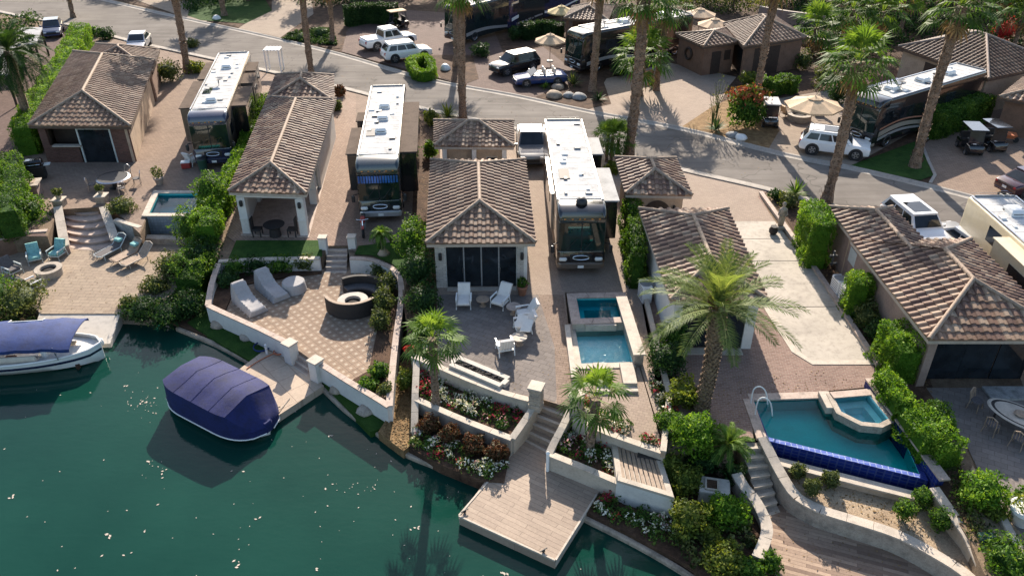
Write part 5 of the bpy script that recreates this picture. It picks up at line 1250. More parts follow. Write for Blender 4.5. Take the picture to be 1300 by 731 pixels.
a, b = w7[0], w7[1]; panel('garage_door', r7, a.lerp(b, .3), a.lerp(b, .62), 0, 2.6, 'dark_wood', .03)
r8, w8 = house('casita', 'dark brown casita at the right edge beside the parked golf carts', [(1268, 124), (1345, 138), (1390, 108), (1300, 98)], 2.8, .36, mat='roof_tile', fascia='fascia_dark', wall='stucco_brown', over=.4)
r10, w10 = house('gazebo', 'small striped tile gazebo roof beyond the black coach', [(716, 24), (772, 27), (780, 8), (726, 10)], 2.7, .36, cat='gazebo', fascia='fascia_dark', wall='stucco_brown', over=.3, walls=(0, 0, 1, 0))
for p in w10: m = MB(); m.box((p.x, p.y, 1.3), (.25, .25, 2.6)); m.build('post', MATS['stucco_brown'], r10, world=True)
# left edge patio covers
for k, (qp, lab) in enumerate((([(20, 58), (46, 56), (54, 36), (28, 36)], 'flat grey patio cover beside the dark car at the far left'), ([(-40, 92), (10, 96), (20, 60), (-30, 55)], 'pale flat patio cover at the left edge behind the dark palm'))):
    ps = [P(x, y, 2.6) for x, y in qp]; c = sum(ps, V(0, 0, 0))/4; rt = thing('patio_cover', lab, 'patio cover', (c.x, c.y, 0)); m = MB(); m.prism(ps, 2.55, 2.68); m.build('canopy', MATS['awning_grey'], rt, world=True)
    for p in inset(ps, .15): m = MB(); m.box((p.x, p.y, 1.27), (.14, .14, 2.55)); m.build('post', MATS['dark_wood'], rt, world=True)
c = P(350, 90, 0); rt = thing('shelter', 'small white slatted shelter between the motorhome and the little casita', 'shelter', tuple(c)); m = MB(); m.bbox((c.x, c.y, 2.0), (1.5, 1.2, .07), .02)
for k in range(5): m.box((c.x-.6+.3*k, c.y, 2.06), (.14, 1.25, .05))
m.build('canopy', MATS['white_paint'], rt, world=True)
for sx in (-.65, .65):
    for sy in (-.5, .5): m = MB(); m.box((c.x+sx, c.y+sy, .98), (.1, .1, 1.97)); m.build('post', MATS['white_paint'], rt, world=True)

# ================================================================= motorhomes
motorhome('motorhome', 'white roofed motorhome with navy front cap and satellite dish beside the brown brick casita', (261, 147), (302, 57), 15.2, 'bronze_paint', 'navy_paint', slides=[(-1, 2.5, 8.5, .85, 1.0, 3.35, 'bronze_paint', 'awning_brown'), (-1, 9.2, 13.6, .7, 1.0, 3.3, 'bronze_paint', 'awning_brown'), (1, 2.6, 6.8, .95, .9, 3.3, 'black_paint', 'awning_brown'), (1, 8.0, 10.5, .85, 1.0, 3.2, 'bronze_paint', 'awning_brown'), (1, 11.2, 13.5, .7, 1.0, 3.2, 'bronze_paint', 'awning_brown')], dish=.42, acs=(.2, .72))
motorhome('motorhome', 'white roofed black coach with a motorcycle at its front beside the tan driveway', (478, 208), (493, 107), 14.4, 'black_paint', 'green_black', slides=[(1, 2.0, 11.0, .95, .9, 3.45, 'black_paint', 'awning_brown'), (-1, 2.2, 6.5, .65, 1.0, 3.35, 'green_black', 'awning_brown'), (-1, 8.8, 10.4, .6, 1.0, 3.0, 'green_black', 'awning_brown')], acs=(.36, .52, .68), glass='rv_glass', pc='silver_paint', band='blue_reflection')
motorhome('motorhome', 'bronze coach with pale roof and dome above the square spa', (740, 268), (716, 157), 13.4, 'bronze_paint', 'black_paint', slides=[(1, 2.1, 6.4, .85, .9, 3.15, 'black_paint', 'awning_pale'), (1, 8.6, 11.2, .75, 1.0, 3.15, 'black_paint', 'awning_pale'), (-1, 3, 8, .12, 1.0, 3.2, 'champagne', 'champagne')], stripe=[('champagne', 1.3, .8, .18), ('terracotta', .75, .2, .1)], acs=(), capdome='black_plastic', pc='bronze_paint')
NAVYRV = motorhome('motorhome', 'navy coach with cream swirl stripes parked across the street behind the silver jeep', (1100, 124), (1228, 87), 13.2, 'black_paint', 'black_paint', slides=[(-1, 2.2, 6.8, .8, .95, 3.25, 'dark_blue_paint', 'blue_canvas'), (-1, 8.4, 11.6, .7, 1.0, 3.2, 'navy_paint', 'blue_canvas')], stripe=[('champagne', 1.0, .38, .32), ('silver_paint', .72, .22, .28), ('terracotta', 1.5, .14, .3)], dish=.3, acs=(.22, .5, .75), pc='champagne')
motorhome('motorhome', 'beige motorhome with white roof and tan air unit at the right edge', None, None, 12., 'beige_paint', 'beige_paint', slides=[(-1, 2.0, 7.6, .75, 1.0, 2.9, 'beige_paint', 'beige_paint')], acs=(.82,), H=3.2, loc=tuple(V(26.2, 27.6, .08)), rz=0)
motorhome('motorhome', 'black coach with grey slide covers across the street behind the white suv', (575, 8), (700, -22), 13., 'green_black', 'black_paint', slides=[(-1, 3.2, 9.2, .9, .9, 3.2, 'green_black', 'awning_grey'), (-1, 9.8, 12.3, .8, .9, 3.0, 'navy_paint', 'awning_grey')], stripe=[('silver_paint', .7, .35, .22)], acs=(.3, .6))
motorhome('motorhome', 'dark blue coach with white swoosh stripes at the top behind the tan umbrella', (634, -6), (760, -38), 13., 'dark_blue_paint', 'dark_blue_paint', stripe=[('white_paint', 1.0, .35, .35), ('silver_paint', 2.6, .3, .2)], acs=(.3, .6))
motorhome('motorhome', 'glossy black coach with white roof across the street behind the blue convertible', (730, 40), (890, 12), 13.4, 'black_paint', 'black_paint', slides=[(-1, 6., 10.2, .75, .9, 3.2, 'black_paint', 'awning_grey')], stripe=[('silver_paint', .75, .32, .3)], acs=(.42, .62, .8), dish=.25)
# ================================================================= vehicles
car('pickup_truck', 'white pickup truck with covered bed parked behind the white suv', 'pickup', (533, 52), (452, 66), 'car_white', 'pickup')
car('suv', 'white suv parked between the pickup and the clipped square hedge', 'car', (548, 71), (484, 79), 'car_white', 'suv', rails=True)
car('suv', 'black suv with pale bonnet parked beside the blue convertible', 'car', (622, 97), (684, 84), 'black_paint', 'suv')
car('convertible', 'open blue convertible with cream seats parked by the rock bed', 'car', (655, 108), (716, 104), 'blue_paint', 'convertible')
car('suv', 'silver white suv with sunroof parked across the street in front of the navy coach', 'car', (1099, 200), (1016, 189), 'car_white', 'suv', sunroof=True, rails=True)
car('pickup_truck', 'dark grey pickup squeezed between the white stone casita and the bronze coach', 'pickup', (677, 222), (671, 170), 'grey_paint', 'pickup')
car('suv', 'white suv with glass sunroof nosing out from behind the mauve casita', 'car', (1182, 320), (1135, 280), 'car_white', 'suv', sunroof=True, L=4.9)
car('sedan', 'silver sedan partly hidden behind the beige motorhome', 'car', (1196, 300), (1248, 338), 'silver_paint', 'sedan')
car('sedan', 'dark maroon sedan at the right edge on the shaded driveway', 'car', (1340, 236), (1276, 246), 'maroon_paint', 'sedan')
car('sedan', 'small silver car behind the brown brick casita roof', 'car', (171, 70), (184, 52), 'silver_paint', 'sedan')
car('sedan', 'dark blue car at the far left beside the tall clipped hedge', 'car', (66, 52), (72, 33), 'dark_blue_paint', 'sedan')
golf_cart('uncovered black golf cart parked nearest the tall hedge', P(1229, 192), R(-6))
golf_cart('black golf cart under a black cover beside the other cart', P(1256, 188), R(4), top='black_paint', seat='black_plastic')
golf_cart('black golf cart with pale roof beside the red bougainvillea', P(975, 158), R(-8), top='awning_grey')
golf_cart('golf cart with tan roof behind the white pickup', P(505, 36), R(-60), top='tan_canvas')
# motorcycle in front of the coach
c = P(460, 300); rt = thing('motorcycle', 'red motorcycle standing in front of the black coach', 'motorcycle', (c.x, c.y+.6, 0), R(8))
def mwheel(y):
    m = MB(); n = 20; ring = [[(xx, y+rr*math.cos(k*2*PI/n), .33+rr*math.sin(k*2*PI/n)) for k in range(n)] for rr, xx in ((.22, -.06), (.32, -.06), (.34, 0), (.32, .06), (.22, .06))]; m.rings(ring, False); w_ = m.build('wheel', MATS['rubber'], rt, smooth=True)
    m = MB(); 
    for k in range(8): a = k*PI/4; m.tube([(0, y, .33), (0, y+.22*math.cos(a), .33+.22*math.sin(a))], .012, 4)
    m.build('rim', MATS['chrome'], w_)
mwheel(-.75); mwheel(.75)
m = MB(); m.tube([(0, -.75, .33), (0, -.5, .95)], .04, 6); m.tube([(-.35, -.42, 1.02), (0, -.48, .98), (.35, -.42, 1.02)], .02, 6); m.build('fork', MATS['chrome'], rt)
m = MB(); m.bbox((0, -.1, .82), (.3, .6, .25), .09); m.bbox((0, -.78, .68), (.16, .5, .06), .03); m.build('tank', MATS['red_plastic'], rt)
m = MB(); m.bbox((0, .45, .78), (.3, .65, .14), .06); m.build('seat', MATS['black_plastic'], rt); m = MB(); m.bbox((0, 0, .45), (.32, .6, .4), .08); m.build('engine', MATS['grey_plastic'], rt)

# ================================================================= boats
def hull(mb, L, W, H, bow=.45, sheer=.12, n=22, z0=0.):
    """open boat hull, bow towards +x"""
    rs = []
    for i in range(n+1):
        t = i/n; x = -L/2+L*t; k = 1 if t < bow else math.sqrt(max(0, 1-((t-bow)/(1-bow))**2.3)); k = max(k, .02); k *= (.86+.14*min(1, t/.3)); h = H+sheer*(t-.4)**2*4*(1 if t > .4 else .2); w = W/2*k
        rs.append([(x+(.12*(1-t) if False else 0), -w, z0+h), (x, -w*.98, z0+h*.62), (x, -w*.8, z0+h*.1), (x, 0, z0-.15), (x, w*.8, z0+h*.1), (x, w*.98, z0+h*.62), (x, w, z0+h)])
    return rs
def deck_pts(rs): return [r[0] for r in rs], [r[-1] for r in rs]
# boat 1: open electric boat with blue canopy
a, b = P(-70, 462, WZ+.3), P(128, 455, WZ+.3); d = (a-b); L1 = 8.4
bc = P(44, 462, WZ); rt = thing('boat', 'white boat with long blue canopy moored at the launch slab', 'boat', (bc.x-.95, bc.y+.1, WZ), R(6))
rs = hull(MB(), L1, 2.6, .75); m = MB(); m.rings(rs, True, closed=False)
m.build('hull', MATS['white_gel'], rt, smooth=True, auto=50)
m = MB(); lo_, hi_ = deck_pts(rs)
for i in range(len(rs)-1):                                # gunwale rim and blue rubbing strake
    for q in (0, 6):
        p0, p1 = V(*rs[i][q]), V(*rs[i+1][q]); m.tube([p0, p1], .06, 6)
m.build('gunwale', MATS['white_gel'], rt)
m = MB()
for i in range(len(rs)-1):
    for q, s in ((1, -1), (5, 1)):
        p0, p1 = V(*rs[i][q]), V(*rs[i+1][q]); e = V(0, s*.03, 0); m.face([p0+e+V(0, 0, -.04), p1+e+V(0, 0, -.04), p1+e*1+V(0, 0, .09), p0+e+V(0, 0, .09)] if s < 0 else [p1+e+V(0, 0, -.04), p0+e+V(0, 0, -.04), p0+e+V(0, 0, .09), p1+e+V(0, 0, .09)])
m.build('strake', MATS['navy_paint'], rt)
fl = MB(); k = len(rs)
for i in range(k-1):
    f0 = .42 if i < 15 else .72; f1 = .42 if i+1 < 15 else .72
    p = [V(rs[i][0][0], rs[i][0][1]*.93, f0), V(rs[i+1][0][0], rs[i+1][0][1]*.93, f1), V(rs[i+1][6][0], rs[i+1][6][1]*.93, f1), V(rs[i][6][0], rs[i][6][1]*.93, f0)]; fl.face(p)
fl.build('deck', MATS['white_gel'], rt)
for s in (-1, 1):
    m = MB(); m.bbox((-.7, s*.85, .62), (4.6, .5, .4), .08); m.bbox((-.7, s*1.04, .9), (4.6, .14, .34), .06); m.build('bench_seat', MATS['vinyl_cream'], rt, smooth=True, auto=40)
m = MB(); m.bbox((1.75, 0, .72), (.3, 1.4, .55), .08); m.build('dashboard', MATS['white_gel'], rt)
m = MB(); m.bbox((2.7, .25, .82), (.5, .24, .09), .03); m.build('deck_cushion', MATS['tan_canvas'], rt)
m = MB(); m.bbox((.3, -.75, .86), (.5, .3, .06), .02); m.build('towel', MATS['terracotta'], rt)
cv = MB(); nx, ny = 20, 8; x0, x1 = -4.6, 3.35; top_ = []
for i in range(nx+1):
    row = []
    for j in range(ny+1):
        u = -1+2*j/ny; x = lerp(x0, x1, i/nx); row.append(V(x, u*1.32, 1.85-.24*abs(u)**2.4+.03*math.sin(i*1.9)-.10*max(0, (i/nx-.85)/.15)))
    top_.append(row)
vs = [p for r_ in top_ for p in r_]; W_ = ny+1
skip = lambda i, j: 11 <= i <= 14 and j >= 7
fs = [(i*W_+j, (i+1)*W_+j, (i+1)*W_+j+1, i*W_+j+1) for i in range(nx) for j in range(ny) if not skip(i, j)]
cv.add(vs, fs); cv.add([p+V(0, 0, -.04) for p in vs], [tuple(reversed(f)) for f in fs])
for i in range(nx): 
    for row, s in ((0, -1), (ny, 1)):
        if s > 0 and 11 <= i <= 14: continue
        p, q = top_[i][row], top_[i+1][row]; cv.face([p, q, q+V(0, s*.02, -.16), p+V(0, s*.02, -.16)])
cv.build('canopy', MATS['blue_canvas'], rt, smooth=True, auto=60)
m = MB(); xa, xb = lerp(x0, x1, 11/nx), lerp(x0, x1, 15/nx); m.tube([(xa, 1.28, 1.66), (xa, .98, 1.75), (xb, .98, 1.75), (xb, 1.28, 1.66)], .03, 6); m.build('hatch_frame', MATS['white_paint'], rt)
for x in (-4.2, -1.6, 2.6):
    for s in (-1, 1): m = MB(); m.tube([(x, s*1.12, .8), (x, s*1.25, 1.62)], .022, 6); m.build('canopy_post', MATS['alloy'], rt)
m = MB(); m.lathe([(.02, -.22), (.12, -.16), (.15, 0), (.12, .16), (.02, .22)], (3.95, .55, .55), 12); m.build('fender', MATS['white_paint'], rt, smooth=True)
# boat 2: covered boat
bc = P(285, 545, WZ); A, B = P(238, 498, WZ), P(345, 552, WZ); dv = (B-A); rz = math.atan2(dv.y, dv.x)
rt = thing('boat', 'white boat wholly wrapped in a navy canvas cover beside the slab dock', 'boat', tuple((P(238, 498, WZ)+P(345, 552, WZ))/2), rz)
Lb, Wb = 5.3, 2.7
rs = hull(MB(), Lb, Wb, .55, .35, .05); m = MB(); m.rings(rs, True, closed=False); m.build('hull', MATS['white_gel'], rt, smooth=True, auto=50)
cv = MB(); rs2 = []; n = 24
for i in range(n+1):
    t = i/n; x = -Lb/2-.03+(Lb+.1)*t
    k = 1. if .25 < t < .6 else (math.sqrt(max(0, 1-((t-.6)/.4)**2.6)) if t >= .6 else math.sqrt(max(0, 1-((.25-t)/.25)**2.6*.45)))
    k = max(k, .10); w = Wb/2*k+.05; dr = max(0, (t-.80)/.20); rid = lerp(1.70+.07*math.sin(PI*min(1, t/.8))-.10*max(0, (.1-t)/.1), .62, dr**.8); sag = .025*math.sin(t*21)+.018*math.sin(t*47)
    tp = w*(.97 if t < .8 else .97-.12*dr); eh = lerp(1.48-.10*t, .50, dr**.8)
    sec = [(x, -w, .22), (x, -w*1.02, .55), (x, -w*.99, min(.95, eh*.75)), (x, -tp, eh), (x, -tp*.5, lerp(eh, rid, .55)+sag), (x, 0, rid+sag*.5), (x, tp*.5, lerp(eh, rid, .55)+sag), (x, tp, eh), (x, w*.99, min(.95, eh*.75)), (x, w*1.02, .55), (x, w, .22)]
    rs2.append(sec)
cv.rings(rs2, True, closed=False); cv.build('cover', MATS['navy_canvas'], rt, smooth=True, auto=28)
m = MB(); m.tube([(p[0], p[1]-.02, .24) for p in [r[0] for r in rs2]], .03, 6); m.tube([(p[0], p[1]+.02, .24) for p in [r[-1] for r in rs2]], .03, 6); m.build('hem_rope', MATS['white_paint'], rt)
m = MB(); m.bbox((-2.3, .45, 1.52), (.3, .22, .12), .04); m.build('strap_buckle', MATS['black_plastic'], rt)
for i in (5, 10, 15, 19): m = MB(); m.tube([V(*p)+V(0, 0, .012) for p in rs2[i][3:8]], .008, 5); m.build('cover_seam', MATS['navy_canvas'], rt)
m = MB(); m.bbox((2.55, 0, .45), (.35, .45, .55), .08); m.build('outboard_motor', MATS['navy_canvas'], rt)
m = MB(); m.tube(smoothpath([V(2.35, .5, .75), V(2.2, 1.2, .42), V(2.0, 1.9, .40)], 4), .02, 5); m.build('mooring_rope', MATS['coping_pale'], rt); m = MB(); m.tube(smoothpath([V(-2.2, 1.0, .75), V(-1.6, 1.7, .40), V(-.9, 2.2, .42)], 4), .02, 5); m.build('mooring_rope', MATS['coping_pale'], rt)
# ================================================================= furniture
def parts(rt, spec, **k):
    for nm, fn, mt in spec:
        m = MB(); fn(m); m.build(nm, MATS[mt], rt, **k)
def fire_ring(px, z, r, h, label, ri=.5, name='fire_pit', mat='concrete'):
    c = P(px[0], px[1], z); rt = thing(name, label, 'fire pit', tuple(c)); m = MB()
    m.lathe([(r*.94, 0), (r*.96, h-.09), (r, h-.085), (r, h), (r*ri, h), (r*ri*.98, h-.16)], (0, 0, 0), 32, False); m.build('ring', MATS[mat], rt, smooth=True, auto=40)
    m = MB(); m.lathe([(r*ri, h-.20), (r*ri*.5, h-.13), (.02, h-.12)], (0, 0, 0), 20, False); m.build('lava_rock', MATS['lava'], rt); return rt
fire_ring((449, 391), -.8, .80, .50, 'round pale fire pit between the curved wicker sofas', .52)
fire_ring((64, 349), -1.10, .72, .46, 'round stone fire pit with sandy rim on the lower patio by the curved steps', .6, mat='stone_cap')
fire_ring((1014, 152), .06, .95, .5, 'round stone fire pit beneath the large tan umbrella', .62, mat='stone_cap')
def arc_sofa(px, z, r0, r1, a0, a1, label, rim='teak'):
    c = P(px[0], px[1], z); rt = thing('curved_sofa', label, 'sofa', tuple(c)); n = 18
    def arc(ra, rb, z0, z1, nm, mt, top=0):
        m = MB(); rs = []
        for i in range(n+1):
            a = R(lerp(a0, a1, i/n)); ca, sa = math.cos(a), math.sin(a); rs.append([(ra*ca, ra*sa, z0), (rb*ca, rb*sa, z0), (rb*ca, rb*sa, z1), (ra*ca, ra*sa, z1)])
        m.rings(rs); m.build(nm, MATS[mt], rt, smooth=True, auto=40)
    arc(r0, r1, .05, .40, 'seat_base', 'wicker'); arc(r0+.02, r1-.14, .40, .50, 'cushion', 'sling'); arc(r1-.13, r1, .38, .92, 'backrest', 'wicker'); arc(r1-.15, r1+.02, .92, .96, 'top_rail', rim)
arc_sofa((455, 389), -.8, 1.0, 1.65, 5, 128, 'dark curved wicker sofa behind the round pale fire pit', 'wicker')
arc_sofa((450, 386), -.8, 1.15, 1.5, 208, 325, 'curved wicker sofa with pale rim in front of the round pale fire pit')
# covered loungers
def covered_lounger(px, z, rz, label, s=1.):
    c = P(px[0], px[1], z); rt = MB(); rs = []; n = 16
    prof = [(0, .30), (.06, .34), (.45, .38), (.9, .40), (1.15, .46), (1.45, .72), (1.72, .98), (1.85, 1.0), (1.92, .8), (1.98, .05)]
    for i in range(33):
        t = i/32*1.98; h = float(np.interp(t, [p[0] for p in prof], [p[1] for p in prof])); w = .35+.02*math.sin(i*1.7); w *= 1-.08*(i > 27)
        k = .03*math.sin(i*2.6); rs.append([(-w-.08-k, t, .02), (-w-.03, t, h*.5), (-w+.03, t, h*.93), (-w*.4, t, h-.05+k*.5), (w*.4, t, h-.05-k*.5), (w-.03, t, h*.93), (w+.03, t, h*.5), (w+.08+k, t, .02)])
    rs = [[(x*s, (y-1)*s, zz*s) for x, y, zz in r] for r in rs]; ca, sa = math.cos(rz), math.sin(rz)
    rs = [[(c.x+x*ca-y*sa, c.y+x*sa+y*ca, c.z+zz) for x, y, zz in r] for r in rs]
    rt.rings(rs, True, closed=False); return tag(rt.build('covered_lounger', MATS['grey_cover'], smooth=True, auto=45), label, 'lounger', 'loungers under grey covers')
covered_lounger((316, 388), -.8, R(42), 'grey covered lounger nearest the white retaining wall on the dotted patio', 1.15)
covered_lounger((345, 371), -.8, R(42), 'grey covered lounger beside the round covered table on the dotted patio', 1.15)
c = P(374, 368, -.8); m = MB(); m.lathe([(.66, .02), (.62, .3), (.60, .52), (.56, .56), (.02, .57)], tuple(c), 24); tag(m.build('covered_table', MATS['grey_cover'], smooth=True, auto=40), 'low round table under a grey cover beside the lawn planter', 'table')
# chairs
def club_chair(loc, rz, label, frame_m='white_paint', cush='cushion_white', recl=.25, group=None, name='patio_chair', length=.62):
    rt = thing(name, label, 'chair', tuple(loc), rz, group); w = .62
    parts(rt, [('seat_cushion', lambda m: m.bbox((0, -.05, .36), (w, length, .16), .06), cush),
               ('back_cushion', lambda m: m.rings([[(-w/2, length/2-.12, .40), (w/2, length/2-.12, .40), (w/2, length/2+.04, .38), (-w/2, length/2+.04, .38)], [(-w/2, length/2-.02+recl, .98), (w/2, length/2-.02+recl, .98), (w/2, length/2+.12+recl, .95), (-w/2, length/2+.12+recl, .95)]]), cush)])
    for s in (-1, 1):
        m = MB(); m.tube([(s*.36, -.36, 0), (s*.36, -.34, .52), (s*.36, .30, .58), (s*.36, .42, .0)], .03, 6); m.bbox((s*.36, -.02, .57), (.08, .7, .04), .02); m.build('arm_frame', MATS[frame_m], rt)
    m = MB(); m.bbox((0, -.02, .25), (.7, .68, .05), .02)
    for k in range(5): m.tube([(-.26+.13*k, length/2+.0, .3), (-.26+.13*k, length/2+.10+recl, .92)], .018, 5)
    m.build('slat_frame', MATS[frame_m], rt); return rt
PG = 'white cushioned chairs on the grey patio'
club_chair(P(589, 388, .01), R(0), 'white cushioned recliner facing the lake left of the glass doors', length=.85, recl=.18, group=PG)
club_chair(P(635, 388, .01), R(-28), 'white reclined chair turned inward near the flower pot', length=.78, recl=.3, group=PG)
club_chair(P(663, 420, .01), R(-78), 'white chair draped with towels by the sunlit walkway', group=PG)
club_chair(P(666, 405, .01), R(-75), 'white chair with folded cushion nearest the terracotta pot', group=PG)
club_chair(P(641, 446, .01), R(195), 'white slatted chair seen from behind near the fire trough', group=PG, recl=.12)
m = MB(); c = P(661, 408, .75); 
for k, (dx, dy) in enumerate(((0, 0), (.25, -.35))): m.rings([[(c.x+dx-.3, c.y+dy-.3, .62), (c.x+dx+.2, c.y+dy-.4, .66), (c.x+dx+.35, c.y+dy+.1, .95), (c.x+dx-.1, c.y+dy+.25, .98)], [(c.x+dx-.3, c.y+dy-.3, .66), (c.x+dx+.2, c.y+dy-.4, .70), (c.x+dx+.35, c.y+dy+.1, 1.0), (c.x+dx-.1, c.y+dy+.25, 1.02)]])
tag(m.build('towel', MATS['cushion_white']), 'crumpled pale towel thrown over the white chairs', 'towel')
def side_table(px, z, r, h, label, mat='coping_pale'):
    c = P(px[0], px[1], z); rt = thing('side_table', label, 'table', tuple(c)); m = MB(); m.lathe([(r, h-.05), (r*1.02, h-.02), (r, h), (.01, h)], (0, 0, 0), 24); m.lathe([(.01, h-.05), (r, h-.05)], (0, 0, 0), 24, False); m.build('table_top', MATS[mat], rt)
    m = MB(); m.lathe([(r*.55, 0), (r*.3, .06), (r*.22, h*.5), (r*.4, h-.05)], (0, 0, 0), 14); m.build('pedestal', MATS['teak'], rt, smooth=True, auto=40)
side_table((613, 388), .01, .33, .42, 'small round tan table between the two white recliners', 'teak')
side_table((652, 398), .01, .36, .45, 'round tan table by the draped white chairs', 'coping')
side_table((659, 437), .01, .38, .45, 'round pale table in front of the draped white chair', 'coping_pale')
# fire trough
a, b = P(577, 462, 0), P(641, 489, 0); d = (b-a).normalized(); n = V(-d.y, d.x, 0); rt = thing('fire_trough', 'long narrow fire trough filled with dark lava rock at the patio edge', 'fire pit', tuple((a+b)/2), 0)
m = MB()
for p, q in ((a-n*.30, b-n*.30), (a+n*.30, b+n*.30)): sweep(m, [V(p.x, p.y, .22), V(q.x, q.y, .22)], [(-.12, -.22), (.12, -.22), (.12, 0), (-.12, 0)])
for p in (a, b): sweep(m, [V(*(p-n*.18)[:2], .22), V(*(p+n*.18)[:2], .22)], [(-.12, -.22), (.12, -.22), (.12, -.001), (-.12, -.001)])
m.build('surround', MATS['concrete'], rt, world=True)
m = MB()
for i in range(170):
    t = random.random(); q = a.lerp(b, t)+n*random.uniform(-.17, .17); s = random.uniform(.04, .09); m.bbox((q.x, q.y, .11+random.uniform(0, .05)), (s*2, s*1.7, s*1.5), s*.6, random.random()*3)
m.build('lava_rock', MATS['lava'], rt, world=True)
# lower patio of the first lot
TG = 'teal cushioned chairs round the stone fire pit'
for px, rz, lab in (((12+6, 348), R(62), 'dark sling armchair at the far left of the stone fire pit'), ((46, 332), R(28), 'armchair with teal cushion behind the stone fire pit'), ((74, 327), R(-12), 'armchair with teal throw nearest the curved steps'), ((44, 367), R(150), 'white armchair with its back to the lake beside the stone fire pit')):
    club_chair(P(px[0], px[1], -1.1), rz, lab, 'white_paint' if rz > 2 else 'pale_metal', 'cushion_teal' if rz < 1 else 'sling', .2, TG)
def lounger(px, z, rz, label, body='sling', frame_m='pale_metal', pillow=True, group=None):
    rt = thing('sun_lounger', label, 'sun lounger', tuple(P(px[0], px[1], z)), rz, group)
    m = MB()
    for s in (-1, 1): m.tube([(s*.33, -.95, .32), (s*.34, .35, .34), (s*.32, .95, .86)], .03, 6)
    m.tube([(-.33, -.95, .32), (0, -1.03, .32), (.33, -.95, .32)], .03, 6); m.tube([(-.32, .95, .86), (0, 1.02, .9), (.32, .95, .86)], .03, 6); m.build('frame', MATS[frame_m], rt)
    m = MB(); m.rings([[(-.3, -.93, .30), (.3, -.93, .30), (.3, -.93, .335), (-.3, -.93, .335)], [(-.31, .35, .32), (.31, .35, .32), (.31, .35, .355), (-.31, .35, .355)], [(-.29, .93, .83), (.29, .93, .83), (.29, .93, .865), (-.29, .93, .865)]]); m.build('sling_bed', MATS[body], rt)
    for x in (-.32, .32):
        for y in (-.75, .4): m = MB(); m.tube([(x, y, 0), (x, y, .33)], .025, 6); m.build('leg', MATS[frame_m], rt)
    if pillow: m = MB(); m.bbox((0, .62, .66), (.5, .4, .16), .07); m.build('pillow', MATS['cushion_teal'], rt)
lounger((143, 322), -1.1, R(-28), 'left sun lounger with teal pillow on the lower patio')
lounger((163, 328), -1.1, R(-30), 'right sun lounger with teal pillow beside the wooden lounge', 'teak', 'teak')
lounger((176, 333), -1.1, R(-32), 'pale wooden lounger without a pillow at the right end of the row', 'teak', 'coping_pale', False)
# upper patio of the first lot
c = P(147, 238, 0); rt = thing('dining_table', 'round dark topped patio table in front of the brown brick casita', 'table', tuple(c)); m = MB(); m.lathe([(.01, .66), (.95, .66), (1., .70), (.95, .73), (.01, .73)], (0, 0, 0), 28); m.build('table_top', MATS['black_plastic'], rt); m = MB(); m.lathe([(.93, .65), (1.04, .70), (.94, .75)], (0, 0, 0), 28, False); m.build('rim', MATS['alloy'], rt); m = MB(); m.lathe([(.4, 0), (.15, .1), (.12, .6), (.3, .66)], (0, 0, 0), 14); m.build('pedestal', MATS['black_plastic'], rt)
def wire_chair(loc, rz, label, mat='alloy', group=None, name='patio_chair'):
    rt = thing(name, label, 'chair', tuple(loc), rz, group); m = MB(); m.lathe([(.24, .42), (.26, .44), (.24, .47), (.01, .47)], (0, 0, 0), 16); m.build('seat', MATS['sling'], rt)
    m = MB(); m.tube([(-.22, .18, .45), (-.2, .28, .85), (0, .3, .95), (.2, .28, .85), (.22, .18, .45)], .025, 6)
    for k in (-.1, 0, .1): m.tube([(k, .2, .45), (k, .29, .92)], .015, 5)
    m.build('backrest', MATS[mat], rt)
    for x in (-.2, .2):
        for y in (-.18, .18): m = MB(); m.tube([(x, y, .44), (x*1.2, y*1.2, 0)], .02, 5); m.build('leg', MATS[mat], rt)
    return rt
for k, (a, lab) in enumerate(((80, 'wrought metal chair behind the dark round table nearest the casita'), (20, 'wrought metal chair right of the dark round table'), (200, 'wrought metal chair left of the dark round table'), (-50, 'wrought metal chair at the steps side of the dark round table'))):
    q = c+V(math.cos(R(a))*1.35, math.sin(R(a))*1.35, 0); wire_chair(q, R(a-90), lab, group='metal chairs round the dark table')
c = P(49, 226, 0); rt = thing('barbecue', 'covered dark barbecue grill at the left of the brick casita', 'barbecue', tuple(c), R(20)); m = MB(); m.bbox((0, 0, .45), (1.1, .65, .9), .06); m.build('cabinet', MATS['black_plastic'], rt); m = MB(); loft(m, [(-.32, .52, .9, 1.2, .1), (-.2, .54, .9, 1.32, .12), (.2, .54, .9, 1.32, .12), (.32, .52, .9, 1.2, .1)]); m.build('lid', MATS['black_paint'], rt, smooth=True, auto=40); m = MB(); m.tube([(-.4, -.36, 1.05), (.4, -.36, 1.05)], .025, 6); m.build('handle', MATS['chrome'], rt); m = MB(); m.bbox((.75, 0, .9), (.4, .5, .05), .02); m.build('side_shelf', MATS['pale_metal'], rt)
c = P(36, 248, 0); rt = thing('stone_counter', 'low stone counter with a tan slab top at the edge of the left patio', 'counter', tuple(c), R(14)); m = MB(); m.box((0, 0, .4), (1.5, 1., .8)); m.build('base', MATS['stucco_mauve'], rt); m = MB(); m.bbox((0, 0, .84), (1.8, 1.25, .08), .02); m.build('slab_top', MATS['stone_cap'], rt); m = MB(); m.bbox((.05, .1, .90), (1.1, .7, .05), .02); m.build('tray', MATS['teak'], rt)
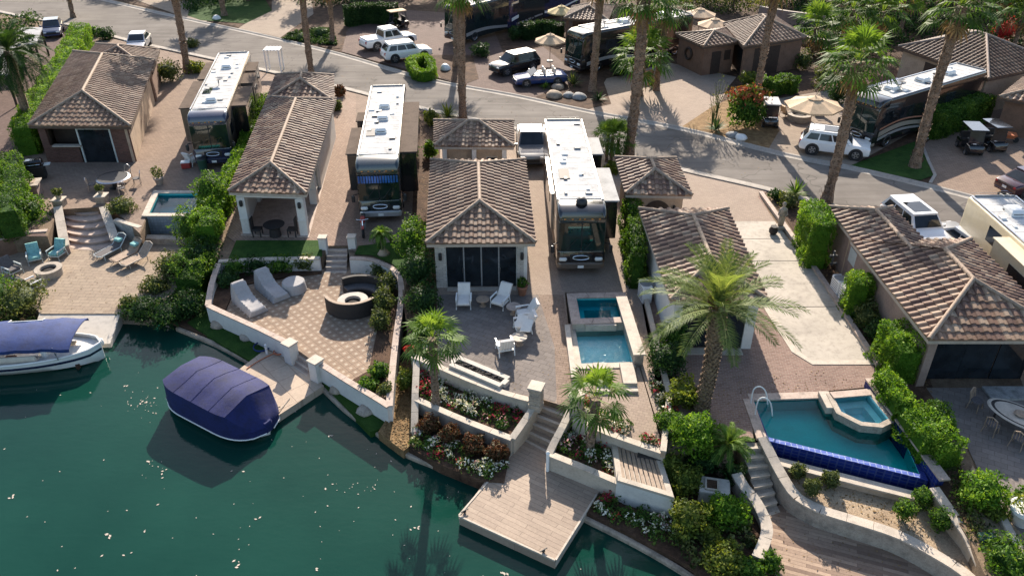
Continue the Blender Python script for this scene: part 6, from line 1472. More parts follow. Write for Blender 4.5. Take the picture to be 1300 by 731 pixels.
def potted(px, z, label, pot='terracotta', r=.26, h=.42, leaf='hedge_green', lh=.5, lr=.35, n=260, name='potted_plant', frond=False, loc=None):
    c = loc or P(px[0], px[1], z); rt = thing(name, label, 'potted plant', tuple(c)); m = MB(); m.lathe([(r*.68, 0), (r*.95, h*.75), (r*1.08, h*.82), (r*1.08, h), (r*.9, h), (r*.85, h-.06), (.01, h-.06)], (0, 0, 0), 20); m.build('pot', MATS[pot], rt, smooth=True, auto=40)
    m = MB()
    if frond: rosette(m, V(0, 0, h-.05), 22, lh*1.3, .05)
    else: blob_leaves(m, (0, 0, h+lh*.45), (lr, lr, lh*.6), n, .075, .3, core=False); m.tube([(0, 0, h-.1), (.02, 0, h+lh*.5)], .025, 5)
    m.build('foliage', MATS[leaf], rt); return rt
potted((203, 234), 0, 'potted plant in a tan pot beside the motorhome steps', 'coping', .3, .5, 'olive', .8, .4)
potted((663, 374), 0, 'terracotta pot with green shrub at the right corner of the glass doors', 'terracotta', .26, .55, 'hedge_green', .45, .3)
potted((1296, 662), 0, 'pale round flower pot at the right edge of the sandy path', 'white_paint', .5, .7, 'yellow_green', .5, .5)
potted((75, 252), .5, 'flower pot with white blooms on the low stone pillar by the curved steps', 'coping_pale', .2, .28, 'olive', .4, .3)
potted((128, 246), .5, 'small flower pot on the right stone pillar by the curved steps', 'coping_pale', .18, .25, 'olive', .35, .25)
c = P(237, 213, 0); rt = thing('cooler', 'red cooler box standing in front of the navy capped motorhome', 'cooler', tuple(c), .2); m = MB(); m.bbox((0, 0, .2), (.6, .42, .4), .05); m.build('body', MATS['red_plastic'], rt); m = MB(); m.bbox((0, 0, .44), (.63, .45, .08), .03); m.build('lid', MATS['white_paint'], rt)
c = P(259, 217, 0); rt = thing('bin', 'green plastic bin in front of the navy capped motorhome', 'bin', tuple(c)); m = MB(); m.lathe([(.26, 0), (.33, .8), (.35, .82), (.35, .88)], (0, 0, 0), 18); m.build('body', MATS['green_plastic'], rt, smooth=True, auto=40); m = MB(); m.lathe([(.36, .88), (.3, .98), (.01, 1.02)], (0, 0, 0), 18); m.build('lid', MATS['black_plastic'], rt)
club_chair(P(246, 208, 0), R(150), 'white folding chair in front of the navy capped motorhome', 'white_paint', 'cushion_white', .2)
# lanai table and chairs
c = P(350, 299, .04); rt = thing('dining_table', 'round dark wicker table inside the open lanai', 'table', tuple(c)); m = MB(); m.lathe([(.34, 0), (.3, .5), (.6, .7), (.62, .74), (.01, .75)], (0, 0, 0), 22); m.build('table', MATS['wicker'], rt, smooth=True, auto=40)
for sx, rz, lab in ((-1.0, R(90), 'dark high backed wicker chair left of the lanai table'), (1.0, R(-90), 'dark high backed wicker chair right of the lanai table')):
    q = c+V(sx, .0, 0); rt = thing('dining_chair', lab, 'chair', tuple(q), rz); m = MB(); m.bbox((0, 0, .44), (.52, .5, .1), .03); m.build('seat', MATS['wicker'], rt); m = MB(); m.bbox((0, .27, .75), (.5, .07, .85), .04); m.build('backrest', MATS['wicker'], rt)
    for x in (-.22, .22):
        for y in (-.2, .24): m = MB(); m.box((x, y, .2), (.06, .06, .4)); m.build('leg', MATS['wicker'], rt)
# slatted bench box by the dock
ps = [P(783, 609, -.30), P(856, 631, -.30), P(838, 576, -.30), P(775, 552, -.30)]; c = sum(ps, V(0, 0, 0))/4; rt = thing('slatted_bench', 'broad slatted wooden platform on a white base beside the palm bed', 'bench', (c.x, c.y, -1.45))
m = MB(); m.prism(ps, -1.45, -.42); m.build('base', MATS['stucco_white'], rt, world=True)
m = MB(); fr_ = [p.lerp(c, .0) for p in ps]
for i in range(4): p, q = ps[i], ps[(i+1) % 4]; sweep(m, [V(p.x, p.y, -.30), V(q.x, q.y, -.30)], [(-.14, -.12), (.10, -.12), (.10, 0), (-.14, 0)] if False else [(-.02, -.12), (.26, -.12), (.26, 0), (-.02, 0)])
m = MB(); pin = poly_off(ps, -.22) if True else ps
for i in range(4):
    k = (i+1) % 4; q = [ps[i], ps[k], pin[k], pin[i]]; m.rings([[V(p.x, p.y, z_) for p in q] for z_ in (-.42, -.30)])
m.build('rim', MATS['coping_pale'], rt, world=True)
ns = 11
for k in range(ns):
    t0, t1 = (k+.12)/ns, (k+.86)/ns; A_, B_ = ps[0].lerp(ps[1], t0), ps[0].lerp(ps[1], t1); D_, C_ = ps[3].lerp(ps[2], t0), ps[3].lerp(ps[2], t1)
    sh = lambda a, b, f: a.lerp(b, f)
    m = MB(); m.prism([sh(A_, D_, .07), sh(B_, C_, .07), sh(C_, B_, .06), sh(D_, A_, .06)], -.40, -.325); m.build('slat', MATS['teak'], rt, world=True)
c = P(825, 577, -.28); m = MB(); m.bbox((c.x, c.y, -.29), (.95, .42, .05), .01, R(-14)); tag(m.build('floor_grille', MATS['black_plastic']), 'dark rectangular mat lying on the slatted wooden platform', 'mat')
# utility box
c = P(800, 644, -1.1); c = P(800+2, 640, -1.1)
c = P(798, 641, -1.1)
rt = thing('utility_box', 'weathered concrete utility box lying among the shrubs below the date palm', 'utility box', tuple(P(905, 629, -1.15)), R(-12)); m = MB(); m.bbox((0, 0, .28), (1.15, .85, .56), .03); m.build('box', MATS['concrete'], rt); m = MB()
for x in (-.34, .12): m.box((x, 0, .60), (.07, .6, .06))
m.box((-.11, .28, .60), (.46, .07, .058)); m.box((-.11, -.28, .60), (.46, .07, .058)); m.build('lid_frame', MATS['coping_pale'], rt); m = MB(); m.box((-.11, 0, .575), (.38, .48, .03)); m.build('lid_recess', mulch, rt) 
# right patio table
c = P(1288, 545, .01); rt = thing('dining_table', 'oval mosaic topped table with a wreath on the grey stone patio', 'table', tuple(c), R(-52)); m = MB(); m.lathe([(.01, .70), (.9, .70), (.95, .73), (.9, .76), (.01, .76)], (0, 0, 0), 32, sx=1.35, sy=.78); m.build('table_top', MATS['coping_pale'], rt); m = MB(); m.lathe([(.70, .758), (.80, .766), (.83, .758)], (0, 0, 0), 32, False, sx=1.38, sy=.78); m.build('inlay', MATS['wicker'], rt); m = MB(); m.lathe([(.1, .77), (.2, .80), (.26, .84), (.2, .88), (.1, .84)], (0, 0, 0), 18); m.build('centre_wreath', MATS['teak'], rt)
for x in (-.75, .75):
    for y in (-.4, .4): m = MB(); m.box((x, y, .35), (.07, .07, .7)); m.build('leg', MATS['wicker'], rt)
for k, (dx, dy, lab) in enumerate(((-.55, -1.0, 'cane backed chair at the near left side of the oval mosaic table'), (.5, -1.0, 'cane backed chair nearest the sandy path at the oval mosaic table'), (-1.65, 0, 'cane backed chair at the upper left end of the oval mosaic table'))):
    ca, sa = math.cos(R(-52)), math.sin(R(-52)); q = c+V(dx*ca-dy*sa, dx*sa+dy*ca, 0); wire_chair(q, R(-52)+(PI if k < 2 else PI/2), lab, 'teak', 'cane chairs at the oval table')
m = MB(); c = P(1262, 500, .02); m.bbox((c.x+.6, c.y, .06), (1.9, .85, .12), .02); tag(m.build('stone_step', MATS['grey_rock']), 'grey stone slab step at the foot of the dark glass doors', 'step')
# umbrellas
def umbrella(px, z, r, h, label, mat='tan_canvas', n=8):
    c = P(px[0], px[1], z); rt = thing('patio_umbrella', label, 'umbrella', tuple(c), random.random()); m = MB()
    rim = [V(r*math.cos(2*PI*k/n), r*math.sin(2*PI*k/n), h-.62) for k in range(n)]; mid_ = [V(r*.22*math.cos(2*PI*k/n), r*.22*math.sin(2*PI*k/n), h-.12) for k in range(n)]
    for k in range(n):
        j = (k+1) % n; sag = (rim[k]+rim[j])/2*.97; sag.z = h-.66
        m.face([mid_[k], rim[k], sag], .5); m.face([mid_[k], sag, mid_[j]], .5); m.face([mid_[j], sag, rim[j]], .5)
        m.face([rim[k], rim[k]+V(0, 0, -.12), sag+V(0, 0, -.12), sag]); m.face([sag, sag+V(0, 0, -.12), rim[j]+V(0, 0, -.12), rim[j]])
    for k in range(n): m.face([mid_[k]*1.25+V(0, 0, -.25*h*0+.10-.03*0-h*.25+h*.25), mid_[(k+1) % n]*1.25+V(0, 0, .10-h*.25+h*.25), V(0, 0, h+.08)]) if False else None
    m.build('canopy', MATS[mat], rt)
    m = MB(); m.lathe([(r*.27, h-.10), (r*.1, h+.0), (.01, h+.06)], (0, 0, 0), n, False); m.build('vent_cap', MATS[mat], rt)
    m = MB(); m.tube([(0, 0, 0), (0, 0, h+.12)], .03, 7); m.build('pole', MATS['teak'], rt); m = MB()
    for k in range(n): m.tube([(0, 0, h-.10), rim[k]*.985+V(0, 0, .0)], .014, 4)
    m.build('ribs', MATS['teak'], rt); m = MB(); m.lathe([(.32, 0), (.3, .08), (.06, .14)], (0, 0, 0), 16); m.build('base', MATS['grey_plastic'], rt)
umbrella((1026, 168), .06, 2.15, 2.75, 'large octagonal tan umbrella beside the silver white suv')
umbrella((698, 78), .06, 1.55, 2.6, 'tan umbrella left of the glossy black coach front')
umbrella((712, 40), .06, 1.6, 2.7, 'yellowish umbrella beyond the clipped hedge at the top', 'yellow_canvas')
umbrella((886, 41), .05, 1.75, 2.5, 'far tan umbrella behind the brown casita roof')
umbrella((904, 55), .05, 1.8, 2.5, 'nearer tan umbrella behind the brown casita roof')
for k, (px, rz, lab) in enumerate((((998, 148), R(110), 'cushioned patio seat left of the umbrella fire pit'), ((1038, 146), R(-100), 'cushioned patio seat right of the umbrella fire pit'), ((1020, 140), R(0), 'cushioned patio seat behind the umbrella fire pit'))):
    club_chair(P(px[0], px[1], .06), rz, lab, 'teak', 'tan_canvas', .15)
# air conditioners, statue, hose and other small things
def ac_unit(px, label, rz=0., s=1., loc=None):
    c = loc or P(px[0], px[1], 0); rt = thing('air_conditioner', label, 'air conditioner', tuple(c), rz); m = MB(); m.bbox((0, 0, .48*s), (.85*s, .5*s, .96*s), .04); m.build('case', MATS['white_paint'], rt); m = MB(); m.lathe([(.3*s, 0), (.32*s, .02), (.08*s, .03), (.01, .03)], (0, 0, .96*s), 18); m.build('fan_grille', MATS['grey_plastic'], rt)
    m = MB()
    for k in range(6): m.box((0, -.255*s, .2*s+.12*s*k), (.7*s, .015, .03*s))
    m.build('louvre', MATS['grey_plastic'], rt)
ac_unit((818, 380), 'white air conditioner at the side wall of the pale casita behind the date palm', R(-80))
ac_unit((1062, 372), 'grey white air conditioner nearest the mauve side door', R(-85), .95)
ac_unit((1073, 386), 'white air conditioner between the mauve casita and the bright hedge', R(-85), 1.05)
c = P(990, 290, .01); rt = thing('statue', 'slim weathered stone statue standing at the edge of the concrete pad', 'statue', tuple(c)); m = MB(); m.bbox((0, 0, .1), (.5, .5, .2), .03); m.build('plinth', MATS['stone_cap'], rt); m = MB(); m.lathe([(.16, .2), (.20, .5), (.17, .9), (.21, 1.15), (.20, 1.3), (.08, 1.4), (.06, 1.44), (.11, 1.52), (.12, 1.6), (.08, 1.7), (.01, 1.74)], (0, 0, 0), 14, sy=.75); m.tube([(-.2, 0, 1.25), (-.26, -.05, .95), (-.1, -.18, .85)], .05, 6); m.tube([(.2, 0, 1.25), (.26, -.05, .95), (.1, -.18, .85)], .05, 6); m.build('figure', MATS['stone_cap'], rt, smooth=True)
c = P(981, 297, .01); m = MB(); m.lathe([(.14, 0), (.24, .12), (.26, .3), (.18, .45), (.2, .5), (.14, .5)], tuple(c), 16); tag(m.build('urn', MATS['wicker'], smooth=True, auto=50), 'dark urn on the concrete pad beside the stone statue', 'urn')
c = P(1056, 338, 0); m = MB(); ring = [c+V(.28*math.cos(t), .0+.06*math.sin(t*3), .45+.28*math.sin(t)) for t in [2*PI*k/14*1.0 for k in range(15)]]
for dd in (-.05, 0, .05): m.tube([p+V(0, dd, 0) for p in ring], .03, 6, False)
m.box((c.x, c.y+.12, .45), (.1, .1, .9)); tag(m.build('hose_reel', MATS['grey_plastic']), 'coiled garden hose on a reel beside the mauve wall', 'hose')
m = MB(); pts = smoothpath([P(313, 468, -1.35), P(325, 460, -1.35), P(340, 452, -1.35), P(352, 447, -1.35)], 4); m.tube(pts, .022, 6); cc = P(355, 447, -1.34)
m.tube([cc+V(.28*math.cos(t), .28*math.sin(t), .02+.005*t) for t in [k*.5 for k in range(30)]], .025, 6, False); tag(m.build('garden_hose', MATS['orange_hose']), 'orange garden hose coiled at the slab dock steps', 'hose')
m = MB(); cc = P(333, 441, -1.38); m.tube([cc+V(.42*math.cos(t), .42*math.sin(t), .03+.004*t) for t in [k*.4 for k in range(48)]], .022, 6, False); tag(m.build('garden_hose', MATS['blue_canvas']), 'blue hose coiled on the grass beside the slab dock', 'hose')
c = P(339, 449, -1.38); rt = thing('spigot', 'small white water post at the top corner of the slab dock', 'water post', tuple(c)); m = MB(); m.tube([(0, 0, 0), (0, 0, .55)], .06, 8); m.build('post', MATS['white_paint'], rt); m = MB(); m.tube([(0, 0, .48), (0, -.15, .44)], .025, 6); m.build('tap', MATS['chrome'], rt)
for px, z, lab in (((690, 700), -1.28, 'dark mooring cleat at the near corner of the wood dock'), ((352, 520), -1.36, 'dark mooring cleat at the near corner of the slab dock'), ((590, 650), -1.28, 'dark mooring cleat at the left corner of the wood dock')):
    c = P(px[0], px[1], z); rt = thing('cleat', lab, 'cleat', tuple(c), .6); m = MB(); m.bbox((0, 0, .05), (.12, .08, .1), .02); m.build('foot', MATS['black_plastic'], rt); m = MB(); m.tube([(-.16, 0, .11), (.16, 0, .11)], .025, 6); m.build('horn', MATS['black_plastic'], rt)
c = P(695, 597, -1.29); m = MB(); m.tube([(c.x, c.y, -1.3), (c.x, c.y, -.35)], .07, 8); m.lathe([(.09, 0), (.02, .1)], (c.x, c.y, -.35), 8); tag(m.build('dock_post', MATS['white_paint']), 'slim white mooring post on the wood dock by the cream wall', 'post')
def rock(px, z, r, label, mat='rock', sq=.6, group=None):
    c = P(px[0], px[1], z); m = MB(); rs = []; sd = random.random()*9
    for j in range(1, 8):
        a = -PI/2*.6+ (PI/2*1.6)*j/8; rs.append([(c.x+r*math.cos(a)*math.cos(t)*(1+.16*math.sin(3*t+sd)+.08*math.sin(5*t+j)), c.y+r*math.cos(a)*math.sin(t)*(1+.16*math.cos(2*t+sd)), c.z+r*sq*(.15+math.sin(a))) for t in [2*PI*k/12 for k in range(12)]])
    m.rings(rs); return tag(m.build('boulder', MATS[mat], smooth=True, auto=35), label, 'boulder', group)
rock((277, 413), -1.42, .42, 'tan boulder on the grass strip nearest the dark bush'); rock((315, 428), -1.42, .38, 'pale boulder on the grass strip beside the blue hose', 'stone_cap'); rock((427, 495), -1.42, .34, 'tan boulder on the grass right of the slab dock'); rock((464, 521), -1.42, .40, 'pale boulder on the grass below the sharp white wall corner', 'stone_cap')
rock((708, 112), .1, .55, 'reddish boulder in the rock bed in front of the blue convertible'); rock((703, 122), .1, .7, 'low tan boulder at the kerb of the rock bed'); rock((735, 124), .1, .6, 'grey boulder in the rock bed beside the palm trunk', 'grey_rock'); rock((722, 122), .1, .5, 'bluish grey boulder at the edge of the rock bed', 'grey_rock')
rock((565, 88), .1, .45, 'white garden ornament stone by the clipped square hedge', 'white_paint', 1.); rock((275, 24), .08, .45, 'white stone by the lawn palm across the street', 'white_paint', .8)
rock((940, 176), .1, .45, 'white rock at the kerb below the red bougainvillea', 'white_paint', .7); rock((930, 173), .1, .5, 'grey rock at the kerb left of the white rock', 'grey_rock')
c = P(1246, 690, -.2); m = MB(); m.bbox((c.x+.1, c.y, .05), (.55, .4, .3), .05); tag(m.build('valve_box', MATS['green_plastic']), 'green irrigation box in the bed beside the boundary wall', 'box')
for px, lab in (((1110, 651), 'small dark lamp set in the curved retaining wall'),):
    pass
c = P(1276, 180, .08); rt = thing('wheelbarrow', 'orange red wheelbarrow beside the covered golf cart', 'wheelbarrow', tuple(c), R(70)); m = MB(); m.rings([[(-.28, -.4, .35), (.28, -.4, .35), (.28, .4, .35), (-.28, .4, .35)], [(-.4, -.6, .65), (.4, -.6, .65), (.4, .5, .65), (-.4, .5, .65)]]); m.build('tray', MATS['orange_hose'], rt); m = MB(); m.tube([(-.3, .9, .6), (-.2, -.5, .3)], .025, 6); m.tube([(.3, .9, .6), (.2, -.5, .3)], .025, 6); m.build('handles', MATS['teak'], rt); m = MB(); m.rings([[(x, -.65+.2*math.cos(t), .2+.2*math.sin(t)) for t in [2*PI*k/14 for k in range(14)]] for x in (-.05, .05)]); m.build('wheel', MATS['rubber'], rt)

# ================================================================= palms and trees
G1 = 'tall fan palms lining the street'
def hz(base, py):  # height over base that shows at pixel row py
    v = -(py-365.5)/FPX; s_, c_ = math.sin(TILT), math.cos(TILT); return CAM_H+base.y*(v*c_-s_)/(c_+v*s_)
for (bx, by, topy, lx, r, sc, lab) in ((238, 92, -34, .3, .30, 1.3, 'tall palm behind the navy capped motorhome on the left'), (397, 103, -40, .2, .27, 1.5, 'tall palm at the rear of the long lanai roof'), (588, 156, -14, .2, .29, 1.15, 'tall palm rising behind the casita with three white posts'),
        (797, 205, -6, .2, .33, 1.3, 'thick tall palm beside the bronze coach with its crown at the top edge'), (752, 116, -34, .25, .30, 1.5, 'tall palm in the rock bed beside the glossy black coach'), (833, 115, 10, .4, .24, 1.2, 'slender palm at the blush driveway left of the brown entry wing'),
        (956, 150, -36, .2, .27, 1.5, 'tall palm rising through the red bougainvillea'), (1049, 256, 80, .0, .30, 1.2, 'palm with full green crown rising from the near kerb by the bright hedge'), (1161, 212, 10, .1, .31, 1.25, 'leaning tall palm on the triangular lawn'),
        (579, 84, -25, .2, .26, 1.4, 'tall palm beside the clipped square hedge across the street'), (422, 55, -30, .2, .24, 1.4, 'tall palm in the planted bed left of the white pickup'), (285, 20, -40, .2, .3, 1.5, 'palm on the dark lawn across the street'), (93, 22, -28, .3, .25, 1.4, 'tall palm at the street beyond the clipped hedge')):
    b = P(bx, by, .05); fan_palm(b, hz(b, topy), lab, r, sc, (lx, 0), G1)
fan_palm(P(812, 122, .06), 3.4, 'shorter bushy palm behind the thick palm trunk across the street', .25, 1.5, skirt=6)
fan_palm(P(554, 512, -.62), hz(P(554, 512, -.62), 430)+.62, 'young fan palm in the upper flower bed below the grey patio', .17, .72, (0, 0), n=30, skirt=0)
fan_palm(P(748, 573, -.72), hz(P(748, 573, -.72), 505)+.72, 'young fan palm in the bed between the dock stairs and slatted platform', .18, .76, (.1, 0), n=24, skirt=0)
for (x, y, h, lab) in ((770, 205, 1.6, 'left stem of the small palm clump behind the bronze coach'), (776, 206, 1.9, 'middle stem of the small palm clump behind the bronze coach'), (783, 204, 1.6, 'right stem of the small palm clump behind the bronze coach')):
    fan_palm(P(x, y, 0), h, lab, .11, .75, n=20, skirt=0, boots=False)
# feathery date palm
b = P(889, 522, 0); hh = hz(b, 396); rt = thing('date_palm', 'large feathery date palm leaning over the brick paved terrace', 'palm tree', tuple(b)); path = [b.lerp(b+V(.12, .3, hh), t) + V(.12*math.sin(PI*t), 0, 0) for t in [k/16 for k in range(17)]]
m = MB(); m.tube(smoothpath(path, 3), [float(np.interp(k/48, [0, .12, .5, .85, 1], [.34, .27, .27, .34, .30])) for k in range(49)], 12)
for i in range(300):
    k = (i+.5)/300; q = path[int(k*15.99)].lerp(path[int(k*15.99)+1], k*16-int(k*15.99) if k*16-int(k*15.99) <= 1 else 1); a = i*2.4; d = V(math.cos(a), math.sin(a), 0); s_ = V(-d.y, d.x, 0); ra = float(np.interp(k, [0, .12, .5, .85, 1], [.34, .27, .27, .34, .30])); w_ = .085
    p0 = q+d*ra*.92; m.add([p0-s_*w_+V(0, 0, -.06), p0+s_*w_+V(0, 0, -.06), p0+d*.10+s_*w_*.5+V(0, 0, .14), p0+d*.10-s_*w_*.5+V(0, 0, .14), p0+V(0, 0, .12)], [(0, 1, 2, 3), (3, 2, 4), (1, 4, 2), (0, 3, 4)])
m.build('trunk', MATS['date_bark'], rt, world=True); m = MB(); frond_crown(m, path[-1]+V(0, 0, -.05), 42, 3.35, 46, -8, 84, .02, .46, .8); m.build('crown', MATS['date_green'], rt, world=True)
m = MB(); 
for k in range(16): a = k*2.4; d = V(math.cos(a), math.sin(a), 0); m.tube([path[-1]+d*.15, path[-1]+d*.45+V(0, 0, .35)], [.06, .04], 5)
m.build('frond_bases', MATS['dead_frond'], rt, world=True)
# left edge date palm, shadow put into its crown colour; topiary palm, sago
b = P(12, 72, 6.); rt = thing('date_palm', 'dark feathery palm hanging in at the left edge', 'palm tree', (b.x, b.y, 0)); bb = V(b.x-.2, b.y, 0); m = MB(); m.tube([bb, bb+V(.2, 0, 6.4)], [.32, .28], 10); m.build('trunk', MATS['date_bark'], rt, world=True); m = MB(); frond_crown(m, bb+V(.2, 0, 6.4), 60, 3.6, 34, -45, 80, .03, .5, 1.2); m.build('crown', MATS['dark_green'], rt, world=True)
b = P(487, 322, .03); rt = thing('ponytail_palm', 'small mop headed palm with swollen trunk on the lawn below the black coach', 'palm tree', tuple(b)); m = MB(); m.lathe([(.36, 0), (.26, .12), (.12, .35), (.09, .9), (.08, 1.2)], tuple(b), 12); m.build('trunk', MATS['stucco_tan'], rt, smooth=True, world=True); m = MB(); frond_crown(m, b+V(0, 0, 1.2), 30, .95, 22, -20, 80, .02, .22, 1.8); m.build('crown', MATS['palm_green'], rt, world=True)
b = P(916, 600, -1.15); rt = thing('sago_palm', 'short shaggy palm at the top of the curved steps', 'palm tree', tuple(b)); m = MB(); m.tube([b, b+V(.1, 0, 1.5)], [.26, .22], 10); m.build('trunk', MATS['date_bark'], rt, world=True); m = MB(); frond_crown(m, b+V(.1, 0, 1.5), 36, 1.15, 24, -10, 80, .018, .2, 1.2); m.build('crown', MATS['palm_green'], rt, world=True)
def spiky(px, z, L, n, label, mat='agave', w=.06, name='agave', cat='plant', loc=None):
    c = loc or P(px[0], px[1], z); m = MB(); rosette(m, c, n, L, w, 5, 80); return tag(m.build(name, MATS[mat]), label, cat)
spiky((728, 108), .1, 1.4, 40, 'spiky yellow green plant in front of the glossy black coach', 'olive'); spiky((909, 165), .1, 1.2, 44, 'blue green agave at the left of the red bougainvillea'); spiky((828, 110), .08, 1.0, 36, 'leafy agave at the foot of the slender palm', 'palm_green')
spiky((760, 127), .1, .9, 36, 'low green clump at the foot of the palm in the rock bed', 'dark_green'); spiky((1010, 246), 0, 1.1, 44, 'spiky green plant at the near kerb left of the bright hedge', 'palm_green'); spiky((1295, 306), 0, .9, 36, 'dark spiky plant at the right edge by the street', 'dark_green')
spiky((568, 148), 0, 1.2, 50, 'bright spiky plant at the kerb behind the casita with three posts', 'yellow_green'); spiky((692, 112), .1, .7, 30, 'round green tuft in front of the blue convertible', 'palm_green')
for k, (x, y, h) in enumerate(((908, 158, 4.2), (903, 165, 3.2))):     # ocotillo-like bare stalks
    b = P(x, y, .1); m = MB()
    for i in range(7): a = i*.9; m.tube([b, b+V(.1*math.cos(a), .1*math.sin(a), h*.4), b+V(.5*math.cos(a), .4*math.sin(a), h*random.uniform(.7, 1))], [.03, .022, .012], 5)
    blob_leaves(m, (b.x, b.y, h*.6), (.5, .5, h*.4), 160, .05, .3, .2, core=False); tag(m.build('ocotillo', MATS['olive']), ('tall thin bare stalked shrub', 'shorter thin bare stalked shrub')[k]+' at the driveway corner left of the bougainvillea', 'shrub')

# ---------------------------------------------------------------- hedges
hedge([(102, 30), (85, 60), (62, 98), (24, 158)], 2.3, 0, 1.7, MATS['hedge_bright'], 'long tall clipped hedge left of the brown brick casita', 130, .09, rough=.14)
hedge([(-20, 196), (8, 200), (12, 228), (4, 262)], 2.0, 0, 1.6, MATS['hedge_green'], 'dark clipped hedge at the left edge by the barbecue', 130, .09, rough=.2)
hedge([(338, 118), (318, 158), (300, 192), (286, 220), (274, 243)], 1.7, 0, .9, MATS['hedge_bright'], 'bright green hedge between the navy capped motorhome and the lanai', 190, .09, rough=.16)
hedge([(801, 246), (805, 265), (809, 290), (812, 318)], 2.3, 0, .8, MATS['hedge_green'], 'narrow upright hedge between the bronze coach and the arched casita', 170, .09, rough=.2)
hedge([(1032, 252), (1040, 266), (1048, 281)], 2.9, 0, 1.3, MATS['hedge_bright'], 'tall boxy bright hedge at the upper end of the concrete pad', 150, .09, rough=.14)
hedge([(1090, 342), (1096, 356)], 2.2, 0, 1.1, MATS['hedge_bright'], 'bright hedge block beside the white air conditioner', 170, .09, rough=.14)
hedge([(1136, 404), (1148, 420), (1160, 440)], 2.0, 0, 1.3, MATS['hedge_bright'], 'rounded bright hedge at the corner of the mauve casita', 170, .09, rough=.2)
hedge([(1126, 462), (1140, 484), (1154, 505)], 1.5, 0, .9, MATS['hedge_bright'], 'bright hedge along the upper right of the blue tiled pool', 190, .085, rough=.2)
hedge([(1158, 505), (1176, 530), (1192, 550)], 1.5, 0, 1.1, MATS['hedge_bright'], 'leafy hedge along the tiled pool wall beside the stone patio', 190, .085, rough=.25)
hedge([(1196, 545), (1215, 562)], 1.4, 0, 1.2, MATS['hedge_bright'], 'bushy hedge end nearest the oval table', 190, .085, rough=.3)
hedge([(1190, 508), (1205, 530)], 1.3, 0, .8, MATS['hedge_green'], 'darker hedge row on the patio side behind the bright hedge', 170, .085, rough=.25)
hedge([(520, 75), (532, 88), (548, 85), (541, 68), (522, 73)], 1.1, .05, .75, MATS['hedge_bright'], 'clipped hollow square hedge beside the white suv', 150, .09, rough=.1)
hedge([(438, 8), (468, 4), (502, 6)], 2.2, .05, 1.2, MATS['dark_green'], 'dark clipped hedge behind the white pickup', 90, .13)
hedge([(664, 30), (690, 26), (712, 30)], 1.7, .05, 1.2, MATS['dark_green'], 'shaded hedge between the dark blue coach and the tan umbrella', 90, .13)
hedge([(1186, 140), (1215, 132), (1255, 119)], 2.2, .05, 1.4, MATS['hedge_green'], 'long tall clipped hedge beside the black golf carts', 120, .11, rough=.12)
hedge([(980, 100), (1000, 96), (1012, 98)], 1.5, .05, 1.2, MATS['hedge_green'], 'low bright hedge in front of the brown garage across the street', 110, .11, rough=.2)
hedge([(275, 240), (266, 258), (257, 280)], 1.5, -1.2, 1.5, MATS['hedge_bright'], 'tall hedge mass between the stone spa and the open lanai', 140, .10, rough=.2)
hedge([(258, 300), (248, 318), (232, 342)], .5, -1.5, 1.7, MATS['hedge_green'], 'sprawling hedge stepping down to the lake between the first two patios', 110, .10, rough=.4)
